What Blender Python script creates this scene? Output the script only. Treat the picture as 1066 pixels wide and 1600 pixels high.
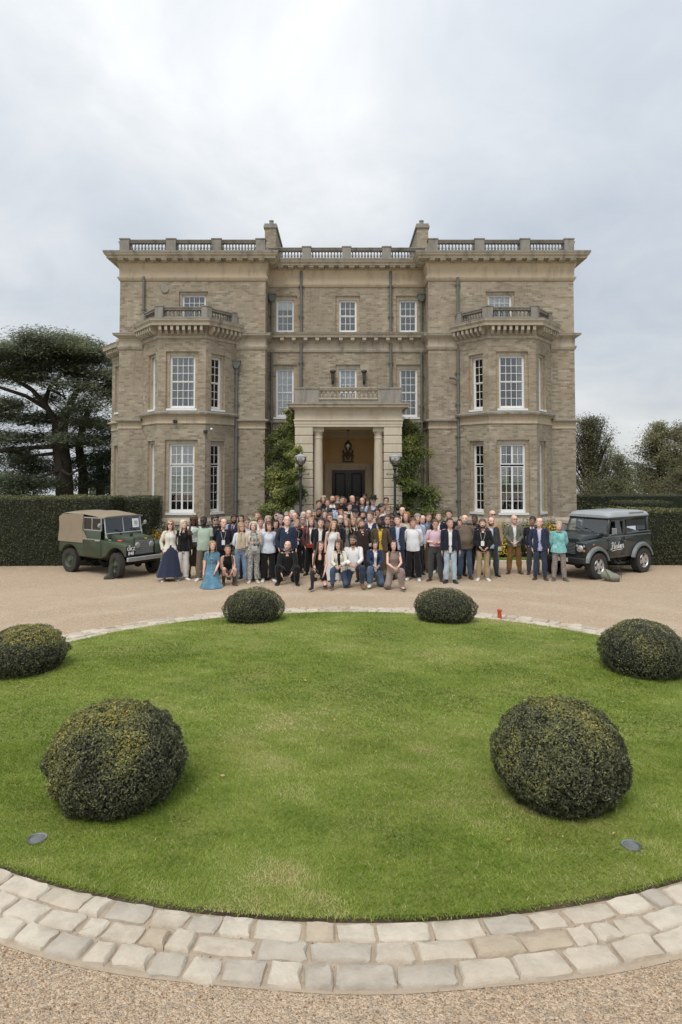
import bpy, bmesh, math, random
import numpy as np
from mathutils import Vector, Matrix

for _o in list(bpy.data.objects):
    bpy.data.objects.remove(_o, do_unlink=True)
scene = bpy.context.scene
COL = scene.collection
PI = math.pi
R = math.radians

# ------------------------------------------------------------------ camera
cam_d = bpy.data.cameras.new('camera')
cam = bpy.data.objects.new('camera', cam_d)
COL.objects.link(cam)
cam.location = (0, 0, 3.2)
cam.rotation_euler = (R(92.5), 0, 0)
cam_d.sensor_fit = 'VERTICAL'
cam_d.sensor_height = 36.0
cam_d.lens = 36.0 * 1100 / 1600
cam_d.shift_y = -0.07314
cam_d.clip_start = 0.1
cam_d.clip_end = 4000
scene.camera = cam

# ------------------------------------------------------------------ light
SUN_EL, SUN_AZ = 58.0, 200.0      # azimuth clockwise from +Y: behind the photographer, a little left
world = bpy.data.worlds.new('World')
scene.world = world
world.use_nodes = True
wn = world.node_tree.nodes
wl = world.node_tree.links
wn.clear()


def N(nodes, kind, **kw):
    n = nodes.new(kind)
    for k, v in kw.items():
        if k in n.inputs:
            n.inputs[k].default_value = v
        else:
            setattr(n, k, v)
    return n


def build_world():
    out = N(wn, 'ShaderNodeOutputWorld')
    sky = N(wn, 'ShaderNodeTexSky', sky_type='NISHITA', sun_disc=False)
    sky.sun_elevation = R(SUN_EL)
    sky.sun_rotation = R(SUN_AZ)
    sky.air_density = 1.0
    sky.dust_density = 2.0
    bg1 = N(wn, 'ShaderNodeBackground', Strength=0.10)
    wl.new(sky.outputs[0], bg1.inputs[0])
    # an overcast deck: noise laid out on a flat layer of cloud above the whole place
    tc = N(wn, 'ShaderNodeTexCoord')
    sep = N(wn, 'ShaderNodeSeparateXYZ')
    wl.new(tc.outputs['Generated'], sep.inputs[0])
    zz = N(wn, 'ShaderNodeMath', operation='MAXIMUM')
    wl.new(sep.outputs[2], zz.inputs[0]); zz.inputs[1].default_value = 0.0
    za = N(wn, 'ShaderNodeMath', operation='ADD')
    wl.new(zz.outputs[0], za.inputs[0]); za.inputs[1].default_value = 0.34
    dx = N(wn, 'ShaderNodeMath', operation='DIVIDE')
    dy = N(wn, 'ShaderNodeMath', operation='DIVIDE')
    wl.new(sep.outputs[0], dx.inputs[0]); wl.new(za.outputs[0], dx.inputs[1])
    wl.new(sep.outputs[1], dy.inputs[0]); wl.new(za.outputs[0], dy.inputs[1])
    cmb = N(wn, 'ShaderNodeCombineXYZ')
    wl.new(dx.outputs[0], cmb.inputs[0]); wl.new(dy.outputs[0], cmb.inputs[1])
    mp = N(wn, 'ShaderNodeMapping')
    mp.inputs['Location'].default_value = (2.2, 0.6, 0.4)
    mp.inputs['Rotation'].default_value = (0, 0, R(24))
    mp.inputs['Scale'].default_value = (0.9, 0.8, 1)
    wl.new(cmb.outputs[0], mp.inputs[0])
    n1 = N(wn, 'ShaderNodeTexNoise', Scale=1.25, Detail=8.0, Roughness=0.50, Distortion=0.35)
    wl.new(mp.outputs[0], n1.inputs['Vector'])
    n2 = N(wn, 'ShaderNodeTexNoise', Scale=3.0, Detail=8.0, Roughness=0.56, Distortion=0.5)
    wl.new(mp.outputs[0], n2.inputs['Vector'])
    mx = N(wn, 'ShaderNodeMath', operation='MULTIPLY_ADD')
    wl.new(n2.outputs[0], mx.inputs[0]); mx.inputs[1].default_value = 0.50
    wl.new(n1.outputs[0], mx.inputs[2])
    # the deck is thinner, hence brighter, in one broad patch above the house
    vd = N(wn, 'ShaderNodeVectorMath', operation='SUBTRACT'); wl.new(cmb.outputs[0], vd.inputs[0]); vd.inputs[1].default_value = (0.07, 1.20, 0)
    vs = N(wn, 'ShaderNodeVectorMath', operation='MULTIPLY'); wl.new(vd.outputs[0], vs.inputs[0]); vs.inputs[1].default_value = (2.3, 1.3, 0)
    vl = N(wn, 'ShaderNodeVectorMath', operation='LENGTH'); wl.new(vs.outputs[0], vl.inputs[0])
    mr = N(wn, 'ShaderNodeMapRange', interpolation_type='SMOOTHSTEP')
    wl.new(vl.outputs['Value'], mr.inputs['Value'])
    mr.inputs['From Min'].default_value = 0.0; mr.inputs['From Max'].default_value = 1.15
    mr.inputs['To Min'].default_value = 0.17; mr.inputs['To Max'].default_value = 0.0
    mx2 = N(wn, 'ShaderNodeMath', operation='ADD'); wl.new(mx.outputs[0], mx2.inputs[0]); wl.new(mr.outputs[0], mx2.inputs[1])
    mx = mx2
    ramp = N(wn, 'ShaderNodeValToRGB')
    cr = ramp.color_ramp
    cr.elements[0].position = 0.54; cr.elements[0].color = (0.455, 0.500, 0.555, 1)
    cr.elements[1].position = 0.98; cr.elements[1].color = (0.80, 0.81, 0.81, 1)
    e = cr.elements.new(0.70); e.color = (0.545, 0.580, 0.620, 1)
    e = cr.elements.new(0.83); e.color = (0.64, 0.665, 0.685, 1)
    wl.new(mx.outputs[0], ramp.inputs[0])
    bg2 = N(wn, 'ShaderNodeBackground', Strength=1.0)
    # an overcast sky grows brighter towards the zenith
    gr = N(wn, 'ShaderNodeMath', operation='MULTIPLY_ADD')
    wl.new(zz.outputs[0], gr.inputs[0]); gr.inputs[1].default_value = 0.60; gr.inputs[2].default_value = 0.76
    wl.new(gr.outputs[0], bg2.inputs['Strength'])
    wl.new(ramp.outputs[0], bg2.inputs[0])
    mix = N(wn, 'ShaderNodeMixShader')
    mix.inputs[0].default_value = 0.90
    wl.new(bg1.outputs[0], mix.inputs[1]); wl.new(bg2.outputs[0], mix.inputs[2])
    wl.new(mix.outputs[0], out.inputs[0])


build_world()
sun_d = bpy.data.lights.new('sun', 'SUN')
sun_d.energy = 1.5
sun_d.angle = R(24)
sun_d.color = (1.0, 0.95, 0.87)
sun = bpy.data.objects.new('sun', sun_d)
COL.objects.link(sun)
_az, _el = R(SUN_AZ), R(SUN_EL)
_dir = Vector((math.sin(_az) * math.cos(_el), math.cos(_az) * math.cos(_el), math.sin(_el)))
sun.rotation_euler = _dir.to_track_quat('Z', 'Y').to_euler()

scene.view_settings.view_transform = 'Standard'
scene.view_settings.look = 'None'
scene.view_settings.exposure = 0.45
scene.view_settings.gamma = 1.0
scene.view_settings.use_curve_mapping = False
scene.render.engine = 'CYCLES'
scene.cycles.max_bounces = 6
scene.cycles.transparent_max_bounces = 8
scene.cycles.use_denoising = True

# ------------------------------------------------------------------ helpers
rng = np.random.default_rng(7)
random.seed(7)


def np_mesh(name, V, Fc, mats=(), smooth=False, attrs=None, mat_idx=None, uv=False):
    """mesh from a vertex array and a list of faces (an (n,k) array or a list of lists)"""
    me = bpy.data.meshes.new(name)
    V = np.asarray(V, dtype=np.float32).reshape(-1, 3)
    if isinstance(Fc, np.ndarray):
        n, k = Fc.shape
        idx = Fc.astype(np.int32).ravel()
        starts = np.arange(n, dtype=np.int32) * k
    else:
        ln = np.array([len(f) for f in Fc], dtype=np.int32)
        idx = np.array([i for f in Fc for i in f], dtype=np.int32)
        starts = np.concatenate([[0], np.cumsum(ln)[:-1]]).astype(np.int32) if len(ln) else ln
        n = len(ln)
    me.vertices.add(len(V)); me.vertices.foreach_set('co', V.ravel())
    me.loops.add(len(idx)); me.loops.foreach_set('vertex_index', idx)
    me.polygons.add(n); me.polygons.foreach_set('loop_start', starts)
    for m in mats:
        me.materials.append(m)
    if mat_idx is not None:
        me.polygons.foreach_set('material_index', np.asarray(mat_idx, dtype=np.int32))
    me.update(calc_edges=True)
    me.polygons.foreach_set('use_smooth', np.full(n, bool(smooth)))
    if attrs:
        for an, av in attrs.items():
            a = me.attributes.new(an, 'FLOAT', 'POINT')
            a.data.foreach_set('value', np.asarray(av, dtype=np.float32))
    if uv:
        box_uv(me)
    return me


def box_uv(me):
    nl = len(me.loops)
    if nl == 0:
        return
    uvl = me.uv_layers.new(name='UVMap')
    co = np.empty(len(me.vertices) * 3, np.float32); me.vertices.foreach_get('co', co); co = co.reshape(-1, 3)
    li = np.empty(nl, np.int32); me.loops.foreach_get('vertex_index', li)
    npoly = len(me.polygons)
    nr = np.empty(npoly * 3, np.float32); me.polygons.foreach_get('normal', nr); nr = nr.reshape(-1, 3)
    lt = np.empty(npoly, np.int32); me.polygons.foreach_get('loop_total', lt)
    nl_ = np.repeat(nr, lt, axis=0)
    p = co[li]
    hor = np.abs(nl_[:, 2]) > 0.7
    t = np.stack([-nl_[:, 1], nl_[:, 0]], 1)
    ln = np.linalg.norm(t, axis=1, keepdims=True); t = t / np.maximum(ln, 1e-6)
    u = np.where(hor, p[:, 0], p[:, 0] * t[:, 0] + p[:, 1] * t[:, 1])
    v = np.where(hor, p[:, 1], p[:, 2])
    uvl.data.foreach_set('uv', np.stack([u, v], 1).astype(np.float32).ravel())


def link(name, me, parent=None, loc=None, rotz=None, rot=None, scale=None):
    o = bpy.data.objects.new(name, me)
    COL.objects.link(o)
    if parent is not None:
        o.parent = parent
    if loc is not None:
        o.location = loc
    if rotz is not None:
        o.rotation_euler = (0, 0, rotz)
    if rot is not None:
        o.rotation_euler = rot
    if scale is not None:
        o.scale = scale
    return o


def tag(o, label=None, cat=None, group=None, kind=None):
    if label: o['label'] = label
    if cat: o['category'] = cat
    if group: o['group'] = group
    if kind: o['kind'] = kind
    return o


def thing(name, label, cat, loc=(0, 0, 0), rotz=0.0, group=None):
    o = bpy.data.objects.new(name, None)
    COL.objects.link(o)
    o.empty_display_size = 0.2
    o.location = loc
    o.rotation_euler = (0, 0, rotz)
    return tag(o, label, cat, group)


class MB:
    """collects shapes into one mesh"""

    def __init__(self):
        self.v = []; self.f = []; self.m = []; self.cur = 0

    def mat(self, i):
        self.cur = i; return self

    def add(self, V, Fc):
        b = len(self.v)
        self.v.extend([tuple(p) for p in V])
        for f in Fc:
            self.f.append([b + i for i in f]); self.m.append(self.cur)
        return self

    def box(self, x0, x1, y0, y1, z0, z1, M=None):
        V = [(x0, y0, z0), (x1, y0, z0), (x1, y1, z0), (x0, y1, z0), (x0, y0, z1), (x1, y0, z1), (x1, y1, z1), (x0, y1, z1)]
        if M is not None: V = [M @ Vector(p) for p in V]
        return self.add(V, [(0, 3, 2, 1), (4, 5, 6, 7), (0, 1, 5, 4), (1, 2, 6, 5), (2, 3, 7, 6), (3, 0, 4, 7)])

    def bbox(self, x0, x1, y0, y1, z0, z1, b=0.01, M=None):
        """box with chamfered edges"""
        bm = bmesh.new()
        bmesh.ops.create_cube(bm, size=1.0)
        for v in bm.verts:
            v.co = Vector(((x0 + x1) / 2 + v.co.x * (x1 - x0), (y0 + y1) / 2 + v.co.y * (y1 - y0), (z0 + z1) / 2 + v.co.z * (z1 - z0)))
        bmesh.ops.bevel(bm, geom=bm.edges[:], offset=b, segments=1, affect='EDGES', profile=0.5)
        bm.verts.index_update()
        V = [v.co.copy() for v in bm.verts]
        Fc = [[v.index for v in f.verts] for f in bm.faces]
        bm.free()
        if M is not None: V = [M @ p for p in V]
        return self.add(V, Fc)

    def tube(self, pts, rad, seg=8, caps=True, flat=1.0):
        """round bar along points; rad a number or one per point"""
        pts = [Vector(p) for p in pts]
        n = len(pts)
        rad = [rad] * n if not hasattr(rad, '__len__') else rad
        rings = []
        up = Vector((0, 0, 1))
        prevx = None
        for i, p in enumerate(pts):
            d = (pts[min(i + 1, n - 1)] - pts[max(i - 1, 0)])
            d = d.normalized() if d.length > 1e-9 else Vector((0, 0, 1))
            if prevx is None:
                a = up if abs(d.z) < 0.9 else Vector((1, 0, 0))
                x = d.cross(a).normalized()
            else:
                x = (prevx - d * prevx.dot(d)).normalized()
            prevx = x
            y = d.cross(x).normalized()
            rings.append([p + x * (math.cos(2 * PI * k / seg) * rad[i]) + y * (math.sin(2 * PI * k / seg) * rad[i] * flat) for k in range(seg)])
        V = [q for r_ in rings for q in r_]
        Fc = []
        for i in range(n - 1):
            for k in range(seg):
                k2 = (k + 1) % seg
                Fc.append((i * seg + k, i * seg + k2, (i + 1) * seg + k2, (i + 1) * seg + k))
        if caps:
            Fc.append(tuple(range(seg - 1, -1, -1)))
            Fc.append(tuple((n - 1) * seg + k for k in range(seg)))
        return self.add(V, Fc)

    def lathe(self, prof, c=(0, 0, 0), seg=16, M=None, caps=True):
        """prof: list of (r, z)"""
        V = []; n = len(prof)
        for r_, z in prof:
            for k in range(seg):
                a = 2 * PI * k / seg
                V.append(Vector((c[0] + r_ * math.cos(a), c[1] + r_ * math.sin(a), c[2] + z)))
        if M is not None: V = [M @ p for p in V]
        Fc = []
        for i in range(n - 1):
            for k in range(seg):
                k2 = (k + 1) % seg
                Fc.append((i * seg + k, i * seg + k2, (i + 1) * seg + k2, (i + 1) * seg + k))
        if caps:
            Fc.append(tuple(range(seg - 1, -1, -1)))
            Fc.append(tuple((n - 1) * seg + k for k in range(seg)))
        return self.add(V, Fc)

    def prism(self, poly, axis, a, b, M=None):
        """poly: 2D outline extruded along axis ('x','y','z') from a to b"""
        def P(p, t):
            return {'x': (t, p[0], p[1]), 'y': (p[0], t, p[1]), 'z': (p[0], p[1], t)}[axis]
        V = [Vector(P(p, a)) for p in poly] + [Vector(P(p, b)) for p in poly]
        if M is not None: V = [M @ p for p in V]
        n = len(poly)
        Fc = [tuple(range(n - 1, -1, -1)), tuple(range(n, 2 * n))]
        for i in range(n):
            j = (i + 1) % n
            Fc.append((i, j, n + j, n + i))
        return self.add(V, Fc)

    def loft(self, rings, caps=True, closed=True):
        n = len(rings); s = len(rings[0])
        V = [q for r_ in rings for q in r_]
        Fc = []
        for i in range(n - 1):
            for k in range(s if closed else s - 1):
                k2 = (k + 1) % s
                Fc.append((i * s + k, i * s + k2, (i + 1) * s + k2, (i + 1) * s + k))
        if caps and closed:
            Fc.append(tuple(range(s - 1, -1, -1)))
            Fc.append(tuple((n - 1) * s + k for k in range(s)))
        return self.add(V, Fc)

    def ball(self, c, r, seg=10, rings=7, M=None):
        r = (r, r, r) if not hasattr(r, '__len__') else r
        V = []; Fc = []
        for i in range(1, rings):
            t = PI * i / rings
            for k in range(seg):
                a = 2 * PI * k / seg
                V.append(Vector((c[0] + r[0] * math.sin(t) * math.cos(a), c[1] + r[1] * math.sin(t) * math.sin(a), c[2] + r[2] * math.cos(t))))
        top = len(V); V.append(Vector((c[0], c[1], c[2] + r[2]))); V.append(Vector((c[0], c[1], c[2] - r[2])))
        for i in range(rings - 2):
            for k in range(seg):
                k2 = (k + 1) % seg
                Fc.append((i * seg + k, (i + 1) * seg + k, (i + 1) * seg + k2, i * seg + k2))
        for k in range(seg):
            k2 = (k + 1) % seg
            Fc.append((top, k, k2)); Fc.append((top + 1, (rings - 2) * seg + k2, (rings - 2) * seg + k))
        if M is not None: V = [M @ p for p in V]
        return self.add(V, Fc)

    def mesh(self, name, mats, smooth=False, uv=True, fix=True):
        mats = mats if isinstance(mats, (list, tuple)) else [mats]
        me = np_mesh(name, np.array([tuple(p) for p in self.v], np.float32).reshape(-1, 3), self.f, mats, smooth, mat_idx=self.m)
        if fix:
            bm = bmesh.new(); bm.from_mesh(me)
            bmesh.ops.recalc_face_normals(bm, faces=bm.faces[:])
            bm.to_mesh(me); bm.free()
        if uv: box_uv(me)
        if smooth:
            try:
                me.set_sharp_from_angle(angle=R(38))
            except Exception:
                pass
        return me

    def build(self, name, mats, parent=None, smooth=False, **kw):
        return link(name, self.mesh(name, mats, smooth), parent, **kw)


# ------------------------------------------------------------------ materials
MATS = {}


def newmat(name):
    m = bpy.data.materials.new(name)
    m.use_nodes = True
    nt = m.node_tree
    b = nt.nodes['Principled BSDF']
    return m, nt.nodes, nt.links, b


def setp(b, **kw):
    for k, v in kw.items():
        k = k.replace('_', ' ')
        if k in b.inputs:
            if hasattr(v, '__len__') and len(v) == 3: v = (*v, 1)
            b.inputs[k].default_value = v


def mixcol(nodes, links, fac, a, b):
    n = nodes.new('ShaderNodeMix'); n.data_type = 'RGBA'
    for s, val in ((0, fac), (6, a), (7, b)):
        if hasattr(val, 'is_linked') or isinstance(val, bpy.types.NodeSocket):
            links.new(val, n.inputs[s])
        else:
            n.inputs[s].default_value = (*val, 1) if hasattr(val, '__len__') and len(val) == 3 else val
    return n.outputs[2]


def ramp2(nodes, links, src, p0, p1, c0=(0, 0, 0), c1=(1, 1, 1)):
    r_ = nodes.new('ShaderNodeValToRGB')
    r_.color_ramp.elements[0].position = p0; r_.color_ramp.elements[1].position = p1
    r_.color_ramp.elements[0].color = (*c0, 1); r_.color_ramp.elements[1].color = (*c1, 1)
    links.new(src, r_.inputs[0])
    return r_.outputs[0]


def noise(nodes, links, vec, scale, detail=4, rough=0.55, dist=0.0):
    n = nodes.new('ShaderNodeTexNoise')
    n.inputs['Scale'].default_value = scale; n.inputs['Detail'].default_value = detail
    n.inputs['Roughness'].default_value = rough; n.inputs['Distortion'].default_value = dist
    if vec is not None: links.new(vec, n.inputs['Vector'])
    return n.outputs[0]


def bump(nodes, links, b, h, strength=0.3, dist=0.01):
    n = nodes.new('ShaderNodeBump')
    n.inputs['Strength'].default_value = strength; n.inputs['Distance'].default_value = dist
    links.new(h, n.inputs['Height']); links.new(n.outputs[0], b.inputs['Normal'])


def coords(nodes, kind='Object'):
    return nodes.new('ShaderNodeTexCoord').outputs[kind]


def geo_pos(nodes):
    return nodes.new('ShaderNodeNewGeometry').outputs['Position']


def mat_brick(name, cols, mortar, bw=0.225, bh=0.075, stain=0.3):
    m, nd, lk, b = newmat(name)
    uv = coords(nd, 'UV')
    br = nd.new('ShaderNodeTexBrick')
    br.inputs['Scale'].default_value = 1.0
    br.inputs['Brick Width'].default_value = bw
    br.inputs['Row Height'].default_value = bh
    br.inputs['Mortar Size'].default_value = 0.0055
    br.inputs['Mortar Smooth'].default_value = 0.2
    br.inputs['Bias'].default_value = 0.0
    br.inputs['Color1'].default_value = (*cols[0], 1)
    br.inputs['Color2'].default_value = (*cols[1], 1)
    br.inputs['Mortar'].default_value = (*mortar, 1)
    lk.new(uv, br.inputs['Vector'])
    # second layer gives single bricks a third colour
    br2 = nd.new('ShaderNodeTexBrick')
    for k in ('Scale', 'Brick Width', 'Row Height'):
        br2.inputs[k].default_value = br.inputs[k].default_value
    br2.inputs['Mortar Size'].default_value = 0.0
    br2.inputs['Color1'].default_value = (0, 0, 0, 1); br2.inputs['Color2'].default_value = (1, 1, 1, 1)
    mp = nd.new('ShaderNodeMapping'); mp.inputs['Location'].default_value = (bw * 41, bh * 36, 0)
    lk.new(uv, mp.inputs[0]); lk.new(mp.outputs[0], br2.inputs['Vector'])
    f2 = ramp2(nd, lk, br2.outputs[0], 0.72, 0.80)
    c = mixcol(nd, lk, f2, br.outputs[0], cols[2])
    f3 = ramp2(nd, lk, br2.outputs[0], 0.10, 0.16, (1, 1, 1), (0, 0, 0))
    c = mixcol(nd, lk, f3, c, cols[3])
    c = mixcol(nd, lk, br.outputs['Fac'], c, mortar)
    pos = geo_pos(nd)
    st = ramp2(nd, lk, noise(nd, lk, pos, 0.55, 6, 0.6, 0.3), 0.35, 0.72)
    mul = nd.new('ShaderNodeMath'); mul.operation = 'MULTIPLY'; lk.new(st, mul.inputs[0]); mul.inputs[1].default_value = stain
    c = mixcol(nd, lk, mul.outputs[0], c, tuple(0.62 * x for x in cols[0]))
    # soot and rain streaks that run down the wall, and repaired, paler areas
    smp = nd.new('ShaderNodeMapping'); smp.inputs['Scale'].default_value = (3.0, 3.0, 0.30); lk.new(pos, smp.inputs[0])
    sk = ramp2(nd, lk, noise(nd, lk, smp.outputs[0], 1.3, 6, 0.62, 0.15), 0.52, 0.78)
    msk = nd.new('ShaderNodeMath'); msk.operation = 'MULTIPLY'; lk.new(sk, msk.inputs[0]); msk.inputs[1].default_value = stain * 0.6
    c = mixcol(nd, lk, msk.outputs[0], c, tuple(0.55 * x for x in cols[2]))
    rp = ramp2(nd, lk, noise(nd, lk, pos, 0.9, 5, 0.6, 0.6), 0.58, 0.68)
    mrp = nd.new('ShaderNodeMath'); mrp.operation = 'MULTIPLY'; lk.new(rp, mrp.inputs[0]); mrp.inputs[1].default_value = stain * 0.55
    c = mixcol(nd, lk, mrp.outputs[0], c, tuple(min(1, x * 1.12) for x in cols[3]))
    sm = ramp2(nd, lk, noise(nd, lk, pos, 14, 4, 0.6), 0.3, 0.75)
    mul2 = nd.new('ShaderNodeMath'); mul2.operation = 'MULTIPLY'; lk.new(sm, mul2.inputs[0]); mul2.inputs[1].default_value = 0.35
    c = mixcol(nd, lk, mul2.outputs[0], c, tuple(min(1, 1.22 * x) for x in cols[1]))
    lk.new(c, b.inputs['Base Color'])
    setp(b, Roughness=0.92)
    b.inputs['Specular IOR Level'].default_value = 0.2
    inv = nd.new('ShaderNodeMath'); inv.operation = 'SUBTRACT'; inv.inputs[0].default_value = 1.0
    lk.new(br.outputs['Fac'], inv.inputs[1])
    ad = nd.new('ShaderNodeMath'); ad.operation = 'MULTIPLY_ADD'
    lk.new(noise(nd, lk, pos, 40, 3), ad.inputs[0]); ad.inputs[1].default_value = 0.5; lk.new(inv.outputs[0], ad.inputs[2])
    bump(nd, lk, b, ad.outputs[0], 0.7, 0.012)
    return m


def mat_stone(name, c0, c1, c2, scale=1.2, rough=0.88, bmp=0.25, streak=0.0):
    """weathered stone: two tones, plus dark lichen blotches that run down the face"""
    m, nd, lk, b = newmat(name)
    pos = geo_pos(nd)
    f = ramp2(nd, lk, noise(nd, lk, pos, scale, 6, 0.6, 0.4), 0.3, 0.7)
    c = mixcol(nd, lk, f, c0, c1)
    mp = nd.new('ShaderNodeMapping'); mp.inputs['Scale'].default_value = (2.2, 2.2, 0.55)
    lk.new(pos, mp.inputs[0])
    f2 = ramp2(nd, lk, noise(nd, lk, mp.outputs[0], 1.6, 7, 0.65, 0.2), 0.50, 0.74)
    mul = nd.new('ShaderNodeMath'); mul.operation = 'MULTIPLY'; lk.new(f2, mul.inputs[0]); mul.inputs[1].default_value = 0.55 + streak
    c = mixcol(nd, lk, mul.outputs[0], c, c2)
    f3 = ramp2(nd, lk, noise(nd, lk, pos, 28, 5, 0.7), 0.35, 0.7)
    mul3 = nd.new('ShaderNodeMath'); mul3.operation = 'MULTIPLY'; lk.new(f3, mul3.inputs[0]); mul3.inputs[1].default_value = 0.3
    c = mixcol(nd, lk, mul3.outputs[0], c, tuple(x * 0.72 for x in c0))
    lk.new(c, b.inputs['Base Color'])
    setp(b, Roughness=rough)
    b.inputs['Specular IOR Level'].default_value = 0.25
    bump(nd, lk, b, noise(nd, lk, pos, 36, 6, 0.65), bmp, 0.01)
    return m


def mat_plain(name, col, rough=0.5, metal=0.0, var=0.12, scale=8.0, spec=0.5, bmp=0.0, coat=0.0):
    m, nd, lk, b = newmat(name)
    pos = coords(nd, 'Object')
    f = noise(nd, lk, pos, scale, 5, 0.6)
    c = mixcol(nd, lk, f, tuple(max(0, x * (1 - var)) for x in col), tuple(min(1, x * (1 + var)) for x in col))
    lk.new(c, b.inputs['Base Color'])
    setp(b, Roughness=rough, Metallic=metal)
    b.inputs['Specular IOR Level'].default_value = spec
    if coat: b.inputs['Coat Weight'].default_value = coat
    if bmp: bump(nd, lk, b, noise(nd, lk, pos, scale * 5, 4), bmp, 0.004)
    return m


def mat_glass(name, tint=(0.75, 0.8, 0.82), through=0.75, rough=0.03):
    """thin pane: mirror by angle over a clear sheet"""
    m = bpy.data.materials.new(name); m.use_nodes = True
    nd = m.node_tree.nodes; lk = m.node_tree.links; nd.clear()
    out = nd.new('ShaderNodeOutputMaterial')
    gl = nd.new('ShaderNodeBsdfGlossy'); gl.inputs['Roughness'].default_value = rough
    gl.inputs['Color'].default_value = (0.95, 0.97, 1.0, 1)
    tr = nd.new('ShaderNodeBsdfTransparent'); tr.inputs['Color'].default_value = (*tint, 1)
    fr = nd.new('ShaderNodeFresnel'); fr.inputs['IOR'].default_value = 1.5
    mu = nd.new('ShaderNodeMath'); mu.operation = 'MULTIPLY_ADD'
    lk.new(fr.outputs[0], mu.inputs[0]); mu.inputs[1].default_value = 1.7; mu.inputs[2].default_value = 1 - through - 0.17
    pos = geo_pos(nd)
    nb = nd.new('ShaderNodeBump'); nb.inputs['Strength'].default_value = 0.06; nb.inputs['Distance'].default_value = 0.02
    lk.new(noise(nd, lk, pos, 5, 2), nb.inputs['Height']); lk.new(nb.outputs[0], gl.inputs['Normal'])
    mx = nd.new('ShaderNodeMixShader')
    lk.new(mu.outputs[0], mx.inputs[0]); lk.new(tr.outputs[0], mx.inputs[1]); lk.new(gl.outputs[0], mx.inputs[2])
    lk.new(mx.outputs[0], out.inputs['Surface'])
    return m


def mat_leaf(name, stops, rough=0.6, trans=0.25, blotch=None):
    """leaf colours picked per leaf by the attribute rnd"""
    m, nd, lk, b = newmat(name)
    at = nd.new('ShaderNodeAttribute'); at.attribute_name = 'rnd'
    r_ = nd.new('ShaderNodeValToRGB')
    cr = r_.color_ramp
    cr.elements[0].position = stops[0][0]; cr.elements[0].color = (*stops[0][1], 1)
    cr.elements[1].position = stops[-1][0]; cr.elements[1].color = (*stops[-1][1], 1)
    for p, c in stops[1:-1]:
        e = cr.elements.new(p); e.color = (*c, 1)
    lk.new(at.outputs['Fac'], r_.inputs[0])
    c = r_.outputs[0]
    if blotch:
        f = ramp2(nd, lk, noise(nd, lk, geo_pos(nd), blotch[0], 4, 0.6), 0.42, 0.65)
        c = mixcol(nd, lk, f, c, blotch[1])
    lk.new(c, b.inputs['Base Color'])
    setp(b, Roughness=rough)
    b.inputs['Specular IOR Level'].default_value = 0.3
    if trans:
        out = nd['Material Output']
        tl = nd.new('ShaderNodeBsdfTranslucent'); lk.new(c, tl.inputs[0])
        mx = nd.new('ShaderNodeMixShader'); mx.inputs[0].default_value = trans
        lk.new(b.outputs[0], mx.inputs[1]); lk.new(tl.outputs[0], mx.inputs[2]); lk.new(mx.outputs[0], out.inputs['Surface'])
    return m


def leaves_mesh(name, P, Nn, size, mat, rnd, aspect=0.5, tilt=0.7, fold=True, seed=1):
    """one leaf (a folded pair of triangles -> rhombus) at each point, turned about its normal"""
    g = np.random.default_rng(seed)
    n = len(P)
    P = np.asarray(P, np.float32); Nn = np.asarray(Nn, np.float32)
    Nn = Nn + g.normal(0, tilt, (n, 3)).astype(np.float32)
    Nn /= np.maximum(np.linalg.norm(Nn, axis=1, keepdims=True), 1e-6)
    a = g.normal(0, 1, (n, 3)).astype(np.float32)
    t = np.cross(Nn, a); t /= np.maximum(np.linalg.norm(t, axis=1, keepdims=True), 1e-6)
    s = np.cross(Nn, t)
    L = (np.asarray(size, np.float32) * g.uniform(0.7, 1.35, n).astype(np.float32))[:, None]
    W = L * aspect
    V = np.empty((n, 4, 3), np.float32)
    V[:, 0] = P - t * L * 0.5
    V[:, 1] = P + s * W * 0.5 + Nn * L * 0.08
    V[:, 2] = P + t * L * 0.5
    V[:, 3] = P - s * W * 0.5 + Nn * L * 0.08
    Fc = np.arange(n * 4, dtype=np.int32).reshape(n, 4)
    return np_mesh(name, V.reshape(-1, 3), Fc, [mat], attrs={'rnd': np.repeat(np.asarray(rnd, np.float32), 4)})


def smooth_noise(P, freq, seed=0, octaves=3):
    """cheap value noise as a sum of sines, 0..1"""
    g = np.random.default_rng(seed)
    P = np.asarray(P, np.float64); out = np.zeros(len(P)); amp = 1.0; tot = 0
    for o in range(octaves):
        for _ in range(4):
            d = g.normal(0, 1, 3); d /= np.linalg.norm(d)
            out += amp * np.sin(P @ d * freq * (1.9 ** o) * g.uniform(0.7, 1.4) + g.uniform(0, 6.28)); tot += amp * 0.5
        amp *= 0.6
    return np.clip(0.5 + 0.5 * out / tot / 1.2, 0, 1)


M = {}
M['brick'] = mat_brick('london_stock_brick', [(0.338, 0.284, 0.207), (0.388, 0.335, 0.256), (0.225, 0.187, 0.140), (0.455, 0.405, 0.325)], (0.400, 0.366, 0.312), stain=0.80)
M['brick_dark'] = mat_brick('rubbed_brick_reveal', [(0.36, 0.29, 0.20), (0.42, 0.345, 0.25), (0.31, 0.24, 0.165), (0.43, 0.37, 0.285)], (0.37, 0.32, 0.25), stain=0.15)
M['stone'] = mat_stone('weathered_limestone', (0.50, 0.445, 0.355), (0.40, 0.36, 0.295), (0.15, 0.135, 0.115), streak=0.3)
M['stone_top'] = mat_stone('lichened_limestone', (0.32, 0.30, 0.265), (0.24, 0.225, 0.20), (0.085, 0.082, 0.075), 2.2, streak=0.3)
M['ochre'] = mat_stone('ochre_sandstone', (0.585, 0.485, 0.35), (0.50, 0.43, 0.33), (0.27, 0.24, 0.195), 0.8, streak=0.2)
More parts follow.
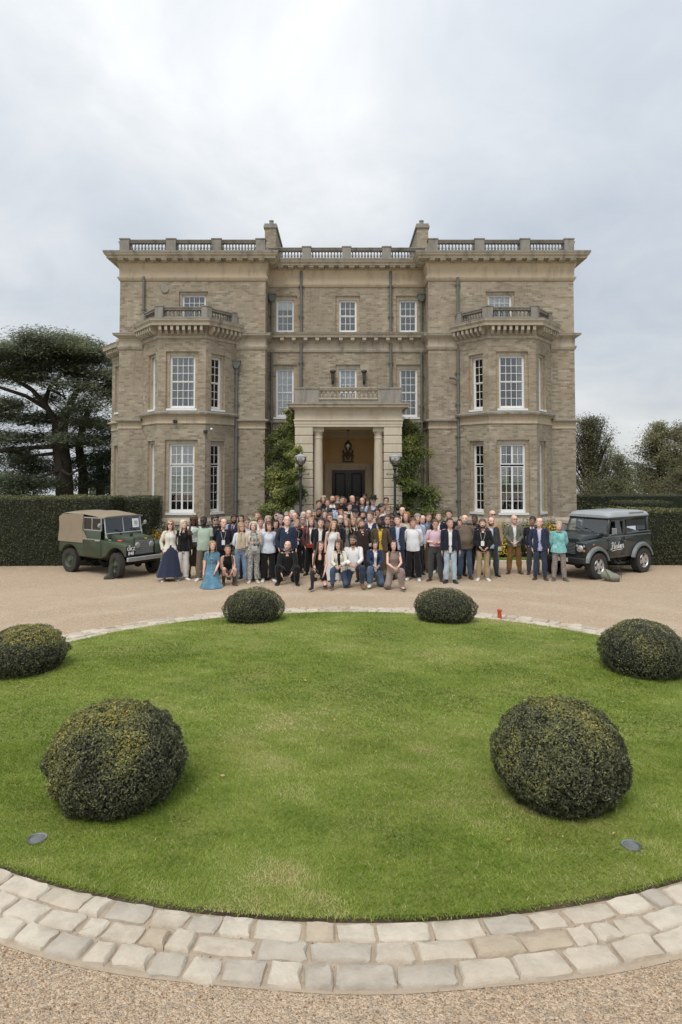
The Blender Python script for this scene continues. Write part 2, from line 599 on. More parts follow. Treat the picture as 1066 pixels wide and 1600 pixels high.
M['portico'] = mat_stone('portico_limestone', (0.60, 0.535, 0.42), (0.53, 0.47, 0.37), (0.34, 0.30, 0.245), 1.0)
M['ochre_plaster'] = mat_stone('ochre_plaster', (0.66, 0.47, 0.24), (0.58, 0.42, 0.215), (0.43, 0.31, 0.165), 1.0, bmp=0.1)
M['white_paint'] = mat_plain('white_window_paint', (0.74, 0.75, 0.75), 0.45, var=0.05)
M['glass'] = mat_glass('window_glass', (0.92, 0.94, 0.94), 0.80)
M['lead'] = mat_plain('lead_grey_pipe', (0.13, 0.135, 0.13), 0.6, var=0.3, scale=6)
M['iron_black'] = mat_plain('black_painted_iron', (0.022, 0.024, 0.025), 0.4, var=0.3)
M['door_black'] = mat_plain('black_gloss_paint', (0.008, 0.009, 0.010), 0.3, var=0.3)
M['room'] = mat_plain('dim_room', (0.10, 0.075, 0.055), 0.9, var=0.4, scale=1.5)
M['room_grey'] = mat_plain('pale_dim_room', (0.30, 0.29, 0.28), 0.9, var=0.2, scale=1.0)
M['blind'] = mat_plain('white_roller_blind', (0.82, 0.82, 0.80), 0.9, var=0.04, scale=3)
M['net'] = mat_plain('white_net_curtain', (0.80, 0.81, 0.82), 0.95, var=0.06, scale=9)
M['brass'] = mat_plain('dull_brass', (0.45, 0.30, 0.12), 0.4, metal=0.9)
# ------------------------------------------------------------------ ground, lawn, setts
LCX, LCY, LA, LB = 0.145, 10.32, 5.80, 5.22
MOUND = 0.20


def lawn_z(x, y):
    r2 = ((x - LCX) / LA) ** 2 + ((y - LCY) / LB) ** 2
    return 0.05 + MOUND * np.clip(1 - r2, 0, 1) ** 0.8


def mat_gravel():
    m, nd, lk, b = newmat('golden_gravel')
    pos = geo_pos(nd)
    vo = nd.new('ShaderNodeTexVoronoi'); vo.inputs['Scale'].default_value = 85; lk.new(pos, vo.inputs['Vector'])
    vo2 = nd.new('ShaderNodeTexVoronoi'); vo2.inputs['Scale'].default_value = 38; lk.new(pos, vo2.inputs['Vector'])
    sp = nd.new('ShaderNodeSeparateColor'); lk.new(vo.outputs['Color'], sp.inputs[0])
    r_ = nd.new('ShaderNodeValToRGB'); cr = r_.color_ramp
    cr.elements[0].position = 0; cr.elements[0].color = (0.33, 0.23, 0.145, 1)
    cr.elements[1].position = 1; cr.elements[1].color = (0.68, 0.545, 0.40, 1)
    e = cr.elements.new(0.45); e.color = (0.51, 0.385, 0.265, 1)
    e = cr.elements.new(0.75); e.color = (0.58, 0.45, 0.32, 1)
    lk.new(sp.outputs[0], r_.inputs[0])
    sp2 = nd.new('ShaderNodeSeparateColor'); lk.new(vo2.outputs['Color'], sp2.inputs[0])
    f = ramp2(nd, lk, sp2.outputs[0], 0.82, 0.86)
    c = mixcol(nd, lk, f, r_.outputs[0], (0.38, 0.31, 0.24))
    # worn wheel tracks and damp, greyer patches
    f2 = ramp2(nd, lk, noise(nd, lk, pos, 0.35, 6, 0.6, 0.5), 0.40, 0.68)
    mu = nd.new('ShaderNodeMath'); mu.operation = 'MULTIPLY'; lk.new(f2, mu.inputs[0]); mu.inputs[1].default_value = 0.35
    c = mixcol(nd, lk, mu.outputs[0], c, (0.60, 0.49, 0.37))
    f3 = ramp2(nd, lk, noise(nd, lk, pos, 3.5, 6, 0.65, 0.2), 0.45, 0.75)
    mu3 = nd.new('ShaderNodeMath'); mu3.operation = 'MULTIPLY'; lk.new(f3, mu3.inputs[0]); mu3.inputs[1].default_value = 0.35
    c = mixcol(nd, lk, mu3.outputs[0], c, (0.42, 0.32, 0.22))
    # two worn wheel tracks that follow the turning circle
    vm = nd.new('ShaderNodeVectorMath'); vm.operation = 'SUBTRACT'; lk.new(pos, vm.inputs[0]); vm.inputs[1].default_value = (0.145, 10.32, 0)
    vl = nd.new('ShaderNodeVectorMath'); vl.operation = 'LENGTH'; lk.new(vm.outputs[0], vl.inputs[0])
    for rad in (7.75, 9.25):
        sb = nd.new('ShaderNodeMath'); sb.operation = 'SUBTRACT'; lk.new(vl.outputs['Value'], sb.inputs[0]); sb.inputs[1].default_value = rad
        ab = nd.new('ShaderNodeMath'); ab.operation = 'ABSOLUTE'; lk.new(sb.outputs[0], ab.inputs[0])
        tr = ramp2(nd, lk, ab.outputs[0], 0.10, 0.50, (1, 1, 1), (0, 0, 0))
        tm = nd.new('ShaderNodeMath'); tm.operation = 'MULTIPLY'; lk.new(tr, tm.inputs[0])
        lk.new(ramp2(nd, lk, noise(nd, lk, pos, 1.1, 5, .65, .6), .35, .7, (0, 0, 0), (.42, .42, .42)), tm.inputs[1])
        c = mixcol(nd, lk, tm.outputs[0], c, (0.68, 0.58, 0.46))
    lk.new(c, b.inputs['Base Color']); setp(b, Roughness=0.95)
    b.inputs['Specular IOR Level'].default_value = 0.2
    h = nd.new('ShaderNodeMath'); h.operation = 'MULTIPLY_ADD'
    lk.new(vo2.outputs['Distance'], h.inputs[0]); h.inputs[1].default_value = 0.8; lk.new(vo.outputs['Distance'], h.inputs[2])
    bump(nd, lk, b, h.outputs[0], 0.9, -0.016)
    return m


def mat_grass_base(name, c0, c1, c2):
    m, nd, lk, b = newmat(name)
    pos = geo_pos(nd)
    c = mixcol(nd, lk, noise(nd, lk, pos, 30, 5, 0.7), c0, c1)
    f = ramp2(nd, lk, noise(nd, lk, pos, 1.3, 5, 0.6, 0.4), 0.45, 0.7)
    c = mixcol(nd, lk, f, c, c2)
    lk.new(c, b.inputs['Base Color']); setp(b, Roughness=0.9)
    bump(nd, lk, b, noise(nd, lk, pos, 90, 4, 0.7), 0.8, 0.02)
    return m


M['gravel'] = mat_gravel()
M['meadow'] = mat_grass_base('far_grass', (0.07, 0.105, 0.028), (0.10, 0.14, 0.04), (0.12, 0.14, 0.05))
M['turf'] = mat_grass_base('lawn_turf', (0.135, 0.175, 0.026), (0.18, 0.22, 0.04), (0.24, 0.24, 0.065))
M['soil'] = mat_plain('dark_soil', (0.085, 0.064, 0.042), 0.95, var=0.5, scale=22, bmp=0.6)
M['mortar'] = mat_plain('sandy_mortar', (0.36, 0.29, 0.215), 0.95, var=0.25, scale=9, bmp=0.5)
SETT = [mat_stone('sett_%d' % i, a, b_, c_, 8.0, 0.9, 1.0, streak=0.15) for i, (a, b_, c_) in enumerate([
    ((0.56, 0.495, 0.40), (0.47, 0.405, 0.32), (0.33, 0.275, 0.215)),
    ((0.60, 0.54, 0.445), (0.51, 0.445, 0.36), (0.36, 0.305, 0.245)),
    ((0.49, 0.41, 0.31), (0.42, 0.345, 0.26), (0.30, 0.24, 0.18)),
    ((0.48, 0.43, 0.36), (0.41, 0.365, 0.30), (0.29, 0.25, 0.205))])]


def build_ground():
    mb = MB()
    prof = [(-300, -0.03), (38, -0.03), (60, -1.2), (110, -8), (200, -22), (420, -40), (1600, -60)]
    V = [(x, y, z) for y, z in prof for x in (-1400, 1400)]
    mb.add(V, [(2 * i, 2 * i + 1, 2 * i + 3, 2 * i + 2) for i in range(len(prof) - 1)])
    tag(mb.build('ground', M['meadow']), kind='structure')
    mb = MB()
    n = 40
    V = []; Fc = []
    xs = np.linspace(-60, 60, n + 1); ys = np.linspace(-40, 23.82, n + 1)
    for y in ys:
        for x in xs: V.append((x, y, 0.0))
    for j in range(n):
        for i in range(n):
            a = j * (n + 1) + i; Fc.append((a, a + 1, a + n + 2, a + n + 1))
    mb.add(V, Fc)
    tag(mb.build('gravel_forecourt', M['gravel']), kind='structure')


build_ground()


def ell(t, off):
    """point of the lawn's outline pushed outwards by off"""
    c, s = math.cos(t), math.sin(t)
    nx, ny = c / LA, s / LB
    l = math.hypot(nx, ny)
    return LCX + LA * c + nx / l * off, LCY + LB * s + ny / l * off


def build_lawn():
    mb = MB()
    nr, na = 14, 128
    V = [(LCX, LCY, float(lawn_z(LCX, LCY)))]
    for i in range(1, nr + 1):
        r_ = i / nr
        for k in range(na):
            t = 2 * PI * k / na
            x, y = LCX + LA * r_ * math.cos(t), LCY + LB * r_ * math.sin(t)
            V.append((x, y, float(lawn_z(x, y))))
    Fc = [(0, 1 + k, 1 + (k + 1) % na) for k in range(na)]
    for i in range(nr - 1):
        for k in range(na):
            a = 1 + i * na
            Fc.append((a + k, a + na + k, a + na + (k + 1) % na, a + (k + 1) % na))
    mb.add(V, Fc)
    mb.mat(1)
    b0 = len(mb.v)
    V2 = []; F2 = []
    for k in range(na):
        t = 2 * PI * k / na
        V2.append((*ell(t, 0.0), 0.05)); V2.append((*ell(t, 0.022 + 0.008 * math.sin(9 * t) + 0.01 * math.sin(23 * t)), 0.012)); V2.append((*ell(t, 0.07), 0.008))
    for k in range(na):
        j = (k + 1) % na
        F2.append((3 * k, 3 * j, 3 * j + 1, 3 * k + 1)); F2.append((3 * k + 1, 3 * j + 1, 3 * j + 2, 3 * k + 2))
    mb.add(V2, F2)
    lawn = mb.build('lawn', [M['turf'], M['soil']], smooth=True)
    tag(lawn, kind='structure')

    # the mown blades
    g = np.random.default_rng(3)
    def scatter(n, ymax, ymin):
        u = g.uniform(-1, 1, (int(n * 1.6), 2)); u = u[(u ** 2).sum(1) < 1]
        P = np.stack([LCX + LA * 1.0075 * u[:, 0], LCY + LB * 1.0075 * u[:, 1]], 1)
        vis = ((np.abs(P[:, 0]) < P[:, 1] * 0.50 + 0.4) | (g.random(len(P)) < 0.33)) & (P[:, 1] > ymin) & (P[:, 1] <= ymax)
        for lx, ly in ((2.385, 5.93), (-2.55, 6.05)):
            vis &= (P[:, 0] - lx) ** 2 + (P[:, 1] - ly) ** 2 > .075 ** 2
        return P[vis]
    P = np.concatenate([scatter(820000, 8.0, 4.5), scatter(260000, 11.5, 8.0), scatter(150000, 16, 11.5)])
    n = len(P)
    z = lawn_z(P[:, 0], P[:, 1])
    B = np.stack([P[:, 0], P[:, 1], z], 1)
    tone = 0.45 * smooth_noise(B, 1.9, 5, 3) + 0.35 * smooth_noise(B, 7.0, 8, 3) + 0.2 * smooth_noise(B, 22.0, 6, 2)
    h = g.uniform(0.009, 0.024, n) * (0.75 + 0.5 * smooth_noise(B, 5.0, 9, 2))
    ang = g.uniform(0, 2 * PI, n); wdt = np.where(P[:, 1] < 8, 0.0032, 0.0060) * g.uniform(0.7, 1.3, n)
    lean_dir = 2 * PI * smooth_noise(B, 2.3, 12, 2) + g.normal(0, 1.6, n)
    lean = g.uniform(0.6, 1.7, n) * h
    # a ragged fringe of longer blades along the cut edge
    top = B + np.stack([np.cos(lean_dir) * lean, np.sin(lean_dir) * lean, h], 1)
    off = np.stack([np.cos(ang) * wdt, np.sin(ang) * wdt, np.zeros(n)], 1)
    V = np.empty((n, 3, 3), np.float32); V[:, 0] = B - off; V[:, 1] = B + off; V[:, 2] = top
    rnd = np.clip(0.42 + 1.7 * (tone - 0.5) + g.normal(0, 0.11, n), 0, 1)
    worn = smooth_noise(B, 1.3, 31, 3)
    rnd = np.clip(rnd + 0.20 * np.clip((worn - 0.60) / 0.20, 0, 1), 0, 1)
    dead = g.random(n) < 0.018 + 0.045 * np.clip((worn - 0.62) / 0.12, 0, 1)
    rnd[dead] = 1.0
    mg = mat_leaf('mown_grass', [(0.0, (0.115, 0.185, 0.016)), (0.35, (0.200, 0.290, 0.030)), (0.60, (0.295, 0.375, 0.062)), (0.82, (0.400, 0.455, 0.130)), (1.0, (0.54, 0.48, 0.23))], 0.5, 0.35)
    me = np_mesh('grass_blades', V.reshape(-1, 3), np.arange(n * 3, dtype=np.int32).reshape(n, 3), [mg], attrs={'rnd': np.repeat(rnd, 3)})
    tag(link('grass', me), 'short mown green grass on the oval lawn', 'grass', kind='stuff')
    m_ = 16000
    t = g.uniform(-PI, 0, m_)
    dens = smooth_noise(np.stack([t * 6, t * 0, t * 0], 1), 3.0, 4, 3)
    t = t[g.random(m_) < 0.25 + dens]; m_ = len(t)
    E = np.array([ell(a, o) for a, o in zip(t, g.normal(-0.012, 0.022, m_))])
    E = np.concatenate([E, np.full((m_, 1), 0.045)], 1)
    ctr = np.array([LCX, LCY, 0]); out = E - ctr; out[:, 2] = 0; out /= np.linalg.norm(out, axis=1, keepdims=True)
    ln = g.uniform(0.02, 0.055, m_)[:, None]
    tip = E + out * ln * g.uniform(0.2, 1.0, (m_, 1)) + np.stack([g.normal(0, .012, m_), g.normal(0, .012, m_), ln[:, 0] * g.uniform(-0.3, 0.6, m_)], 1)
    sd = np.stack([-out[:, 1], out[:, 0], 0 * out[:, 0]], 1) * 0.0035
    V = np.empty((m_, 3, 3), np.float32); V[:, 0] = E - sd; V[:, 1] = E + sd; V[:, 2] = tip
    me = np_mesh('edge_blades', V.reshape(-1, 3), np.arange(m_ * 3, dtype=np.int32).reshape(m_, 3), [mg], attrs={'rnd': np.repeat(np.clip(g.normal(.45, .22, m_), 0, 1), 3)})
    tag(link('grass', me), 'ragged longer grass hanging over the cut edge of the lawn', 'grass', kind='stuff')


build_lawn()


def build_setts():
    g = random.Random(11)
    # sandy bed the stones are laid in
    na = 160
    V = []; Fc = []
    for k in range(na):
        t = 2 * PI * k / na
        V.append((*ell(t, 0.032), 0.018)); V.append((*ell(t, 0.648 + 0.008 * math.sin(17 * t)), 0.012)); V.append((*ell(t, 0.672 + 0.010 * math.sin(23 * t)), 0.003))
    for k in range(na):
        j = (k + 1) % na
        Fc.append((3 * k, 3 * j, 3 * j + 1, 3 * k + 1)); Fc.append((3 * k + 1, 3 * j + 1, 3 * j + 2, 3 * k + 2))
    mb = MB(); mb.add(V, Fc)
    bed = mb.build('stone_edging', M['mortar'])
    tag(bed, 'band of pale stone setts three deep round the lawn', kind='structure')
    stones = []
    # arc length table
    T = np.linspace(-PI / 2 - PI, -PI / 2 + PI, 4001)
    for row, (o0, o1) in enumerate(((0.050, 0.243), (0.258, 0.448), (0.463, 0.655))):
        mid = (o0 + o1) / 2
        pts = np.array([ell(t, mid) for t in T])
        s = np.concatenate([[0], np.cumsum(np.linalg.norm(np.diff(pts, axis=0), axis=1))])
        pos = g.uniform(0, 0.2)
        while pos < s[-1] - 0.3:
            ln = g.choice((0.17, 0.22, 0.25, 0.28, 0.31, 0.34, 0.38)) * g.uniform(0.93, 1.06)
            ta, tb = np.interp([pos, pos + ln], s, T)
            stones.append((row, ta, tb, o0 + g.uniform(-.012, .012), o1 + g.uniform(-.014, .012)))
            pos += ln + g.uniform(0.010, 0.026)
    NV = 12
    AO = [(0, .06), (.08, 0), (.36, 0), (.66, 0), (.92, 0), (1, .08), (1, .5), (1, .92), (.92, 1), (.5, 1), (.08, 1), (0, .9)]

    def shape(mb, st):
        row, ta, tb, o0, o1 = st
        L = abs(tb - ta) * 5.5; Wd = o1 - o0
        hz = g.uniform(0.034, 0.052)
        jit = [(g.uniform(-.012, .012), g.uniform(-.010, .010)) for _ in range(NV)]
        tilt = (g.uniform(-.004, .004), g.uniform(-.004, .004))
        rings = []
        for (shr, z) in ((0.0, 0.0), (0.004, hz * 0.70), (0.017, hz)):
            ring = []
            for q, (a, o) in enumerate(AO):
                aa = a + (shr / L) * (1 if a < .3 else (-1 if a > .7 else 0)); oo = o + (shr / Wd) * (1 if o < .3 else (-1 if o > .7 else 0))
                x, y = ell(ta + (tb - ta) * aa + jit[q][0] / 5.5, o0 + Wd * oo + jit[q][1])
                ring.append((x, y, z + (0 if z == 0 else tilt[0] * (a - .5) * 2 + tilt[1] * (o - .5) * 2 + g.uniform(-.0045, .0045))))
            rings.append(ring)
        V = [p for r_ in rings for p in r_]
        Fc = []
        for i in range(2):
            for k in range(NV):
                j = (k + 1) % NV
                Fc.append((i * NV + k, i * NV + j, i * NV + NV + j, i * NV + NV + k))
        c = np.mean(np.array(rings[-1]), axis=0) + np.array([0, 0, g.uniform(-.002, .003)])
        V.append(tuple(c))
        for k in range(NV): Fc.append((2 * NV + k, 2 * NV + (k + 1) % NV, 3 * NV))
        mb.add(V, Fc)
    # the 290 nearest stones singly, the rest of the ring as one
    def dist(st):
        x, y = ell((st[1] + st[2]) / 2, 0.3)
        vis = abs(x) < 0.5 * y + 0.3
        return (0 if vis else 100) + y
    stones.sort(key=dist)
    for st in stones[:290]:
        mb = MB(); shape(mb, st)
        me = mb.mesh('sett', [g.choices(SETT, (4, 3, 2, 2))[0]], smooth=True)
        link('stone_sett', me, bed)
    mb = MB()
    for st in stones[290:]:
        mb.mat(g.choices((0, 1, 2, 3), (4, 3, 2, 2))[0]); shape(mb, st)
    tag(mb.build('stone_setts', SETT, bed, smooth=True), kind='stuff')


build_setts()


def build_loose_gravel():
    """loose pebbles of the nearest strip of gravel"""
    g = np.random.default_rng(21)
    n = 56000
    P = np.stack([g.uniform(-3.2, 3.2, n), g.uniform(3.2, 6.2, n)], 1)
    r2 = ((P[:, 0] - LCX) / (LA + 0.66)) ** 2 + ((P[:, 1] - LCY) / (LB + 0.66)) ** 2
    keep = (r2 > 0.985) & (np.abs(P[:, 0]) < 0.5 * P[:, 1] + 0.3)
    keep &= (r2 > 1.0) | (g.random(n) < 0.45)
    grit = (r2 > 0.80) & (r2 < 0.985) & (np.abs(P[:, 0]) < 0.5 * P[:, 1] + 0.3) & (g.random(n) < 0.10)
    keep |= grit
    P = P[keep]; n = len(P); gz = np.where(grit[keep], 0.020, 0.0)
    octv = np.array([(1, 0, 0), (-.9, .2, 0), (0, 1, 0), (.1, -1, .1), (0, .1, .8), (0, 0, -.8)], np.float32)
    octf = np.array([(0, 2, 4), (2, 1, 4), (1, 3, 4), (3, 0, 4), (2, 0, 5), (1, 2, 5), (3, 1, 5), (0, 3, 5)], np.int32)
    sz = g.lognormal(-5.42, 0.33, n).astype(np.float32)
    a = g.uniform(0, 2 * PI, n)
    ca, sa = np.cos(a)[:, None], np.sin(a)[:, None]
    v = octv[None] * (sz[:, None, None] * g.uniform(0.6, 1.3, (n, 1, 3)))
    x = v[:, :, 0] * ca - v[:, :, 1] * sa; y = v[:, :, 0] * sa + v[:, :, 1] * ca
    V = np.stack([x + P[:, :1], y + P[:, 1:], v[:, :, 2] + sz[:, None] * 0.35 + gz[:, None]], 2)
    Fc = (octf[None] + (np.arange(n) * 6)[:, None, None]).reshape(-1, 3)
    mp = mat_leaf('pebbles', [(0, (0.16, 0.107, 0.065)), (0.4, (0.31, 0.225, 0.145)), (0.75, (0.42, 0.315, 0.21)), (0.9, (0.52, 0.44, 0.34)), (1, (0.26, 0.235, 0.205))], 0.9, 0)
    me = np_mesh('pebbles', V.reshape(-1, 3), Fc, [mp], attrs={'rnd': np.repeat(g.random(n), 6)})
    tag(link('gravel', me), 'loose golden gravel in front of the stone edging', 'gravel', kind='stuff')


build_loose_gravel()
# ------------------------------------------------------------------ topiary, hedges, beds
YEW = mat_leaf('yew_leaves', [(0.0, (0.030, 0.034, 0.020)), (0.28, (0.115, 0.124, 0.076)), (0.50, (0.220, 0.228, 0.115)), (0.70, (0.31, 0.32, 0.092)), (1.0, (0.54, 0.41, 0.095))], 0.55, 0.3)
M['twig_and_core'] = mat_plain('dark_twigs_and_core', (0.016, 0.016, 0.010), 0.95, var=0.4, scale=20)


def topiary_meshes(seed, rx, ry, h, n, gold=0.5):
    g = np.random.default_rng(seed)
    u = g.normal(0, 1, (n, 3)); u /= np.linalg.norm(u, axis=1, keepdims=True)
    u = u[u[:, 2] > -0.62]
    n = len(u)
    lump = (smooth_noise(u, 3.2, seed, 2) - 0.5) * 0.09 + (smooth_noise(u, 7.5, seed + 6, 2) - 0.5) * 0.06 + (smooth_noise(u, 17, seed + 1, 2) - 0.5) * 0.11
    # clipped dome: nearly flat skirt, rounded shoulders
    rr = 1.0 + lump
    depth = g.exponential(0.028, n)
    shoot = g.random(n) < 0.012
    depth[shoot] = -g.uniform(0.01, 0.055, shoot.sum())
    rr2 = rr - depth
    zc = h * 0.40
    sq = np.where(u[:, 2] > 0, h - zc, zc / 0.62)
    P = np.stack([u[:, 0] * rx * rr2, u[:, 1] * ry * rr2, zc + u[:, 2] * sq * rr2], 1)
    lowpull = np.clip((0.22 - P[:, 2]) / 0.22, 0, 1)
    P[:, 0] *= 1 - 0.08 * lowpull; P[:, 1] *= 1 - 0.08 * lowpull
    new = smooth_noise(u, 4.0, seed + 3, 3)
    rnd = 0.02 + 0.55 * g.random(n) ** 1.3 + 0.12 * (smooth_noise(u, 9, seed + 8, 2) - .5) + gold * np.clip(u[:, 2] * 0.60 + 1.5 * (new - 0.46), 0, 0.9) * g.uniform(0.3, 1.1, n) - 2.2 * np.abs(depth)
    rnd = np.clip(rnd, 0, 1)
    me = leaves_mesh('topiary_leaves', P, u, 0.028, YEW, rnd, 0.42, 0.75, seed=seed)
    mb = MB(); mb.ball((0, 0, zc), (rx * 0.86, ry * 0.86, (h - zc) * 0.86), 24, 16)  # solid dark filler added inside the leaf shell for opacity
    core = mb.mesh('topiary_core', M['twig_and_core'], smooth=True)
    return me, core


def build_topiary():
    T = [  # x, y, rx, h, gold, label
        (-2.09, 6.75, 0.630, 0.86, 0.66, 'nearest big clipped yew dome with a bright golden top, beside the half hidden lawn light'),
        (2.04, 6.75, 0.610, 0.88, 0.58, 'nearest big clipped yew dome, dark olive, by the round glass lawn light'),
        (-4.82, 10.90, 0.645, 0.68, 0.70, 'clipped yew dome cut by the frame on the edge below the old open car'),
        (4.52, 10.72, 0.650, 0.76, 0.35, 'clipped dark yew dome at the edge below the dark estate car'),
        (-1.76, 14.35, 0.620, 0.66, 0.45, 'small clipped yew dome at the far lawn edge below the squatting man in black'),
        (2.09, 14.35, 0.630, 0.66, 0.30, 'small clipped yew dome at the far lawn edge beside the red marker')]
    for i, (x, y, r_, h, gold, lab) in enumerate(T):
        z = float(lawn_z(x, y)) - 0.02
        n = (50000, 50000, 24000, 24000, 16000, 16000)[i]
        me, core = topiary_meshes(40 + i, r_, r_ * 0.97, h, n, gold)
        o = thing('topiary_bush', lab, 'bush', (x, y, z), group='clipped yew domes on the lawn')
        # it stands at right angles to the mound's slope
        d = Vector((x - LCX, y - LCY, 0)); d.normalize()
        o.rotation_euler = Vector((d.x * 0.07, d.y * 0.07, 1)).to_track_quat('Z', 'Y').to_euler()
        c = link('foliage', me, o); c['kind'] = 'stuff'
        link('dark_core', core, o)


build_topiary()

HEDGE = mat_leaf('hedge_leaves', [(0.0, (0.028, 0.033, 0.015)), (0.35, (0.068, 0.077, 0.036)), (0.7, (0.125, 0.132, 0.056)), (1.0, (0.25, 0.245, 0.09))], 0.6, 0.15)
M['hedge_core'] = mat_plain('hedge_dark_core', (0.014, 0.018, 0.009), 0.95, var=0.4, scale=12)


def hedge(label, x0, x1, y0, y1, z1, n, seed, rot=0.0, light_top=0.5):
    g = np.random.default_rng(seed)
    cx, cy = (x0 + x1) / 2, (y0 + y1) / 2
    lx, ly = (x1 - x0) / 2, (y1 - y0) / 2
    o = thing('hedge', label, 'hedge', (cx, cy, 0), rot, 'clipped hedges round the forecourt')
    A = [2 * lx * z1, 2 * lx * 2 * ly, 2 * ly * z1, 2 * ly * z1, 2 * lx * z1 * 0.15]
    which = g.choice(5, n, p=np.array(A) / sum(A))
    a, b_ = g.uniform(-1, 1, n), g.uniform(0, 1, n)
    P = np.zeros((n, 3)); Nn = np.zeros((n, 3))
    for k in range(5):
        s = which == k
        if k == 0: P[s] = np.stack([a[s] * lx, -ly + 0 * a[s], b_[s] * z1], 1); Nn[s] = (0, -1, 0)
        if k == 1: P[s] = np.stack([a[s] * lx, (b_[s] * 2 - 1) * ly, z1 + 0 * a[s]], 1); Nn[s] = (0, 0, 1)
        if k == 2: P[s] = np.stack([-lx + 0 * a[s], a[s] * ly, b_[s] * z1], 1); Nn[s] = (-1, 0, 0)
        if k == 3: P[s] = np.stack([lx + 0 * a[s], a[s] * ly, b_[s] * z1], 1); Nn[s] = (1, 0, 0)
        if k == 4: P[s] = np.stack([a[s] * lx, ly + 0 * a[s], b_[s] * z1], 1); Nn[s] = (0, 1, 0)
    lump = (smooth_noise(P, 3.0, seed, 3) - 0.5) * 0.12 + (smooth_noise(P, 14.0, seed + 3, 2) - 0.5) * 0.10
    dep = g.exponential(0.03, n)
    P = P + Nn * (lump - dep)[:, None]
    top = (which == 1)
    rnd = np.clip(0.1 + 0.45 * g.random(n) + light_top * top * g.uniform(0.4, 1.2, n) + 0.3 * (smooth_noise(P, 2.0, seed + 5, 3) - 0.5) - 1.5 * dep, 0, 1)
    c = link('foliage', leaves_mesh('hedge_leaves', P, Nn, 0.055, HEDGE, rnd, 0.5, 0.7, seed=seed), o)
    c['kind'] = 'stuff'
    mb = MB(); mb.bbox(-lx + .07, lx - .07, -ly + .07, ly - .07, 0, z1 - .07, 0.05)  # solid dark box filling the hedge behind its leaves
    mb.build('dark_core', M['hedge_core'], o)
    return o


hedge('long tall clipped hedge behind the old open topped car', -22.0, -7.55, 22.9, 24.5, 2.24, 46000, 61, R(2.2), 0.5)
hedge('short darker hedge end running back towards the house corner bay', -8.30, -6.65, 24.6, 26.3, 2.16, 9000, 62, 0, 0.15)
hedge('low clipped hedge behind the dark estate car', 8.75, 19.0, 23.25, 24.7, 1.80, 40000, 63, 0, 0.55)
hedge('small squared hedge block in front of the far hedge', 12.15, 14.6, 31.0, 32.0, 1.72, 6000, 64, 0, 0.35)
hedge('far tall hedge beyond the squared hedge block', 10.9, 27.0, 35.5, 37.0, 1.86, 16000, 65, 0, 0.3)


def blob_plant(name, label, x, y, rx, ry, h, n, mat, size, seed, z0=0.0, cat='shrub', group=None, flowers=None, ragged=0.3, aspect=0.55, stems=True):
    """a bushy plant: a leaf cloud in a rounded, uneven volume over a few stems"""
    g = np.random.default_rng(seed)
    o = thing(name, label, cat, (x, y, z0), g.uniform(-.3, .3), group)
    u = g.normal(0, 1, (n, 3)); u /= np.linalg.norm(u, axis=1, keepdims=True); u[:, 2] = np.abs(u[:, 2]) * 1.0
    lump = 1 + (smooth_noise(u, 3.5, seed, 3) - 0.5) * 2 * ragged
    rr = (g.random(n) ** 0.45) * lump
    P = np.stack([u[:, 0] * rx * rr, u[:, 1] * ry * rr, 0.12 * h + u[:, 2] * h * 0.88 * rr], 1)
    rnd = np.clip(0.15 + 0.5 * g.random(n) + 0.5 * (rr - 0.75) + 0.3 * (smooth_noise(P, 6 / max(h, .3), seed + 2, 2) - .5), 0, 1)
    c = link('foliage', leaves_mesh(name + '_leaves', P, u, size, mat, rnd, aspect, 0.8, seed=seed), o); c['kind'] = 'stuff'
    if stems:
        mb = MB()
        for k in range(7):
            a = g.uniform(0, 2 * PI); q = g.uniform(0.3, 0.8)
            mb.tube([(0.1 * rx * math.cos(a), 0.1 * ry * math.sin(a), 0), (q * .5 * rx * math.cos(a), q * .5 * ry * math.sin(a), h * .4), (q * rx * math.cos(a), q * ry * math.sin(a), h * .8)], [0.02 * h + .004, 0.012 * h + .003, 0.004], 5)
        mb.build('stem', M['twig_and_core'], o)
    if flowers:
        fm, fn, fs = flowers
        s = rr > np.quantile(rr, 0.6)
        Q = P[s]; U = u[s]
        pick = g.choice(len(Q), min(fn, len(Q)), replace=False)
        U = U[pick]; Q = Q[pick] + U * 0.03
        c = link('flower', leaves_mesh(name + '_flowers', Q, U, fs, fm, g.random(len(Q)), 0.9, 0.5, seed=seed + 9), o); c['kind'] = 'stuff'
    return o


G_DARK = mat_leaf('dark_green_leaves', [(0, (0.024, 0.034, 0.014)), (0.5, (0.065, 0.090, 0.034)), (1, (0.15, 0.185, 0.065))], 0.5, 0.2)
G_MID = mat_leaf('mid_green_leaves', [(0, (0.045, 0.060, 0.02)), (0.5, (0.12, 0.155, 0.05)), (1, (0.24, 0.27, 0.095))], 0.5, 0.25)
G_PALE = mat_leaf('pale_green_leaves', [(0, (0.07, 0.09, 0.03)), (0.5, (0.17, 0.20, 0.085)), (1, (0.33, 0.35, 0.19))], 0.55, 0.25)
G_YEL = mat_leaf('yellow_leaves', [(0, (0.14, 0.13, 0.01)), (0.5, (0.40, 0.36, 0.03)), (1, (0.62, 0.56, 0.07))], 0.55, 0.25)
FL_YEL = mat_leaf('yellow_petals', [(0, (0.45, 0.28, 0.02)), (1, (0.72, 0.52, 0.06))], 0.6, 0.2)
FL_ORA = mat_leaf('amber_petals', [(0, (0.42, 0.20, 0.015)), (1, (0.66, 0.40, 0.04))], 0.6, 0.2)
FL_CREAM = mat_leaf('cream_petals', [(0, (0.50, 0.50, 0.33)), (1, (0.70, 0.70, 0.55))], 0.6, 0.2)


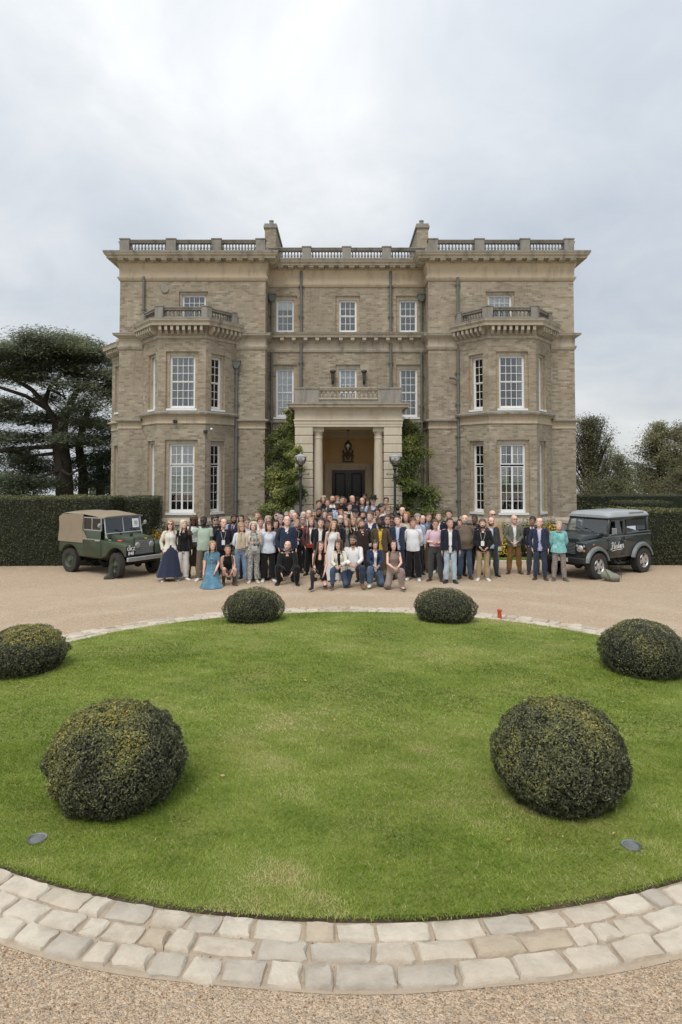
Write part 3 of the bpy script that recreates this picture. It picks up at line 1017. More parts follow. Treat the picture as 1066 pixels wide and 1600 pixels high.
def build_beds():
    # the planted strip along the foot of the house: kerb, verge, soil
    kerb = thing('kerb', 'low stone kerb between the gravel and the grass verge', 'kerb', (0, 23.82, 0))
    tag(kerb, kind='structure')
    g = random.Random(5)
    x = -8.6
    while x < 8.9:
        l = g.uniform(0.8, 1.0)
        mb = MB(); mb.bbox(0, l - 0.012, 0, 0.13, -0.05, 0.075 + g.uniform(-.006, .006), 0.012)
        mb.build('kerb_stone', M['portico'], kerb, loc=(x, 0, 0))
        x += l
    mb = MB()
    mb.add([(-8.6, 23.95, 0.045), (8.95, 23.95, 0.045), (8.95, 24.75, 0.05), (-8.6, 24.75, 0.05)], [(0, 1, 2, 3)])
    tag(mb.build('grass_verge', M['turf']), kind='structure')
    gg = np.random.default_rng(31)
    n = 30000
    P = np.stack([gg.uniform(-8.6, 8.95, n), gg.uniform(23.96, 24.75, n), np.full(n, 0.045)], 1)
    h = gg.uniform(0.03, 0.07, n); a = gg.uniform(0, 2 * PI, n); w = 0.009
    off = np.stack([np.cos(a) * w, np.sin(a) * w, 0 * a], 1)
    V = np.empty((n, 3, 3), np.float32); V[:, 0] = P - off; V[:, 1] = P + off; V[:, 2] = P + np.stack([gg.normal(0, .02, n), gg.normal(0, .02, n), h], 1)
    me = np_mesh('verge_blades', V.reshape(-1, 3), np.arange(n * 3, dtype=np.int32).reshape(n, 3), [bpy.data.materials['mown_grass']], attrs={'rnd': np.repeat(gg.uniform(0.2, 0.8, n), 3)})
    tag(link('grass', me), 'short grass of the verge in front of the flower bed', 'grass', kind='stuff')
    mb = MB()
    mb.add([(-8.6, 24.75, 0.04), (8.95, 24.75, 0.04), (8.95, 27.6, 0.06), (-8.6, 27.6, 0.06)], [(0, 1, 2, 3)])
    tag(mb.build('flower_bed_soil', M['soil']), kind='structure')

    grp = 'plants in the beds along the house'
    k = 0
    def pl(label, x, y, rx, ry, h, n, mat, size, flowers=None, cat='plant', name='bedding_plant', **kw):
        nonlocal k
        k += 1
        blob_plant(name, label, x, y, rx, ry, h, n, mat, size, 100 + k, 0.05, cat, grp, flowers, **kw)
    pl('cream flowering plant between the old car and the woman in the long skirt', -6.75, 25.6, 0.75, 0.5, 1.22, 2600, G_PALE, 0.06, (FL_CREAM, 700, 0.05))
    pl('pale leafy plant behind the cream flowers beside the bay wall', -5.75, 25.7, 0.6, 0.35, 1.12, 1800, G_PALE, 0.06, (FL_CREAM, 350, 0.05))
    pl('bright amber flowering clump low behind the bonnet of the old car', -6.45, 24.98, 0.62, 0.28, 0.86, 1600, G_YEL, 0.05, (FL_ORA, 1500, 0.05))
    pl('amber flowering clump behind the woman in the white cardigan', -5.25, 25.0, 0.65, 0.28, 0.82, 1600, G_YEL, 0.05, (FL_ORA, 1400, 0.05))
    pl('green leafy plant behind the woman in the black blazer', -4.2, 25.3, 0.6, 0.4, 0.95, 1600, G_MID, 0.06)
    pl('green leafy plant below the drainpipe behind the bald man with a badge', -3.2, 25.6, 0.6, 0.45, 0.95, 1600, G_MID, 0.06)
    pl('green leafy plant beside the wisteria foot behind the crowd', 3.1, 25.6, 0.6, 0.45, 0.95, 1600, G_MID, 0.06)
    pl('green leafy plant below the drainpipe of the bay with the open window', 4.1, 25.3, 0.6, 0.45, 0.95, 1600, G_MID, 0.06)
    pl('yellow flowered tall plant between the grey suit and the olive blazer', 5.75, 25.3, 0.42, 0.35, 1.30, 2300, G_MID, 0.06, (FL_YEL, 260, 0.07))
    pl('yellow and green low plant beside the man in the grey suit', 5.70, 24.98, 0.42, 0.22, 0.75, 1500, G_MID, 0.06, (FL_YEL, 600, 0.06))
    pl('dark leafy plant behind the man in the olive blazer', 6.55, 25.25, 0.5, 0.35, 1.28, 2200, G_MID, 0.06, (FL_YEL, 90, 0.06))
    pl('dark low plant between the olive blazer and the navy blazer', 7.05, 25.0, 0.5, 0.25, 0.62, 1600, G_DARK, 0.06)
    pl('low dark green edging plant behind the chino trousers', 5.1, 24.98, 0.5, 0.25, 0.55, 1500, G_DARK, 0.06)
    pl('yellow splashed leafy plant behind the navy blazer', 7.55, 25.5, 0.55, 0.4, 1.25, 2200, G_PALE, 0.06, (FL_YEL, 700, 0.06))
    pl('yellow splashed plant behind the woman in turquoise', 8.45, 25.3, 0.5, 0.4, 1.05, 2000, G_PALE, 0.06, (FL_YEL, 450, 0.06))
    blob_plant('golden_shrub', 'bright yellow mounded shrub at the house corner behind the estate car roof', 10.05, 27.6, 0.95, 0.8, 1.68, 5200, G_YEL, 0.07, 150, 0, 'shrub', grp)
    blob_plant('twiggy_shrub', 'brownish loose shrub between the house corner and the far hedge', 10.55, 30.5, 0.95, 0.8, 2.0, 1600, mat_leaf('brown_green_leaves', [(0, (0.05, 0.045, 0.03)), (0.5, (0.12, 0.115, 0.06)), (1, (0.24, 0.21, 0.14))]), 0.09, 151, 0, 'shrub', grp, ragged=0.6)


build_beds()


def build_small_lawn_things():
    m_lens = mat_plain('frosted_light_glass', (0.14, 0.15, 0.15), 0.4, var=0.15, scale=30)
    m_ring = mat_plain('dull_steel_ring', (0.30, 0.31, 0.31), 0.35, metal=0.8)
    for (x, y, lab) in ((2.385, 5.93, 'round glass lawn light sunk in the turf by the dark yew dome'), (-2.55, 6.05, 'half hidden round lawn light in the turf near the golden yew dome')):
        z = float(lawn_z(x, y))
        o = thing('ground_light', lab, 'lawn light', (x, y, z - 0.008), group='lights sunk in the lawn')
        mb = MB(); mb.lathe([(0.075, -0.02), (0.083, 0.012), (0.078, 0.024), (0.064, 0.020), (0.062, 0.012)], seg=28, caps=False); mb.build('rim', m_ring, o, smooth=True)
        mb = MB(); mb.lathe([(0.0635, 0.013), (0.045, 0.015), (0.001, 0.016)], seg=28); mb.build('lens', m_lens, o, smooth=True)
    red = mat_plain('orange_red_plastic', (0.50, 0.075, 0.028), 0.45, var=0.15)
    mb = MB(); mb.lathe([(0.045, 0), (0.045, 0.12), (0.036, 0.13), (0.036, 0.15), (0.052, 0.155), (0.052, 0.19), (0.04, 0.2)], seg=14)
    o = mb.build('marker_cap', red, smooth=True, loc=(3.34, 14.98, 0.02)); tag(o, 'small orange red capped marker at the edge of the far setts', 'marker')
    # scattered leaves and clippings on the grass
    g = np.random.default_rng(77)
    n = 46
    y = g.uniform(5.3, 13.5, n) ; x = g.uniform(-0.45, 0.45, n) * y
    ok = ((x - LCX) / LA) ** 2 + ((y - LCY) / LB) ** 2 < 0.97
    x, y = x[ok], y[ok]
    z = lawn_z(x, y) + 0.036
    ml = mat_leaf('fallen_leaves', [(0, (0.40, 0.22, 0.05)), (0.5, (0.55, 0.46, 0.25)), (1, (0.62, 0.58, 0.44))], 0.7, 0.2)
    me = leaves_mesh('fallen', np.stack([x, y, z], 1), np.tile([0, 0, 1.0], (len(x), 1)), 0.045, ml, g.random(len(x)), 0.45, 0.3, seed=4)
    tag(link('fallen_leaves', me), 'pale fallen leaves scattered on the lawn', 'leaves', kind='stuff')


build_small_lawn_things()
# ------------------------------------------------------------------ the house
HX = 0.23                       # the middle of the front
W_, B_, C_ = 27.6, 26.3, 28.6   # wing wall, bay front, middle wall
BACK = 42.0
house = thing('country_house', 'three storey yellow brick country house with canted bays, balustrades and a columned porch', 'house', (HX, 0, 0))


def vmesh(name, V, Fc, mats, midx=None, parent=house, smooth=False, fix=False):
    me = np_mesh(name, np.array(V, np.float32), Fc, mats, smooth, mat_idx=midx, uv=False)
    box_uv(me)
    return link(name, me, parent)


def frame2(p0, p1):
    t = Vector((p1[0] - p0[0], p1[1] - p0[1], 0)); L = t.length; t.normalize()
    return t, Vector((t.y, -t.x, 0)), L     # n points outwards when the wall is walked from left to right


def wall(p0, p1, z0, z1, holes=(), name='wall', mats=None, ring=0.10, d1=0.085, d2=0.20):
    """a brick wall with openings: each is a shallow outer recess, then the window reveal.
    holes: (u centre, width, z0, z1); z0 is the sill"""
    mats = mats or [M['brick'], M['brick_dark'], M['stone']]
    t, n, L = frame2(p0, p1)
    V = []; Fc = []; mi = []

    def P(u, z, d=0.0):
        q = Vector((p0[0], p0[1], 0)) + t * u - n * d
        return (q.x, q.y, z)

    def quad(a, b, c, d, m=0):
        k = len(V); V.extend([a, b, c, d]); Fc.append([k, k + 1, k + 2, k + 3]); mi.append(m)
    outer = [(uc - w / 2 - ring, uc + w / 2 + ring, a, b + ring * 1.1) for uc, w, a, b in holes]
    us = sorted({0, L, *[o[0] for o in outer], *[o[1] for o in outer]})
    zs = sorted({z0, z1, *[o[2] for o in outer], *[o[3] for o in outer]})
    for i in range(len(us) - 1):
        for j in range(len(zs) - 1):
            um, zm = (us[i] + us[i + 1]) / 2, (zs[j] + zs[j + 1]) / 2
            if any(o[0] < um < o[1] and o[2] < zm < o[3] for o in outer): continue
            quad(P(us[i], zs[j]), P(us[i + 1], zs[j]), P(us[i + 1], zs[j + 1]), P(us[i], zs[j + 1]))
    for (uc, w, a, b), o in zip(holes, outer):
        u0, u1 = uc - w / 2, uc + w / 2
        # recess sides
        quad(P(o[0], o[2]), P(o[0], o[3]), P(o[0], o[3], d1), P(o[0], o[2], d1), 1)
        quad(P(o[1], o[3]), P(o[1], o[2]), P(o[1], o[2], d1), P(o[1], o[3], d1), 1)
        quad(P(o[0], o[3]), P(o[1], o[3]), P(o[1], o[3], d1), P(o[0], o[3], d1), 2)
        quad(P(o[1], o[2]), P(o[0], o[2]), P(o[0], o[2], d1), P(o[1], o[2], d1), 2)
        # back of the recess, a ring round the opening
        quad(P(o[0], a, d1), P(u0, a, d1), P(u0, b, d1), P(o[0], b, d1), 1)
        quad(P(u1, a, d1), P(o[1], a, d1), P(o[1], b, d1), P(u1, b, d1), 1)
        quad(P(o[0], b, d1), P(o[1], b, d1), P(o[1], o[3], d1), P(o[0], o[3], d1), 2)
        # reveal
        quad(P(u0, a, d1), P(u0, b, d1), P(u0, b, d2 + .1), P(u0, a, d2 + .1), 2)
        quad(P(u1, b, d1), P(u1, a, d1), P(u1, a, d2 + .1), P(u1, b, d2 + .1), 2)
        quad(P(u0, b, d1), P(u1, b, d1), P(u1, b, d2 + .1), P(u0, b, d2 + .1), 2)
        quad(P(u1, a, d1), P(u0, a, d1), P(u0, a, d2 + .1), P(u1, a, d2 + .1), 2)
    return vmesh(name, V, Fc, mats, mi)


def moulding(path, prof, name, mat, z=0.0, ends=True, parent=house):
    """a profile [(out, z)...] carried along a path of wall corners with mitres"""
    pts = [Vector((p[0], p[1], 0)) for p in path]
    n = len(pts)
    offs = []
    for i in range(n):
        ns = []
        if i > 0: ns.append(frame2(path[i - 1], path[i])[1])
        if i < n - 1: ns.append(frame2(path[i], path[i + 1])[1])
        if len(ns) == 1: offs.append(ns[0])
        else:
            m = ns[0] + ns[1]; m.normalize(); offs.append(m / max(0.3, m.dot(ns[0])))
    V = []; k = len(prof)
    for i in range(n):
        for o, h in prof:
            q = pts[i] + offs[i] * o; V.append((q.x, q.y, z + h))
    Fc = []
    for i in range(n - 1):
        for j in range(k - 1):
            Fc.append([i * k + j, (i + 1) * k + j, (i + 1) * k + j + 1, i * k + j + 1])
    if ends:
        Fc.append(list(range(k))[::-1]); Fc.append([(n - 1) * k + j for j in range(k)])
    return vmesh(name, V, Fc, [mat], parent=parent)


PANE_ME = {}


def pane_mesh(w, h, mat='glass'):
    key = (round(w, 3), round(h, 3), mat)
    if key not in PANE_ME:
        e = 0.0022
        mb = MB(); mb.box(-w / 2, w / 2, -e, e, -h / 2, h / 2)
        PANE_ME[key] = mb.mesh('pane', M[mat])
    return PANE_ME[key]


def window(p0, p1, uc, w, z0, z1, cols, layout, depth=0.20, sill=True, blind=None, dress=None, room='room', label=None):
    """layout: list of (z fraction bottom, z fraction top, rows) sashes, bottom first. One part; panes, sill and blind are its sub-parts."""
    t, n, L = frame2(p0, p1)
    c = Vector((p0[0], p0[1], 0)) + t * uc
    Mx = Matrix(((t.x, -n.x, 0, c.x), (t.y, -n.y, 0, c.y), (0, 0, 1, 0), (0, 0, 0, 1)))   # local x along the wall, y inwards
    mb = MB(); f = 0.048
    y0, y1 = depth - 0.03, depth + 0.05
    mb.box(-w / 2, -w / 2 + f, y0, y1, z0, z1); mb.box(w / 2 - f, w / 2, y0, y1, z0, z1)
    mb.box(-w / 2 + f, w / 2 - f, y0, y1, z1 - f, z1); mb.box(-w / 2 + f, w / 2 - f, y0, y1, z0, z0 + 0.07)
    H = z1 - z0
    panes = []
    for si, (fa, fb, rows) in enumerate(layout):
        a = z0 + 0.07 + fa * (H - 0.07 - f); b = z0 + 0.07 + fb * (H - 0.07 - f)
        yo = depth + (0.012 if si % 2 == 0 else -0.006)
        split = cols if isinstance(cols, int) else cols[0]
        groups = [(-w / 2 + f, w / 2 - f, split)] if isinstance(cols, int) else [(-w / 2 + f, 0, cols[1]), (0, w / 2 - f, cols[1])]
        for (ga, gb, cn) in groups:
            s = 0.030 if isinstance(cols, int) else 0.034
            mb.box(ga, ga + s, yo - .014, yo + .026, a, b); mb.box(gb - s, gb, yo - .014, yo + .026, a, b)
            mb.box(ga + s, gb - s, yo - .014, yo + .026, a, a + s * 1.25); mb.box(ga + s, gb - s, yo - .014, yo + .026, b - s, b)
            ia, ib, ja, jb = ga + s, gb - s, a + s * 1.25, b - s
            pw, ph = (ib - ia) / cn, (jb - ja) / rows
            g = 0.0095
            for q in range(1, cn): mb.box(ia + q * pw - g, ia + q * pw + g, yo - .010, yo + .018, ja, jb)
            for q in range(1, rows):
                for r_ in range(cn): mb.box(ia + r_ * pw + (g if r_ else 0), ia + (r_ + 1) * pw - (g if r_ < cn - 1 else 0), yo - .009, yo + .017, ja + q * ph - g, ja + q * ph + g)
            for q in range(rows):
                for r_ in range(cn): panes.append((ia + (r_ + .5) * pw, yo + 0.004, ja + (q + .5) * ph, pw - 2 * g + .004, ph - 2 * g + .004))
    me = mb.mesh('window', M['white_paint'])
    o = link('window', me, house); o.matrix_local = Mx
    if label: o['label'] = label
    for (x, y, z, pw, ph) in panes:
        link('pane', pane_mesh(pw, ph), o, loc=(x, y, z))
    if sill:
        mb = MB(); mb.prism([(-0.03, z0 - 0.085), (-0.03, z0 - 0.01), (depth, z0 + 0.006), (depth, z0 - 0.085)], 'x', -w / 2 - 0.09, w / 2 + 0.09)
        mb.build('sill', M['white_paint'], o)
    # what stands behind the glass
    if blind:
        for (xa, xb, za, zb, mt) in blind:
            mb = MB()
            if mt == 'blind':
                mb.box(xa * w, xb * w, depth + .065, depth + .069, z0 + za * H, z0 + zb * H)
                mb.box(xa * w, xb * w, depth + .06, depth + .075, z0 + za * H - .02, z0 + za * H)
                mb.build('blind', M['blind'], o)
            else:
                k = 30; top = []; bot = []
                for q in range(k + 1):
                    u = xa + (xb - xa) * q / k
                    y = depth + .105 + 0.022 * math.sin(q * 2.1) + 0.012 * math.sin(q * 5.3 + 1)
                    top.append((u * w, y, z0 + zb * H)); bot.append((u * w, y, z0 + za * H))
                nn = len(top)
                mb.add(top + bot, [(q, q + 1, nn + q + 1, nn + q) for q in range(k)])
                mb.build('curtain', M[mt], o, smooth=True)
    mb = MB()   # the dim room: five sides of a box
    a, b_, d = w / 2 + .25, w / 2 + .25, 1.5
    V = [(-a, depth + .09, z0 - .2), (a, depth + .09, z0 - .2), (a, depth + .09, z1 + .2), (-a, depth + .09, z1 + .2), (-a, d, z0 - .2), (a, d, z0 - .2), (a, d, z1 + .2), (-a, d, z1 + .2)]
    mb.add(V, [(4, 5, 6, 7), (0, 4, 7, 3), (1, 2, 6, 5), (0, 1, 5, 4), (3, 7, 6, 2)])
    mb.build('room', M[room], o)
    return o


def balustrade(pts, z0, h_plinth, h_bal, h_rail, spacing, piers, parent_name='balustrade', mat='stone_top', pier_w=0.36, set_in=0.0, bal_r=0.055, extra=None):
    """one part; its rails, piers are its mesh, each baluster a sub-part.
    pts: path; piers: list of (segment, u) pier centres"""
    ztop = z0 + h_plinth + h_bal + h_rail
    mb = MB()
    bal = []
    for i in range(len(pts) - 1):
        t, n, L = frame2(pts[i], pts[i + 1])
        o = Vector((pts[i][0], pts[i][1], 0))
        Mx = Matrix(((t.x, n.x, 0, o.x), (t.y, n.y, 0, o.y), (0, 0, 1, 0), (0, 0, 0, 1)))
        ps = sorted(u for s, u in piers if s == i)
        mb.box(0, L, -0.14, 0.14, z0, z0 + h_plinth, Mx)
        mb.box(0, L, -0.115, 0.115, z0 + h_plinth + h_bal, ztop - 0.035, Mx)
        mb.box(-0.0, L, -0.15, 0.15, ztop - 0.035, ztop, Mx)
        for u in ps:
            mb.box(u - pier_w / 2, u + pier_w / 2, -0.17, 0.17, z0 - 0.004, ztop + 0.012, Mx)
            mb.box(u - pier_w / 2 - .02, u + pier_w / 2 + .02, -0.19, 0.19, ztop + 0.012, ztop + 0.05, Mx)
        ed = [-pier_w / 2] + ps + [L + pier_w / 2]
        for a, b in zip(ed[:-1], ed[1:]):
            a2, b2 = a + pier_w / 2, b - pier_w / 2
            if b2 - a2 < 0.15: continue
            m_ = max(1, int(round((b2 - a2) / spacing)))
            for q in range(m_):
                u = a2 + (b2 - a2) * (q + .5) / m_
                p = Mx @ Vector((u, 0, z0 + h_plinth)); bal.append(p)
    o = mb.build(parent_name, M[mat], house)
    key = ('bal', round(h_bal, 3), bal_r)
    if key not in PANE_ME:
        h = h_bal; r_ = bal_r; b2 = MB()
        b2.box(-r_, r_, -r_, r_, 0, 0.12 * h); b2.box(-r_, r_, -r_, r_, 0.9 * h, h)
        b2.lathe([(r_ * .62, .12 * h), (r_ * .5, .17 * h), (r_ * .98, .34 * h), (r_ * .92, .42 * h), (r_ * .42, .66 * h), (r_ * .38, .74 * h), (r_ * .62, .82 * h), (r_ * .6, .9 * h)], seg=8, caps=False)
        PANE_ME[key] = b2.mesh('baluster', M[mat], smooth=True)
    for p in bal:
        link('baluster', PANE_ME[key], o, loc=p)
    return o


BLOCKS = {}


def blocks(path, z0, z1, spacing, depth, w, name='modillion', mat='stone', out0=0.0, skip=(), margin=0.12):
    """brackets under a cornice, each one a part"""
    key = (name, round(depth, 3), round(w, 3), round(z1 - z0, 3), mat)
    if key not in BLOCKS:
        h = z1 - z0; mb = MB()
        mb.prism([(0, 0.25 * h), (-depth * .45, 0), (-depth * .8, .3 * h), (-depth, .45 * h), (-depth, h), (0, h)], 'x', -w / 2, w / 2)
        BLOCKS[key] = mb.mesh(name, M[mat])
    for i in range(len(path) - 1):
        if i in skip: continue
        t, n, L = frame2(path[i], path[i + 1])
        m_ = max(1, int(round((L - 2 * margin) / spacing)))
        for q in range(m_ + 1):
            u = margin + (L - 2 * margin) * q / m_
            p = Vector((path[i][0], path[i][1], 0)) + t * u + n * out0
            link(name, BLOCKS[key], house, loc=(p.x, p.y, z0), rotz=math.atan2(t.y, t.x))


def build_house():
    XO, XI = 8.98, 3.22
    front = [(-XO, BACK), (-XO, W_), (-XI, W_), (-XI, C_), (XI, C_), (XI, W_), (XO, W_), (XO, BACK)]
    G, S1, S2, TOP = 0.0, 5.10, 8.45, 11.66
    bayc = 6.20; bf, bb = 0.89, 1.84       # half widths of the bay front and of its root
    # ---- walls
    for sgn in (-1, 1):
        x0, x1 = (-XO, -XI) if sgn < 0 else (XI, XO)
        c = sgn * bayc
        # wing front: either side of the bay below, whole above
        wall((x0, W_), (c - bb, W_), G, 8.72)
        wall((c + bb, W_), (x1, W_), G, 8.72)
        tw = sgn * 6.07
        wall((x0, W_), (x1, W_), 8.72, 10.62, [(tw - x0, 0.95, 8.86, 10.07)])
        window((x0, W_), (x1, W_), tw - x0, 0.95, 8.86, 10.07, 4, [(0, .5, 2), (.5, 1, 2)], blind=[(-.5, .5, .55, 1, 'blind')] if sgn > 0 else None, room='room_grey')
        # bay: left face, front, right face
        pts = [(c - bb, W_), (c - bf, B_), (c + bf, B_), (c + bb, W_)]
        side_w = 0.53
        for k in range(3):
            p0, p1 = pts[k], pts[k + 1]
            L = math.hypot(p1[0] - p0[0], p1[1] - p0[1])
            fw = 0.96 if k == 1 else side_w
            uc = L / 2 if k == 1 else (L * 0.60 if k == 0 else L * 0.40)
            wall(p0, p1, G, 8.12, [(uc, fw, 1.53, 4.11), (uc, fw, 5.43, 7.43)], name='bay_wall', ring=0.13 if k == 1 else 0.10)
            if k == 1:
                if sgn < 0:
                    window(p0, p1, uc, fw, 5.43, 7.43, 4, [(0, .5, 3), (.5, 1, 3)], blind=[(.30, .5, 0, 1, 'net')], room='room_grey')
                    window(p0, p1, uc, fw, 1.53, 4.11, (2, 2), [(0, .675, 5), (.70, 1, 2)], blind=[(-.5, .5, .26, 1, 'blind')])
                else:
                    window(p0, p1, uc, fw, 5.43, 7.43, 4, [(0, .5, 3), (.5, 1, 3)], blind=[(.28, .5, 0, 1, 'net')], room='room_grey')
                    window(p0, p1, uc, fw, 1.53, 4.11, (2, 2), [(0, .675, 5), (.70, 1, 2)], blind=[(-.5, -.12, .44, .66, 'blind'), (.05, .5, .44, .66, 'blind'), (.02, .5, .70, 1, 'net'), (-.5, -.25, .70, 1, 'net'), (.36, .5, 0, .44, 'net')])
            else:
                inner = (k == 2 and sgn < 0) or (k == 0 and sgn > 0)
                window(p0, p1, uc, fw, 5.43, 7.43, 2, [(0, .5, 3), (.5, 1, 3)], blind=[(-.5, .1, 0, 1, 'net')] if sgn < 0 else None, room='room_grey' if sgn < 0 else 'room')
                window(p0, p1, uc, fw, 1.53, 4.11, 2, [(0, .675, 5), (.70, 1, 2)], blind=([(-.5, .5, .72, 1, 'blind')] if sgn < 0 else [(-.5, .5, .25, .66, 'blind'), (-.5, .5, .72, 1, 'net')]) if inner else [(-.5, .5, .2, 1, 'blind')])
        # bay plinth, string course, cornice, balcony
        moulding(pts, [(0, 0), (.06, 0), (.06, 1.08)], 'plinth', M['brick'])
        moulding(pts, [(.05, 1.08), (.10, 1.085), (.10, 1.21), (.085, 1.24), (.04, 1.33), (0, 1.33)], 'plinth_band', M['stone'])
        moulding(pts, [(0, 4.86), (.035, 4.86), (.035, 4.92), (.02, 4.93), (.02, 5.12), (.05, 5.14), (.07, 5.18), (.16, 5.20), (.17, 5.25), (0, 5.30)], 'string_course', M['ochre'])
        moulding(pts, [(.12, 5.195), (.175, 5.195), (.185, 5.262), (.03, 5.315), (0, 5.315)], 'string_coping', M['stone_top'])
        moulding(pts, [(0, 8.06), (.03, 8.06), (.06, 8.12), (.06, 8.15), (.025, 8.16), (.025, 8.44), (.06, 8.46)], 'bay_frieze', M['stone'])
        blocks(pts, 8.20, 8.50, 0.215, 0.30, 0.10, out0=0.02)
        moulding(pts, [(0, 8.44), (.06, 8.46), (.07, 8.50), (.36, 8.505), (.37, 8.60), (.43, 8.68), (.44, 8.74), (.20, 8.80), (-.4, 8.82)], 'bay_cornice', M['stone'])
        moulding(pts, [(.42, 8.735), (.445, 8.735), (.445, 8.762), (.20, 8.815), (-.6, 8.83)], 'bay_roof_lead', M['stone_top'])
        inset = 0.10
        q = [(c - bb + .10, W_ - .02), (c - bf + .03, B_ + inset), (c + bf - .03, B_ + inset), (c + bb - .10, W_ - .02)]
        Ls = [math.hypot(q[i + 1][0] - q[i][0], q[i + 1][1] - q[i][1]) for i in range(3)]
        balustrade(q, 8.82, 0.07, 0.26, 0.11, 0.145, [(0, 0.1), (0, Ls[0] - .02), (1, 0.02), (1, Ls[1] - .02), (2, .02), (2, Ls[2] - .1)], pier_w=0.24, bal_r=0.048)
    # middle wall
    m0, m1 = (-XI, C_), (XI, C_)
    hol = []
    for xc in (-2.53, 0.05, 2.53):
        hol.append((xc + XI, 0.73, 8.75, 10.10)); hol.append((xc + XI, 0.73, 5.27, 7.26))
    wall(m0, m1, 4.9, 10.62, hol, ring=0.14)
    for i, xc in enumerate((-2.53, 0.05, 2.53)):
        window(m0, m1, xc + XI, 0.73, 8.75, 10.10, 3, [(0, .5, 2), (.5, 1, 2)], blind=[(-.5, .5, .72, 1, 'blind')] if i == 0 else None, room='room_grey')
        bl = [(-.5, .5, 0, 1, 'net')] if i < 2 else [(-.5, -.28, 0, .6, 'net')]
        window(m0, m1, xc + XI, 0.73, 5.27, 7.26, 3, [(0, .5, 3), (.5, 1, 3)], blind=bl, room='room_grey')
    # middle wall, ground floor: either side of the porch; the wall in the porch is ochre and has the door
    wall((-XI, C_), (-1.92, C_), G, 4.9); wall((2.00, C_), (XI, C_), G, 4.9)
    # flank walls and back, roof
    wall((-XO, BACK), (-XO, W_), G, 10.62); wall((XO, W_), (XO, BACK), G, 10.62)
    wall((-XI, W_), (-XI, C_), G, 10.62); wall((XI, C_), (XI, W_), G, 10.62)
    wall((XO, BACK), (-XO, BACK), G, 11.66)
    mb = MB(); mb.box(-XO + .05, XO - .05, W_ + 1.3, BACK - .05, 11.55, 11.66); mb.box(-XO + .05, -XI - .05, W_ + .05, W_ + 1.3, 11.55, 11.66); mb.box(XI + .05, XO - .05, W_ + .05, W_ + 1.3, 11.55, 11.66)
    mb.build('roof', M['lead'], house)
    # corner pilaster strips of the wings (a brick proud of the wall at each outer corner)
    # ---- bands across the whole front (broken by the bays below)
    for seg in (front[0:2] + [(-bayc - bb, W_)], [(-bayc + bb, W_), (-XI, W_), (-XI, C_), (XI, C_), (XI, W_), (bayc - bb, W_)], [(bayc + bb, W_), (XO, W_), (XO, BACK)]):
        moulding(seg, [(0, 4.74), (.03, 4.74), (.03, 4.79), (.015, 4.80), (.015, 4.98), (.05, 5.00), (.13, 5.03), (.14, 5.08), (0, 5.11)], 'string_course', M['ochre'])
        moulding(seg, [(.10, 5.03), (.15, 5.03), (.155, 5.085), (.02, 5.125), (0, 5.125)], 'string_coping', M['stone_top'])
    for seg in (front[0:2] + [(-bayc - bb, W_)], [(-bayc + bb, W_), (-XI, W_), (-XI, C_), (-1.92, C_)], [(2.0, C_), (XI, C_), (XI, W_), (bayc - bb, W_)], [(bayc + bb, W_), (XO, W_), (XO, BACK)]):
        moulding(seg, [(0, 0), (.06, 0), (.06, 1.04)], 'plinth', M['brick'])
        moulding(seg, [(.05, 1.04), (.10, 1.045), (.10, 1.16), (.085, 1.20), (.04, 1.27), (0, 1.27)], 'plinth_band', M['stone'])
    for seg in (front[0:2] + [(-bayc - bb - .0, W_)], [(-bayc + bb, W_), (-XI, W_), (-XI, C_)], [(XI, C_), (XI, W_), (bayc - bb, W_)], [(bayc + bb, W_), (XO, W_), (XO, BACK)]):
        moulding(seg, [(0, 7.86), (.03, 7.86), (.07, 7.95), (.08, 8.0), (.02, 8.02), (.02, 8.28), (.06, 8.31), (.12, 8.36), (.20, 8.40), (.21, 8.47), (0, 8.52)], 'storey_cornice', M['stone'])
        moulding(seg, [(.18, 8.455), (.222, 8.455), (.222, 8.485), (.02, 8.535), (0, 8.535)], 'cornice_coping', M['stone_top'])
    cseg = [m0, m1]
    moulding(cseg, [(0, 7.92), (.04, 7.92), (.07, 8.0), (.02, 8.03), (.02, 8.34), (.05, 8.36), (.05, 8.48), (.30, 8.485), (.32, 8.56), (.37, 8.62), (.38, 8.67), (0, 8.72)], 'storey_cornice', M['stone'])
    moulding(cseg, [(.34, 8.655), (.39, 8.655), (.39, 8.685), (0, 8.735)], 'cornice_coping', M['stone_top'])
    blocks(cseg, 8.30, 8.48, 0.46, 0.24, 0.15, out0=0.045)
    # ---- the great cornice
    moulding(front, [(0, 10.60), (.03, 10.60), (.08, 10.68), (.10, 10.74), (.03, 10.77), (.03, 11.0), (.05, 11.12), (.10, 11.24), (.10, 11.30)], 'frieze', M['ochre'])
    moulding(front, [(.09, 11.295), (.13, 11.30), (.13, 11.40), (.42, 11.405), (.43, 11.47), (.49, 11.52), (.52, 11.60), (.52, 11.655), (.35, 11.69), (-.6, 11.70)], 'cornice', M['stone'])
    moulding(front, [(.50, 11.60), (.532, 11.60), (.535, 11.672), (.35, 11.705), (-.6, 11.715)], 'cornice_coping', M['stone_top'])
    blocks(front, 11.30, 11.405, 0.42, 0.27, 0.22, out0=0.125, skip=(0, 6))
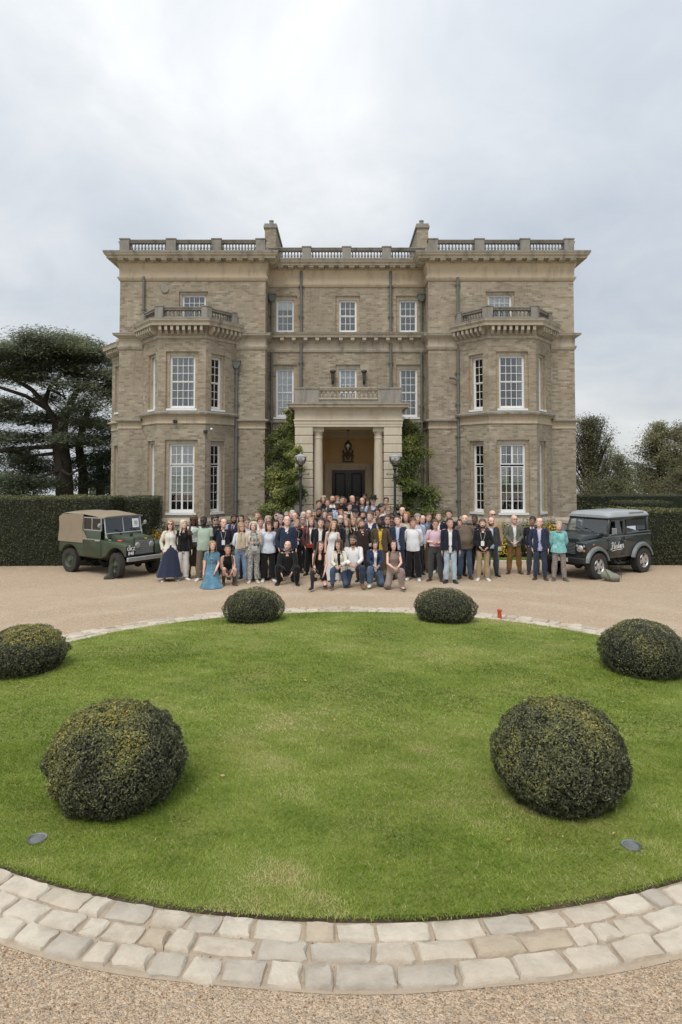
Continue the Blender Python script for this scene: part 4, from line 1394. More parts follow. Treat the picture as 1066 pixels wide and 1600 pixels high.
    # parapet balustrades: the wings and the middle
    for sgn in (-1, 1):
        xa, xb = (-XO, -XI) if sgn < 0 else (XI, XO)
        L = xb - xa
        pier = [(0, .19), (0, L * .352), (0, L * .664), (0, L - .19)]
        balustrade([(xa, W_ + .02), (xb, W_ + .02)], 11.70, 0.09, 0.32, 0.11, 0.128, pier, pier_w=0.38, bal_r=0.052)
        # the returns along the flanks
        if sgn < 0: balustrade([(-XO + .02, W_ + 6), (-XO + .02, W_ + .1)], 11.70, 0.09, 0.32, 0.11, 0.128, [(0, .2), (0, 2.2), (0, 4.1)], pier_w=0.38, bal_r=0.052)
        else: balustrade([(XO - .02, W_ + .1), (XO - .02, W_ + 6)], 11.70, 0.09, 0.32, 0.11, 0.128, [(0, 1.9), (0, 3.8), (0, 5.7)], pier_w=0.38, bal_r=0.052)
    balustrade([(-XI, C_ + .02), (XI, C_ + .02)], 11.70, 0.09, 0.32, 0.11, 0.128, [(0, XI - 1.64), (0, XI), (0, XI + 1.64)], pier_w=0.36, bal_r=0.052)
    # chimneys, long and narrow, running back
    for sgn in (-1, 1):
        xa, xb = (-3.40, -2.93) if sgn < 0 else (2.93, 3.40)
        mb = MB(); mb.box(xa, xb, 28.9, 32.2, 11.6, 13.18)
        mb.mat(1); mb.box(xa - .05, xb + .05, 28.85, 32.25, 13.18, 13.28); mb.box(xa - .02, xb + .02, 28.87, 32.23, 13.28, 13.36)
        ch = mb.build('chimney', [M['brick'], M['stone_top']], house)
        for q in range(3):
            mb = MB(); mb.lathe([(.10, 0), (.085, .2), (.10, .22), (.10, .26), (.07, .26)], seg=12, c=((xa + xb) / 2, 29.3 + q * 1.1, 13.36))
            mb.build('chimney_pot', M['stone_top'], ch, smooth=True)
    # ---- the bay on the far left flank, seen edge on
    fb = [(-XO, 32.8), (-9.86, 31.7), (-9.86, 29.5), (-XO, 28.35)]
    for k in range(3):
        p0, p1 = fb[k], fb[k + 1]
        L = math.hypot(p1[0] - p0[0], p1[1] - p0[1])
        ho = [(L * .45, .42, 1.55, 4.0), (L * .45, .42, 5.5, 7.3)]
        wall(p0, p1, G, 8.0, ho, name='bay_wall')
        for (a, b_, c_, d_) in ho:
            window(p0, p1, a, b_, c_, d_, 2, [(0, .5, 3), (.5, 1, 3)], blind=[(-.5, .5, 0, 1, 'blind')])
    moulding(fb, [(0, 4.74), (.03, 4.74), (.03, 4.79), (.015, 4.80), (.015, 4.98), (.05, 5.00), (.15, 5.03), (.16, 5.08), (0, 5.13)], 'string_course', M['ochre'])
    moulding(fb, [(0, 7.66), (.05, 7.70), (.02, 7.76), (.02, 8.0), (.06, 8.02), (.06, 8.06), (.36, 8.07), (.38, 8.2), (.42, 8.26), (0, 8.36)], 'bay_cornice', M['stone'])
    blocks(fb, 7.80, 8.06, 0.215, 0.28, 0.10, out0=0.02)
    mb = MB(); mb.prism([(-9.75, 29.6), (-XO, 28.6), (-XO, 32.6), (-9.75, 31.6)], 'z', 8.3, 8.62); mb.build('bay_parapet', M['stone'], house)

    # ---- drainpipes
    def pipe(x, y, z0, z1, r_=0.055, hopper=True, kind='lead'):
        mb = MB(); mb.tube([(x, y, z0), (x, y, z1)], r_, 10)
        z = z0 + .6
        while z < z1 - .2:
            mb.tube([(x, y, z), (x, y, z + .07)], r_ * 1.32, 10); mb.box(x - r_ * 2.2, x + r_ * 2.2, y + r_ * .4, y + r_ * .9, z + .01, z + .06); z += 1.25
        if hopper:
            mb.prism([(x - .14, z1 + .26), (x - .14, z1 + .12), (x - .06, z1 - .02), (x + .06, z1 - .02), (x + .14, z1 + .12), (x + .14, z1 + .26)], 'y', y - .11, y + .11)
            mb.box(x - .16, x + .16, y - .13, y + .13, z1 + .26, z1 + .30)
        mb.build('drainpipe', M[kind], house, smooth=True)
    for sgn in (-1, 1):
        pipe(sgn * 3.05, C_ - .10, 8.74, 10.0); pipe(sgn * 3.05, C_ - .10, 0.05, 7.90, hopper=False)
        pipe(sgn * 1.83 - .03, C_ - .09, 8.74, 11.25, hopper=False); pipe(sgn * 1.83 - .03, C_ - .09, 5.6, 8.28, hopper=False)
    pipe(-8.02, W_ - .09, 8.80, 10.75, 0.05, False); pipe(4.38, W_ - .09, 8.55, 10.72, 0.055, False)
    pipe(-4.33, W_ - .09, 0.05, 7.12, 0.055); pipe(4.37, W_ - .09, 0.05, 7.8, 0.06, False)
    mb = MB(); mb.tube([(4.37, W_ - .12, 6.62), (4.22, W_ - .14, 6.70), (4.02, W_ - .12, 6.74)], 0.045, 8); mb.build('pipe_branch', M['lead'], house, smooth=True)
    # small things fixed to the walls
    mb = MB(); mb.tube([(-5.02, B_ + .10, 4.62), (-5.05, B_ - .05, 4.66)], .02, 6); mb.ball((-5.06, B_ - .09, 4.64), (.05, .07, .05), 10, 7)
    mb.build('camera_lamp', M['white_paint'], house, smooth=True)
    mb = MB(); mb.lathe([(.17, 0), (.17, .03), (.15, .04)], seg=20, M=Matrix.Translation((-7.2, W_ - .002, 10.28)) @ Matrix.Rotation(PI / 2, 4, 'X')); mb.build('wall_plate', M['stone_top'], house)
    for (x, z) in ((-6.42, 4.93), (-5.28, 4.55)):
        mb = MB(); mb.bbox(x - .07, x + .07, B_ - .16, B_ - .01, z - .06, z + .06, .02); mb.build('lamp_bracket', M['iron_black'], house)


build_house()


def build_porch():
    c = 0.04; PF = 25.6; fl = 0.60
    xl, xr = c - 1.95, c + 1.95
    ol, orr = c - 0.955, c + 0.955      # the opening
    st = M['portico']
    # rusticated piers: every block is a part
    g = random.Random(3)
    n = 13; h = (4.69 - fl) / n
    for side in (-1, 1):
        a, b = (xl, xl + .66) if side < 0 else (xr - .66, xr)
        mb = MB(); mb.box(a + .035, b - .035, PF + .06, C_, fl, 4.69); mb.build('pier', st, house)
        for i in range(n):
            mb = MB(); mb.bbox(a, b, PF, PF + .72, fl + i * h + .008, fl + (i + 1) * h - .008, .018)
            mb.build('rusticated_block', st, house)
        # column in the opening
        x = ol - .16 if side < 0 else orr + .16
        mb = MB()
        mb.box(x - .22, x + .22, PF + .10, PF + .54, fl, fl + .10)
        mb.lathe([(.21, .10), (.215, .14), (.19, .18), (.178, .22), (.182, 1.3), (.176, 2.4), (.158, 3.62), (.158, 3.66), (.175, 3.68), (.165, 3.70), (.160, 3.82), (.19, 3.88), (.21, 3.93)], c=(x, PF + .32, fl), seg=24, caps=False)
        mb.box(x - .215, x + .215, PF + .105, PF + .535, fl + 3.93, 4.69)
        mb.build('column', st, house, smooth=True)
        # filling between pier and column
        a2, b2 = (xl + .66, ol - .34) if side < 0 else (orr + .34, xr - .66)
        if b2 > a2:
            mb = MB(); mb.box(a2, b2, PF + .30, PF + .5, fl, 4.69); mb.build('porch_wall', st, house)
    # entablature, parapet
    path = [(xl, C_), (xl, PF), (xr, PF), (xr, C_)]
    mb = MB(); mb.box(xl + .012, xr - .012, PF + .012, PF + .66, 4.692, 5.39); mb.box(xl + .012, xl + .7, PF + .66, C_, 4.692, 5.39); mb.box(xr - .7, xr - .012, PF + .66, C_, 4.692, 5.39)
    mb.build('beam', st, house)
    moulding(path, [(0, 4.69), (.012, 4.70), (.012, 4.79), (.028, 4.80), (.028, 4.90), (.06, 4.925), (.06, 4.95), (.01, 4.97), (.01, 5.30), (.05, 5.34), (.10, 5.385)], 'entablature', st)
    moulding(path, [(.09, 5.38), (.24, 5.39), (.25, 5.46), (.29, 5.50), (.30, 5.545), (-.3, 5.58)], 'porch_cornice', M['stone'])
    # ochre stone panels let into the frieze
    for a, b in ((c - 1.05, c - .38), (c + .75, c + 1.15)):
        mb = MB(); mb.box(a, b, PF - .016, PF + .02, 5.0, 5.29); mb.build('frieze_panel', M['ochre'], house)
    q = [(xl + .12, C_ - .05), (xl + .12, PF + .12), (xr - .12, PF + .12), (xr - .12, C_ - .05)]
    mb = MB()
    for a, b in ((xl, xl + .88), (xr - .88, xr)):
        mb.box(a, b, PF + .005, PF + .25, 5.572, 6.085); mb.box(a - .02, b + .02, PF - .02, PF + .27, 6.085, 6.14)
    mb.box(xl + .88, xr - .88, PF + .03, PF + .23, 5.572, 5.735)
    for a in (xl, xr - .2): mb.box(a, a + .2, PF + .25, C_, 5.572, 6.1)
    mb.build('porch_parapet', M['stone_top'], house)
    balustrade([(xl + .88, PF + .13), (xr - .88, PF + .13)], 5.70, 0.035, 0.30, 0.10, 0.165, [], pier_w=0.0, bal_r=0.055, mat='stone')
    mb = MB(); mb.box(xl + .1, xr - .1, PF + .2, C_ - .01, 5.45, 5.57); mb.build('balcony_floor', M['lead'], house)
    # inside the porch
    mb = MB(); mb.box(ol - .3, orr + .3, PF + .66, C_ - .01, 4.66, 4.78); mb.build('ceiling', mat_plain('porch_ceiling', (0.60, 0.53, 0.42), .9, var=.05, scale=2), house)
    V = []; 
    mb = MB(); mb.box(-1.91, 2.0, C_ + .02, C_ + .3, fl, 4.9); mb.build('porch_back_wall', M['ochre_plaster'], house)
    moulding([(ol - .3, C_ + .02), (orr + .3, C_ + .02)], [(0, 4.42), (.03, 4.42), (.06, 4.47), (.14, 4.56), (.16, 4.66), (0, 4.66)], 'porch_coving', M['portico'])
    for s, x in ((1, xl + .66), (-1, xr - .66)):
        mb = MB(); mb.box(min(x - .03, x + s * .012), max(x - .03, x + s * .012), PF + .73, C_ + .02, fl, 4.66); mb.build('porch_side_wall', M['ochre_plaster'], house)
    # doors and surround
    dc, dw, dt = 0.07, 0.66, 3.10
    y = C_ + .02
    fr = [(dc - dw - .04, fl), (dc - dw - .04, dt + .03), (dc + dw + .04, dt + .03), (dc + dw + .04, fl)]
    mb = MB()
    for k, (o, th) in enumerate(((.0, .06), (.09, .09), (.17, .12))):
        a, b, t_ = dc - dw - .03 - o - .09, dc + dw + .03 + o + .09, dt + .02 + o + .09
        mb.box(a, a + .09, y - th, y, fl, t_); mb.box(b - .09, b, y - th, y, fl, t_); mb.box(a + .09, b - .09, y - th, y, t_ - .09, t_)
    mb.build('door_surround', M['ochre'], house)
    for s in (-1, 1):
        a, b = (dc - dw, dc - .006) if s < 0 else (dc + .006, dc + dw)
        mb = MB(); mb.box(a, b, y - .045, y - .003, fl + .02, dt)
        leaf = mb.build('door', M['door_black'], house)
        for za, zb in ((fl + .18, fl + .82), (fl + 1.0, fl + 2.38)):
            mb = MB(); mb.bbox(a + .12, b - .12, y - .075, y - .044, za, zb, .028); mb.bbox(a + .17, b - .17, y - .085, y - .07, za + .05, zb - .05, .01)
            mb.build('door_panel', M['door_black'], leaf)
        mb = MB(); mb.ball(((b - .06) if s < 0 else (a + .06), y - .09, fl + .92), .03, 10, 7); mb.build('handle', M['brass'], leaf, smooth=True)
    # carved arms over the door
    mb = MB(); ax, az = 0.05, 3.72
    mb.prism([(ax - .12, az + .12), (ax + .12, az + .12), (ax + .12, az - .05), (ax + .07, az - .16), (ax, az - .22), (ax - .07, az - .16), (ax - .12, az - .05)], 'y', y - .08, y - .003)
    for s in (-1, 1):
        mb.tube([(ax + s * .15, y - .06, az - .24), (ax + s * .19, y - .07, az - .10), (ax + s * .16, y - .07, az + .04), (ax + s * .20, y - .07, az + .14), (ax + s * .16, y - .08, az + .22)], [.03, .045, .04, .035, .02], 7)
        mb.tube([(ax + s * .17, y - .06, az - .05), (ax + s * .24, y - .08, az - .02)], .02, 6)
    mb.ball((ax, y - .06, az + .18), (.07, .05, .06), 10, 7); mb.ball((ax, y - .06, az + .26), (.05, .04, .05), 8, 6)
    mb.box(ax - .22, ax + .22, y - .05, y - .003, az - .30, az - .24)
    for q in range(5): mb.ball((ax - .08 + q * .04, y - .10, az + .05 - .03 * (q % 3)), .025, 6, 5)
    mb.build('carved_arms', mat_plain('dark_bronze_stone', (0.125, 0.095, 0.062), .7, var=.4, scale=20), house, smooth=True)
    # steps down to the gravel
    for i, (yy, z) in enumerate(((23.75, .15), (24.15, .30), (24.55, .45), (24.95, .60))):
        mb = MB(); mb.bbox(c - 2.1 + .0 * i, c + 2.1, yy, (24.15, 24.55, 24.95, C_)[i] + .02, -.02, z, .012)
        mb.build('step', st, house)
    # a bench of red and black cushions and trunks by the open window is too small to read; the hanging lantern is a thing of its own
    lan = thing('hanging_lantern', 'round glass lantern hanging from the porch ceiling above the door', 'lantern', (HX + 0.04, 27.0, 4.66))
    lan.scale = (.82, .82, .86)
    mb = MB(); mb.lathe([(.07, 0), (.05, -.04), (.015, -.06)], seg=12); mb.tube([(0, 0, -.05), (0, 0, -.50)], .010, 6); mb.build('chain', M['iron_black'], lan)
    mb = MB(); mb.lathe([(.03, -.46), (.07, -.52), (.13, -.60), (.16, -.62), (.165, -.66)], seg=16); mb.lathe([(.05, -.93), (.06, -.98), (.02, -1.02), (.03, -1.05), (.005, -1.08)], seg=12)
    for k in range(6):
        a = k * PI / 3
        mb.tube([(.165 * math.cos(a), .165 * math.sin(a), -.64), (.175 * math.cos(a), .175 * math.sin(a), -.74), (.13 * math.cos(a), .13 * math.sin(a), -.88), (.05 * math.cos(a), .05 * math.sin(a), -.95)], .008, 5)
    mb.build('frame', M['iron_black'], lan, smooth=True)
    mb = MB(); mb.lathe([(.155, -.65), (.165, -.74), (.12, -.88), (.045, -.94)], seg=18, caps=False); mb.build('globe', M['glass'], lan, smooth=True)
    mb = MB(); mb.lathe([(.02, -.93), (.02, -.76), (.012, -.72)], seg=8); mb.build('candle', M['blind'], lan)


build_porch()


mat_lamp = mat_glass('lamp_globe_glass', (0.85, 0.88, 0.88), 0.60)


def lamp_post(x, y, label):
    o = thing('lamp_post', label, 'street lamp', (x, y, 0), group='globe lamp posts either side of the porch')
    mb = MB()
    mb.lathe([(.16, 0), (.16, .08), (.12, .12), (.12, .42), (.14, .45), (.10, .50), (.075, .62), (.06, .70), (.085, .74), (.055, .80), (.05, 1.1), (.07, 1.2), (.115, 1.34), (.06, 1.42), (.05, 1.5), (.095, 1.58), (.055, 1.66), (.045, 1.75), (.040, 2.85), (.065, 2.88), (.065, 2.93), (.042, 2.97), (.04, 3.1), (.075, 3.18), (.05, 3.24), (.10, 3.30)], seg=16)
    mb.tube([(-.26, 0, 2.98), (.26, 0, 2.98)], .016, 6); mb.ball((-.27, 0, 2.98), .028, 6, 5); mb.ball((.27, 0, 2.98), .028, 6, 5)
    mb.build('post', M['iron_black'], o, smooth=True)
    mb = MB(); mb.lathe([(.10, 3.30), (.16, 3.36), (.195, 3.44), (.205, 3.52), (.195, 3.585)], seg=22, caps=False); mb.build('globe', mat_lamp, o, smooth=True)
    mb = MB(); mb.lathe([(.205, 3.58), (.21, 3.595), (.16, 3.64), (.07, 3.675), (.025, 3.69), (.028, 3.715), (.0, 3.74)], seg=22)
    for k in range(4):
        a = k * PI / 2 + .4
        mb.tube([(.10 * math.cos(a), .10 * math.sin(a), 3.30), (.20 * math.cos(a), .20 * math.sin(a), 3.45), (.205 * math.cos(a), .205 * math.sin(a), 3.59)], .007, 5)
    mb.build('lamp_hood', mat_plain('grey_green_lamp_metal_' + str(x), (0.33, 0.34, 0.33), .45, var=.2), o, smooth=True)
    mb = MB(); mb.ball((0, 0, 3.46), (.055, .055, .10), 10, 7); mb.build('bulb', M['blind'], o, smooth=True)
    return o


lamp_post(-1.41, 24.6, 'black globe lamp post half hidden by the wisteria on the side of the old car')
lamp_post(1.88, 24.6, 'black globe lamp post standing clear of the wisteria on the side of the estate car')

for _x, _lab in ((-0.58, 'dark wall lantern beside the balcony window, nearer the old car'), (0.62, 'dark wall lantern beside the balcony window, nearer the estate car')):
    _o = thing('wall_lantern', _lab, 'wall lamp', (HX + 0.05 + _x * 1.06, C_ - 0.02, 6.66), group='lanterns on the wall over the porch')
    mb = MB(); mb.box(-.02, .02, -.16, 0, .02, .06); mb.box(-.05, .05, -.03, 0, -.05, .12); mb.build('bracket', M['iron_black'], _o)
    mb = MB(); mb.lathe([(.035, .04), (.055, .06), (.075, .36), (.12, .42), (.125, .46), (.10, .50), (.0, .52)], c=(0, -.16, 0), seg=8); mb.build('lantern_body', mat_plain('dark_bronze_lamp', (0.05, 0.045, 0.035), .5), _o)


def wisteria(label, pts, seed, n, front=()):
    """a climber: leaf sprays along a broad path up the wall, twining stems below"""
    g = np.random.default_rng(seed)
    o = thing('wisteria', label, 'climbing plant', (pts[0][0], pts[0][1], 0), group='climbers either side of the porch')
    base = np.array([pts[0][0], pts[0][1], 0])
    P = []; U = []
    tot = sum(p[3] for p in pts)
    for (x, y, z, r_) in list(pts) + list(front):
        m_ = int(n * r_ / tot)
        # several sprays per clump
        ns = 11
        cs = g.normal(0, 0.50, (ns, 3)) * np.array([r_, r_ * .7, r_ * 1.0]) + np.array([0, -.22, 0])
        which = g.integers(0, ns, m_)
        q = cs[which] + g.normal(0, 1, (m_, 3)) * np.array([.27, .20, .17]) * r_
        P.append(q + np.array([x, y, z])); U.append(cs[which] + np.array([0, -.3, .3]))
    P = np.concatenate(P) - base; U = np.concatenate(U)
    ok = (P[:, 1] + base[1] < C_ - 0.03) & ~((np.abs(P[:, 0] + base[0] - HX - .04) < 1.97) & (P[:, 1] + base[1] > 25.58))
    P, U = P[ok], U[ok]
    rnd = np.clip(0.10 + 0.75 * smooth_noise(P, 3.4, seed, 3) - .18 + 0.35 * g.random(len(P)), 0, 1)
    c = link('foliage', leaves_mesh('wisteria_leaves', P, U, 0.095, G_WIS, rnd, 0.42, 0.6, seed=seed), o); c['kind'] = 'stuff'
    mb = MB()
    for k in range(3):
        ph = k * 2.1
        path = []
        for i in range(12):
            f = i / 11
            j = min(len(pts) - 1, int(f * (len(pts) - 1))); j2 = min(j + 1, len(pts) - 1); ff = f * (len(pts) - 1) - j
            px = pts[j][0] * (1 - ff) + pts[j2][0] * ff - base[0]; pz = f * pts[-1][2]
            path.append((px + .07 * math.sin(5 * f + ph), C_ - .10 - base[1] + .04 * math.cos(5 * f + ph), pz))
        mb.tube(path, [.05 - .035 * i / 11 for i in range(12)], 6)
    mb.build('stem', mat_plain('wisteria_bark_%d' % seed, (0.10, 0.08, 0.06), .95, var=.3, scale=12), o, smooth=True)


G_WIS = mat_leaf('wisteria_leaf', [(0, (0.022, 0.030, 0.010)), (0.35, (0.088, 0.120, 0.034)), (0.65, (0.220, 0.255, 0.070)), (1, (0.46, 0.45, 0.15))], 0.45, 0.3)
wisteria('leafy climber on the wall beside the porch pier, nearer the old car', [(-2.35, 26.3, 0.5, .66), (-2.25, 26.2, 1.05, .72), (-2.30, 26.3, 1.7, .62), (-2.05, 26.3, 2.3, .55), (-2.30, 26.4, 2.9, .58), (-2.12, 26.4, 3.5, .56), (-2.38, 26.6, 4.1, .56), (-2.05, 26.7, 4.55, .46), (-1.85, 27.0, 5.0, .28)], 5, 26000, [(-1.70, 25.30, 1.3, .34), (-1.62, 25.30, 2.35, .32), (-1.64, 25.30, 3.0, .30), (-1.72, 25.3, 3.7, .26)])
wisteria('leafy climber on the wall beside the porch pier, nearer the estate car', [(2.95, 26.2, 0.6, .64), (2.95, 26.2, 1.2, .72), (2.78, 26.2, 1.85, .64), (2.60, 26.3, 2.4, .50), (2.45, 26.3, 2.9, .46), (2.50, 26.4, 3.45, .50), (2.70, 26.5, 4.0, .54), (2.66, 26.6, 4.45, .46), (2.55, 26.8, 4.8, .3)], 9, 25000, [(2.25, 25.30, 1.5, .34), (2.16, 25.30, 2.7, .28), (2.18, 25.30, 3.4, .28)])
# ------------------------------------------------------------------ trees
CEDAR = mat_leaf('cedar_needles', [(0, (0.045, 0.052, 0.036)), (0.4, (0.17, 0.19, 0.125)), (0.7, (0.31, 0.33, 0.205)), (1, (0.42, 0.44, 0.27))], 0.65, 0.4)
OLIVE = mat_leaf('olive_brown_leaves', [(0, (0.06, 0.06, 0.032)), (0.4, (0.165, 0.150, 0.078)), (0.75, (0.27, 0.24, 0.125)), (1, (0.37, 0.33, 0.19))], 0.65, 0.35)
YEWT = mat_leaf('yellowish_yew_leaves', [(0, (0.06, 0.066, 0.036)), (0.4, (0.16, 0.165, 0.088)), (0.75, (0.26, 0.255, 0.135)), (1, (0.37, 0.36, 0.21))], 0.65, 0.35)
FARL = mat_leaf('far_leaves', [(0, (0.05, 0.06, 0.035)), (0.5, (0.10, 0.115, 0.065)), (1, (0.19, 0.20, 0.12))], 0.7, 0.25)
M['cedar_bark'] = mat_stone('cedar_bark', (0.105, 0.085, 0.07), (0.075, 0.06, 0.048), (0.04, 0.032, 0.026), 3.0, .95, .8)


def px(x, y, D):
    """metres for the cedar's own layout sheet (its limbs were drawn on a survey photograph)"""
    return ((x - 533) * D / 1100.0, 3.2 + (731 - y) * D / 1100.0)


def build_cedar():
    g = np.random.default_rng(15)
    D0 = 42.0
    bx = px(104, 770, D0)[0]
    o = thing('cedar_tree', 'huge old cedar with flat dark layers of foliage and several trunks', 'tree', (bx, D0, 0))
    def L(x, y, d=0.0):
        X, Z = px(x, y, D0); return (X - bx, d, Z)
    mb = MB()
    def limb(pts, r0, r1, seg=8):
        n = len(pts); r0 *= .74; mb.tube(pts, [r0 + (r1 - r0) * (i / (n - 1)) ** 0.8 for i in range(n)], seg)
    limb([(L(103, 770)[0], 0, -0.5), L(102, 760), L(99, 725, 0), L(95, 700, 0), L(92, 672, .1), L(93, 650, .2)], 0.72, 0.45, 12)
    limb([L(92, 690), L(87, 655, -.3), L(77, 632, -.8), L(62, 612, -1.2), L(30, 590, -2)], .36, .10)
    limb([L(94, 680), L(99, 645, .3), L(109, 612, .8), L(113, 583, 1), L(104, 548, .6)], .40, .10)
    limb([L(109, 612, .8), L(122, 590, 1.4), L(140, 565, 2)], .20, .06)
    limb([L(113, 583, 1), L(95, 565, 1.6), L(70, 545, 2)], .18, .05)
    limb([L(80, 640, -.6), L(55, 622, -1.4), L(22, 610, -2.4), L(-10, 606, -3)], .20, .06)
    limb([L(77, 632, -.8), L(78, 605, -.2), L(90, 585, .3)], .22, .07)
    limb([L(92, 697), L(62, 701, -1.5), L(34, 707, -3), L(0, 700, -4)], .22, .06)
    limb([L(92, 708), L(64, 712, -.8), L(40, 730, -2)], .18, .05)
    limb([L(84, 660, .5), L(50, 655, 1), L(10, 662, 1.5)], .18, .05)
    limb([(L(121, 770)[0], 1.2, -.5), L(119, 740, 1.2), L(114, 700, 1), L(118, 660, 1.2), L(128, 630, 1.4)], .46, .16, 10)
    limb([(L(141, 770)[0], 2, -.5), L(140, 745, 2), L(134, 715, 2.2)], .45, .2, 10)
    limb([L(98, 700, .4), L(125, 690, 1), L(160, 680, 1.5)], .16, .05)
    limb([L(104, 735, -.6), L(125, 742, -1.5), L(150, 730, -2.4)], .14, .04)
    limb([L(98, 735, -.4), L(78, 745, -1.2), L(62, 762, -2)], .12, .04)
    for q in range(26):
        a, b = g.uniform(10, 165), g.uniform(545, 735)
        limb([L(100, b + 25, g.uniform(-1, 1)), L((a + 100) / 2, b + 6, g.uniform(-1.5, 1.5)), L(a, b, g.uniform(-2, 2))], .07, .02, 5)
    mb.build('trunk', M['cedar_bark'], o, smooth=True)
    plates = [(60, 550, 76, 15), (112, 547, 56, 15), (92, 539, 44, 12), (60, 541, 40, 10), (125, 541, 26, 8), (15, 556, 52, 14), (150, 556, 34, 14), (166, 582, 22, 20),  # foliage plates in image pixels: x, y, radius, thickness
              (40, 563, 62, 10), (112, 557, 58, 9), (143, 585, 36, 12), (36, 588, 46, 14), (-5, 585, 40, 14), (130, 610, 32, 14), (75, 575, 40, 12), (150, 600, 28, 16), (20, 640, 34, 9), (146, 690, 28, 14), (120, 660, 16, 8), (152, 640, 27, 20),
              (162, 680, 24, 20), (150, 712, 32, 11), (160, 740, 32, 12), (118, 585, 18, 6), (78, 598, 17, 6), (62, 585, 25, 7),
              (28, 657, 44, 9), (62, 650, 28, 7), (18, 688, 50, 10), (72, 686, 20, 6), (8, 722, 44, 14), (50, 735, 26, 8), (18, 752, 44, 10), (80, 755, 26, 7),
              (128, 725, 26, 8), (136, 756, 32, 9), (148, 664, 30, 9), (120, 640, 16, 6), (52, 618, 15, 5), (5, 630, 20, 6), (135, 690, 26, 8), (40, 706, 18, 5), (170, 620, 20, 14), (168, 720, 20, 16)]
    P = []; U = []; SZ = []
    for (x, y, rx, th) in plates:
        X, Z = px(x, y, D0); r_ = rx * D0 / 1100; t = th * 1.15 * D0 / 1100
        d = g.uniform(-2.2, 2.2)
        m_ = int(1850 * (r_ ** 2) * 0.62 + 950)
        # a plate is a fan of many sprays
        ns = int(30 + 20 * r_)
        c = np.stack([g.uniform(-1, 1, ns), g.uniform(-1, 1, ns)], 1)
        c = c / np.maximum(1, np.linalg.norm(c, axis=1, keepdims=True))
        cz = g.normal(0, 0.35, ns) * t + 0.35 * t * (1 - (c ** 2).sum(1))
        w = g.integers(0, ns, m_)
        sp = g.normal(0, 1, (m_, 3)) * np.array([0.42, 0.42, 0.17])
        q = np.stack([X + c[w, 0] * r_, D0 + d + c[w, 1] * min(r_ * 1.1, 3.2), Z + cz[w]], 1) + sp
        q[:, 2] -= 0.10 * ((q[:, 0] - X) / r_) ** 2 * t
        P.append(q); U.append(np.tile([0, -0.15, 1.0], (m_, 1)))
    P = np.concatenate(P); U = np.concatenate(U)
    P = P - np.array([bx, D0, 0])
    rnd = np.clip(0.22 + 0.28 * g.random(len(P)) + 0.55 * (smooth_noise(P, 1.6, 3, 3) - .5) + 0.02 * (P[:, 2] - 5), 0, 1)
    c = link('crown', leaves_mesh('cedar_leaves', P, U, 0.21, CEDAR, rnd, 0.30, 0.30, seed=8), o); c['kind'] = 'stuff'


build_cedar()


def tree(label, x, y, h, rad, n, mat, seed, up=0.6, base=0.1, leaf=0.16, nb=70, profile=None, z0=0.0, spread=0.35, group='trees beyond the house', bare=0.0):
    g = np.random.default_rng(seed)
    o = thing('tree', label, 'tree', (x, y, z0), 0, group)
    mb = MB()
    mb.tube([(0, 0, -.5), (0.05 * h * g.normal() * .3, 0, h * .3), (0.1 * g.normal(), 0.1 * g.normal(), h * .60), (0, 0, h * .84)], [h * .028, h * .02, h * .012, h * .003], 8)
    P = []; U = []
    prof = profile or (lambda f: math.sin(PI * min(1, max(0.02, f)) ** 0.75) ** 0.7)
    for i in range(nb):
        f = base + (1 - base) * (i + g.uniform(0, 1)) / nb
        a = g.uniform(0, 2 * PI)
        ln = rad * prof(f) * g.uniform(0.7, 1.15)
        z = h * f * (0.86)
        d = np.array([math.cos(a), math.sin(a), up * g.uniform(0.6, 1.4)]); d /= np.linalg.norm(d)
        pts = [np.array([0, 0, z]), np.array([0, 0, z]) + d * ln * .5, np.array([0, 0, z]) + d * ln + np.array([0, 0, up * ln * .15])]
        mb.tube([tuple(p) for p in pts], [h * .008 * (1.1 - f) + .015, h * .004 * (1.1 - f) + .012, .008], 5)
        m_ = int(n / nb * (0.4 + prof(f)))
        t = g.beta(1.6, 1.1, m_)[:, None]
        q = pts[0] * (1 - t) ** 2 + 2 * pts[1] * t * (1 - t) + pts[2] * t ** 2
        # side sprays
        q = q + g.normal(0, 1, (m_, 3)) * np.array([spread, spread, spread * .55]) * (0.45 + 0.65 * t) * rad * 0.36
        P.append(q); U.append(np.tile(d * .5 + np.array([0, 0, .8]), (m_, 1)))
    P = np.concatenate(P); U = np.concatenate(U)
    P[:, 2] = np.maximum(P[:, 2], 0.1)
    rnd = np.clip(0.10 + 0.40 * g.random(len(P)) + 0.75 * (smooth_noise(P, 5.0 / rad, seed, 3) - .32), 0, 1)
    mb.build('trunk', M['cedar_bark'], o, smooth=True)
    c = link('crown', leaves_mesh('tree_leaves', P, U, leaf, mat, rnd, 0.45, 0.7, seed=seed), o); c['kind'] = 'stuff'
    return o


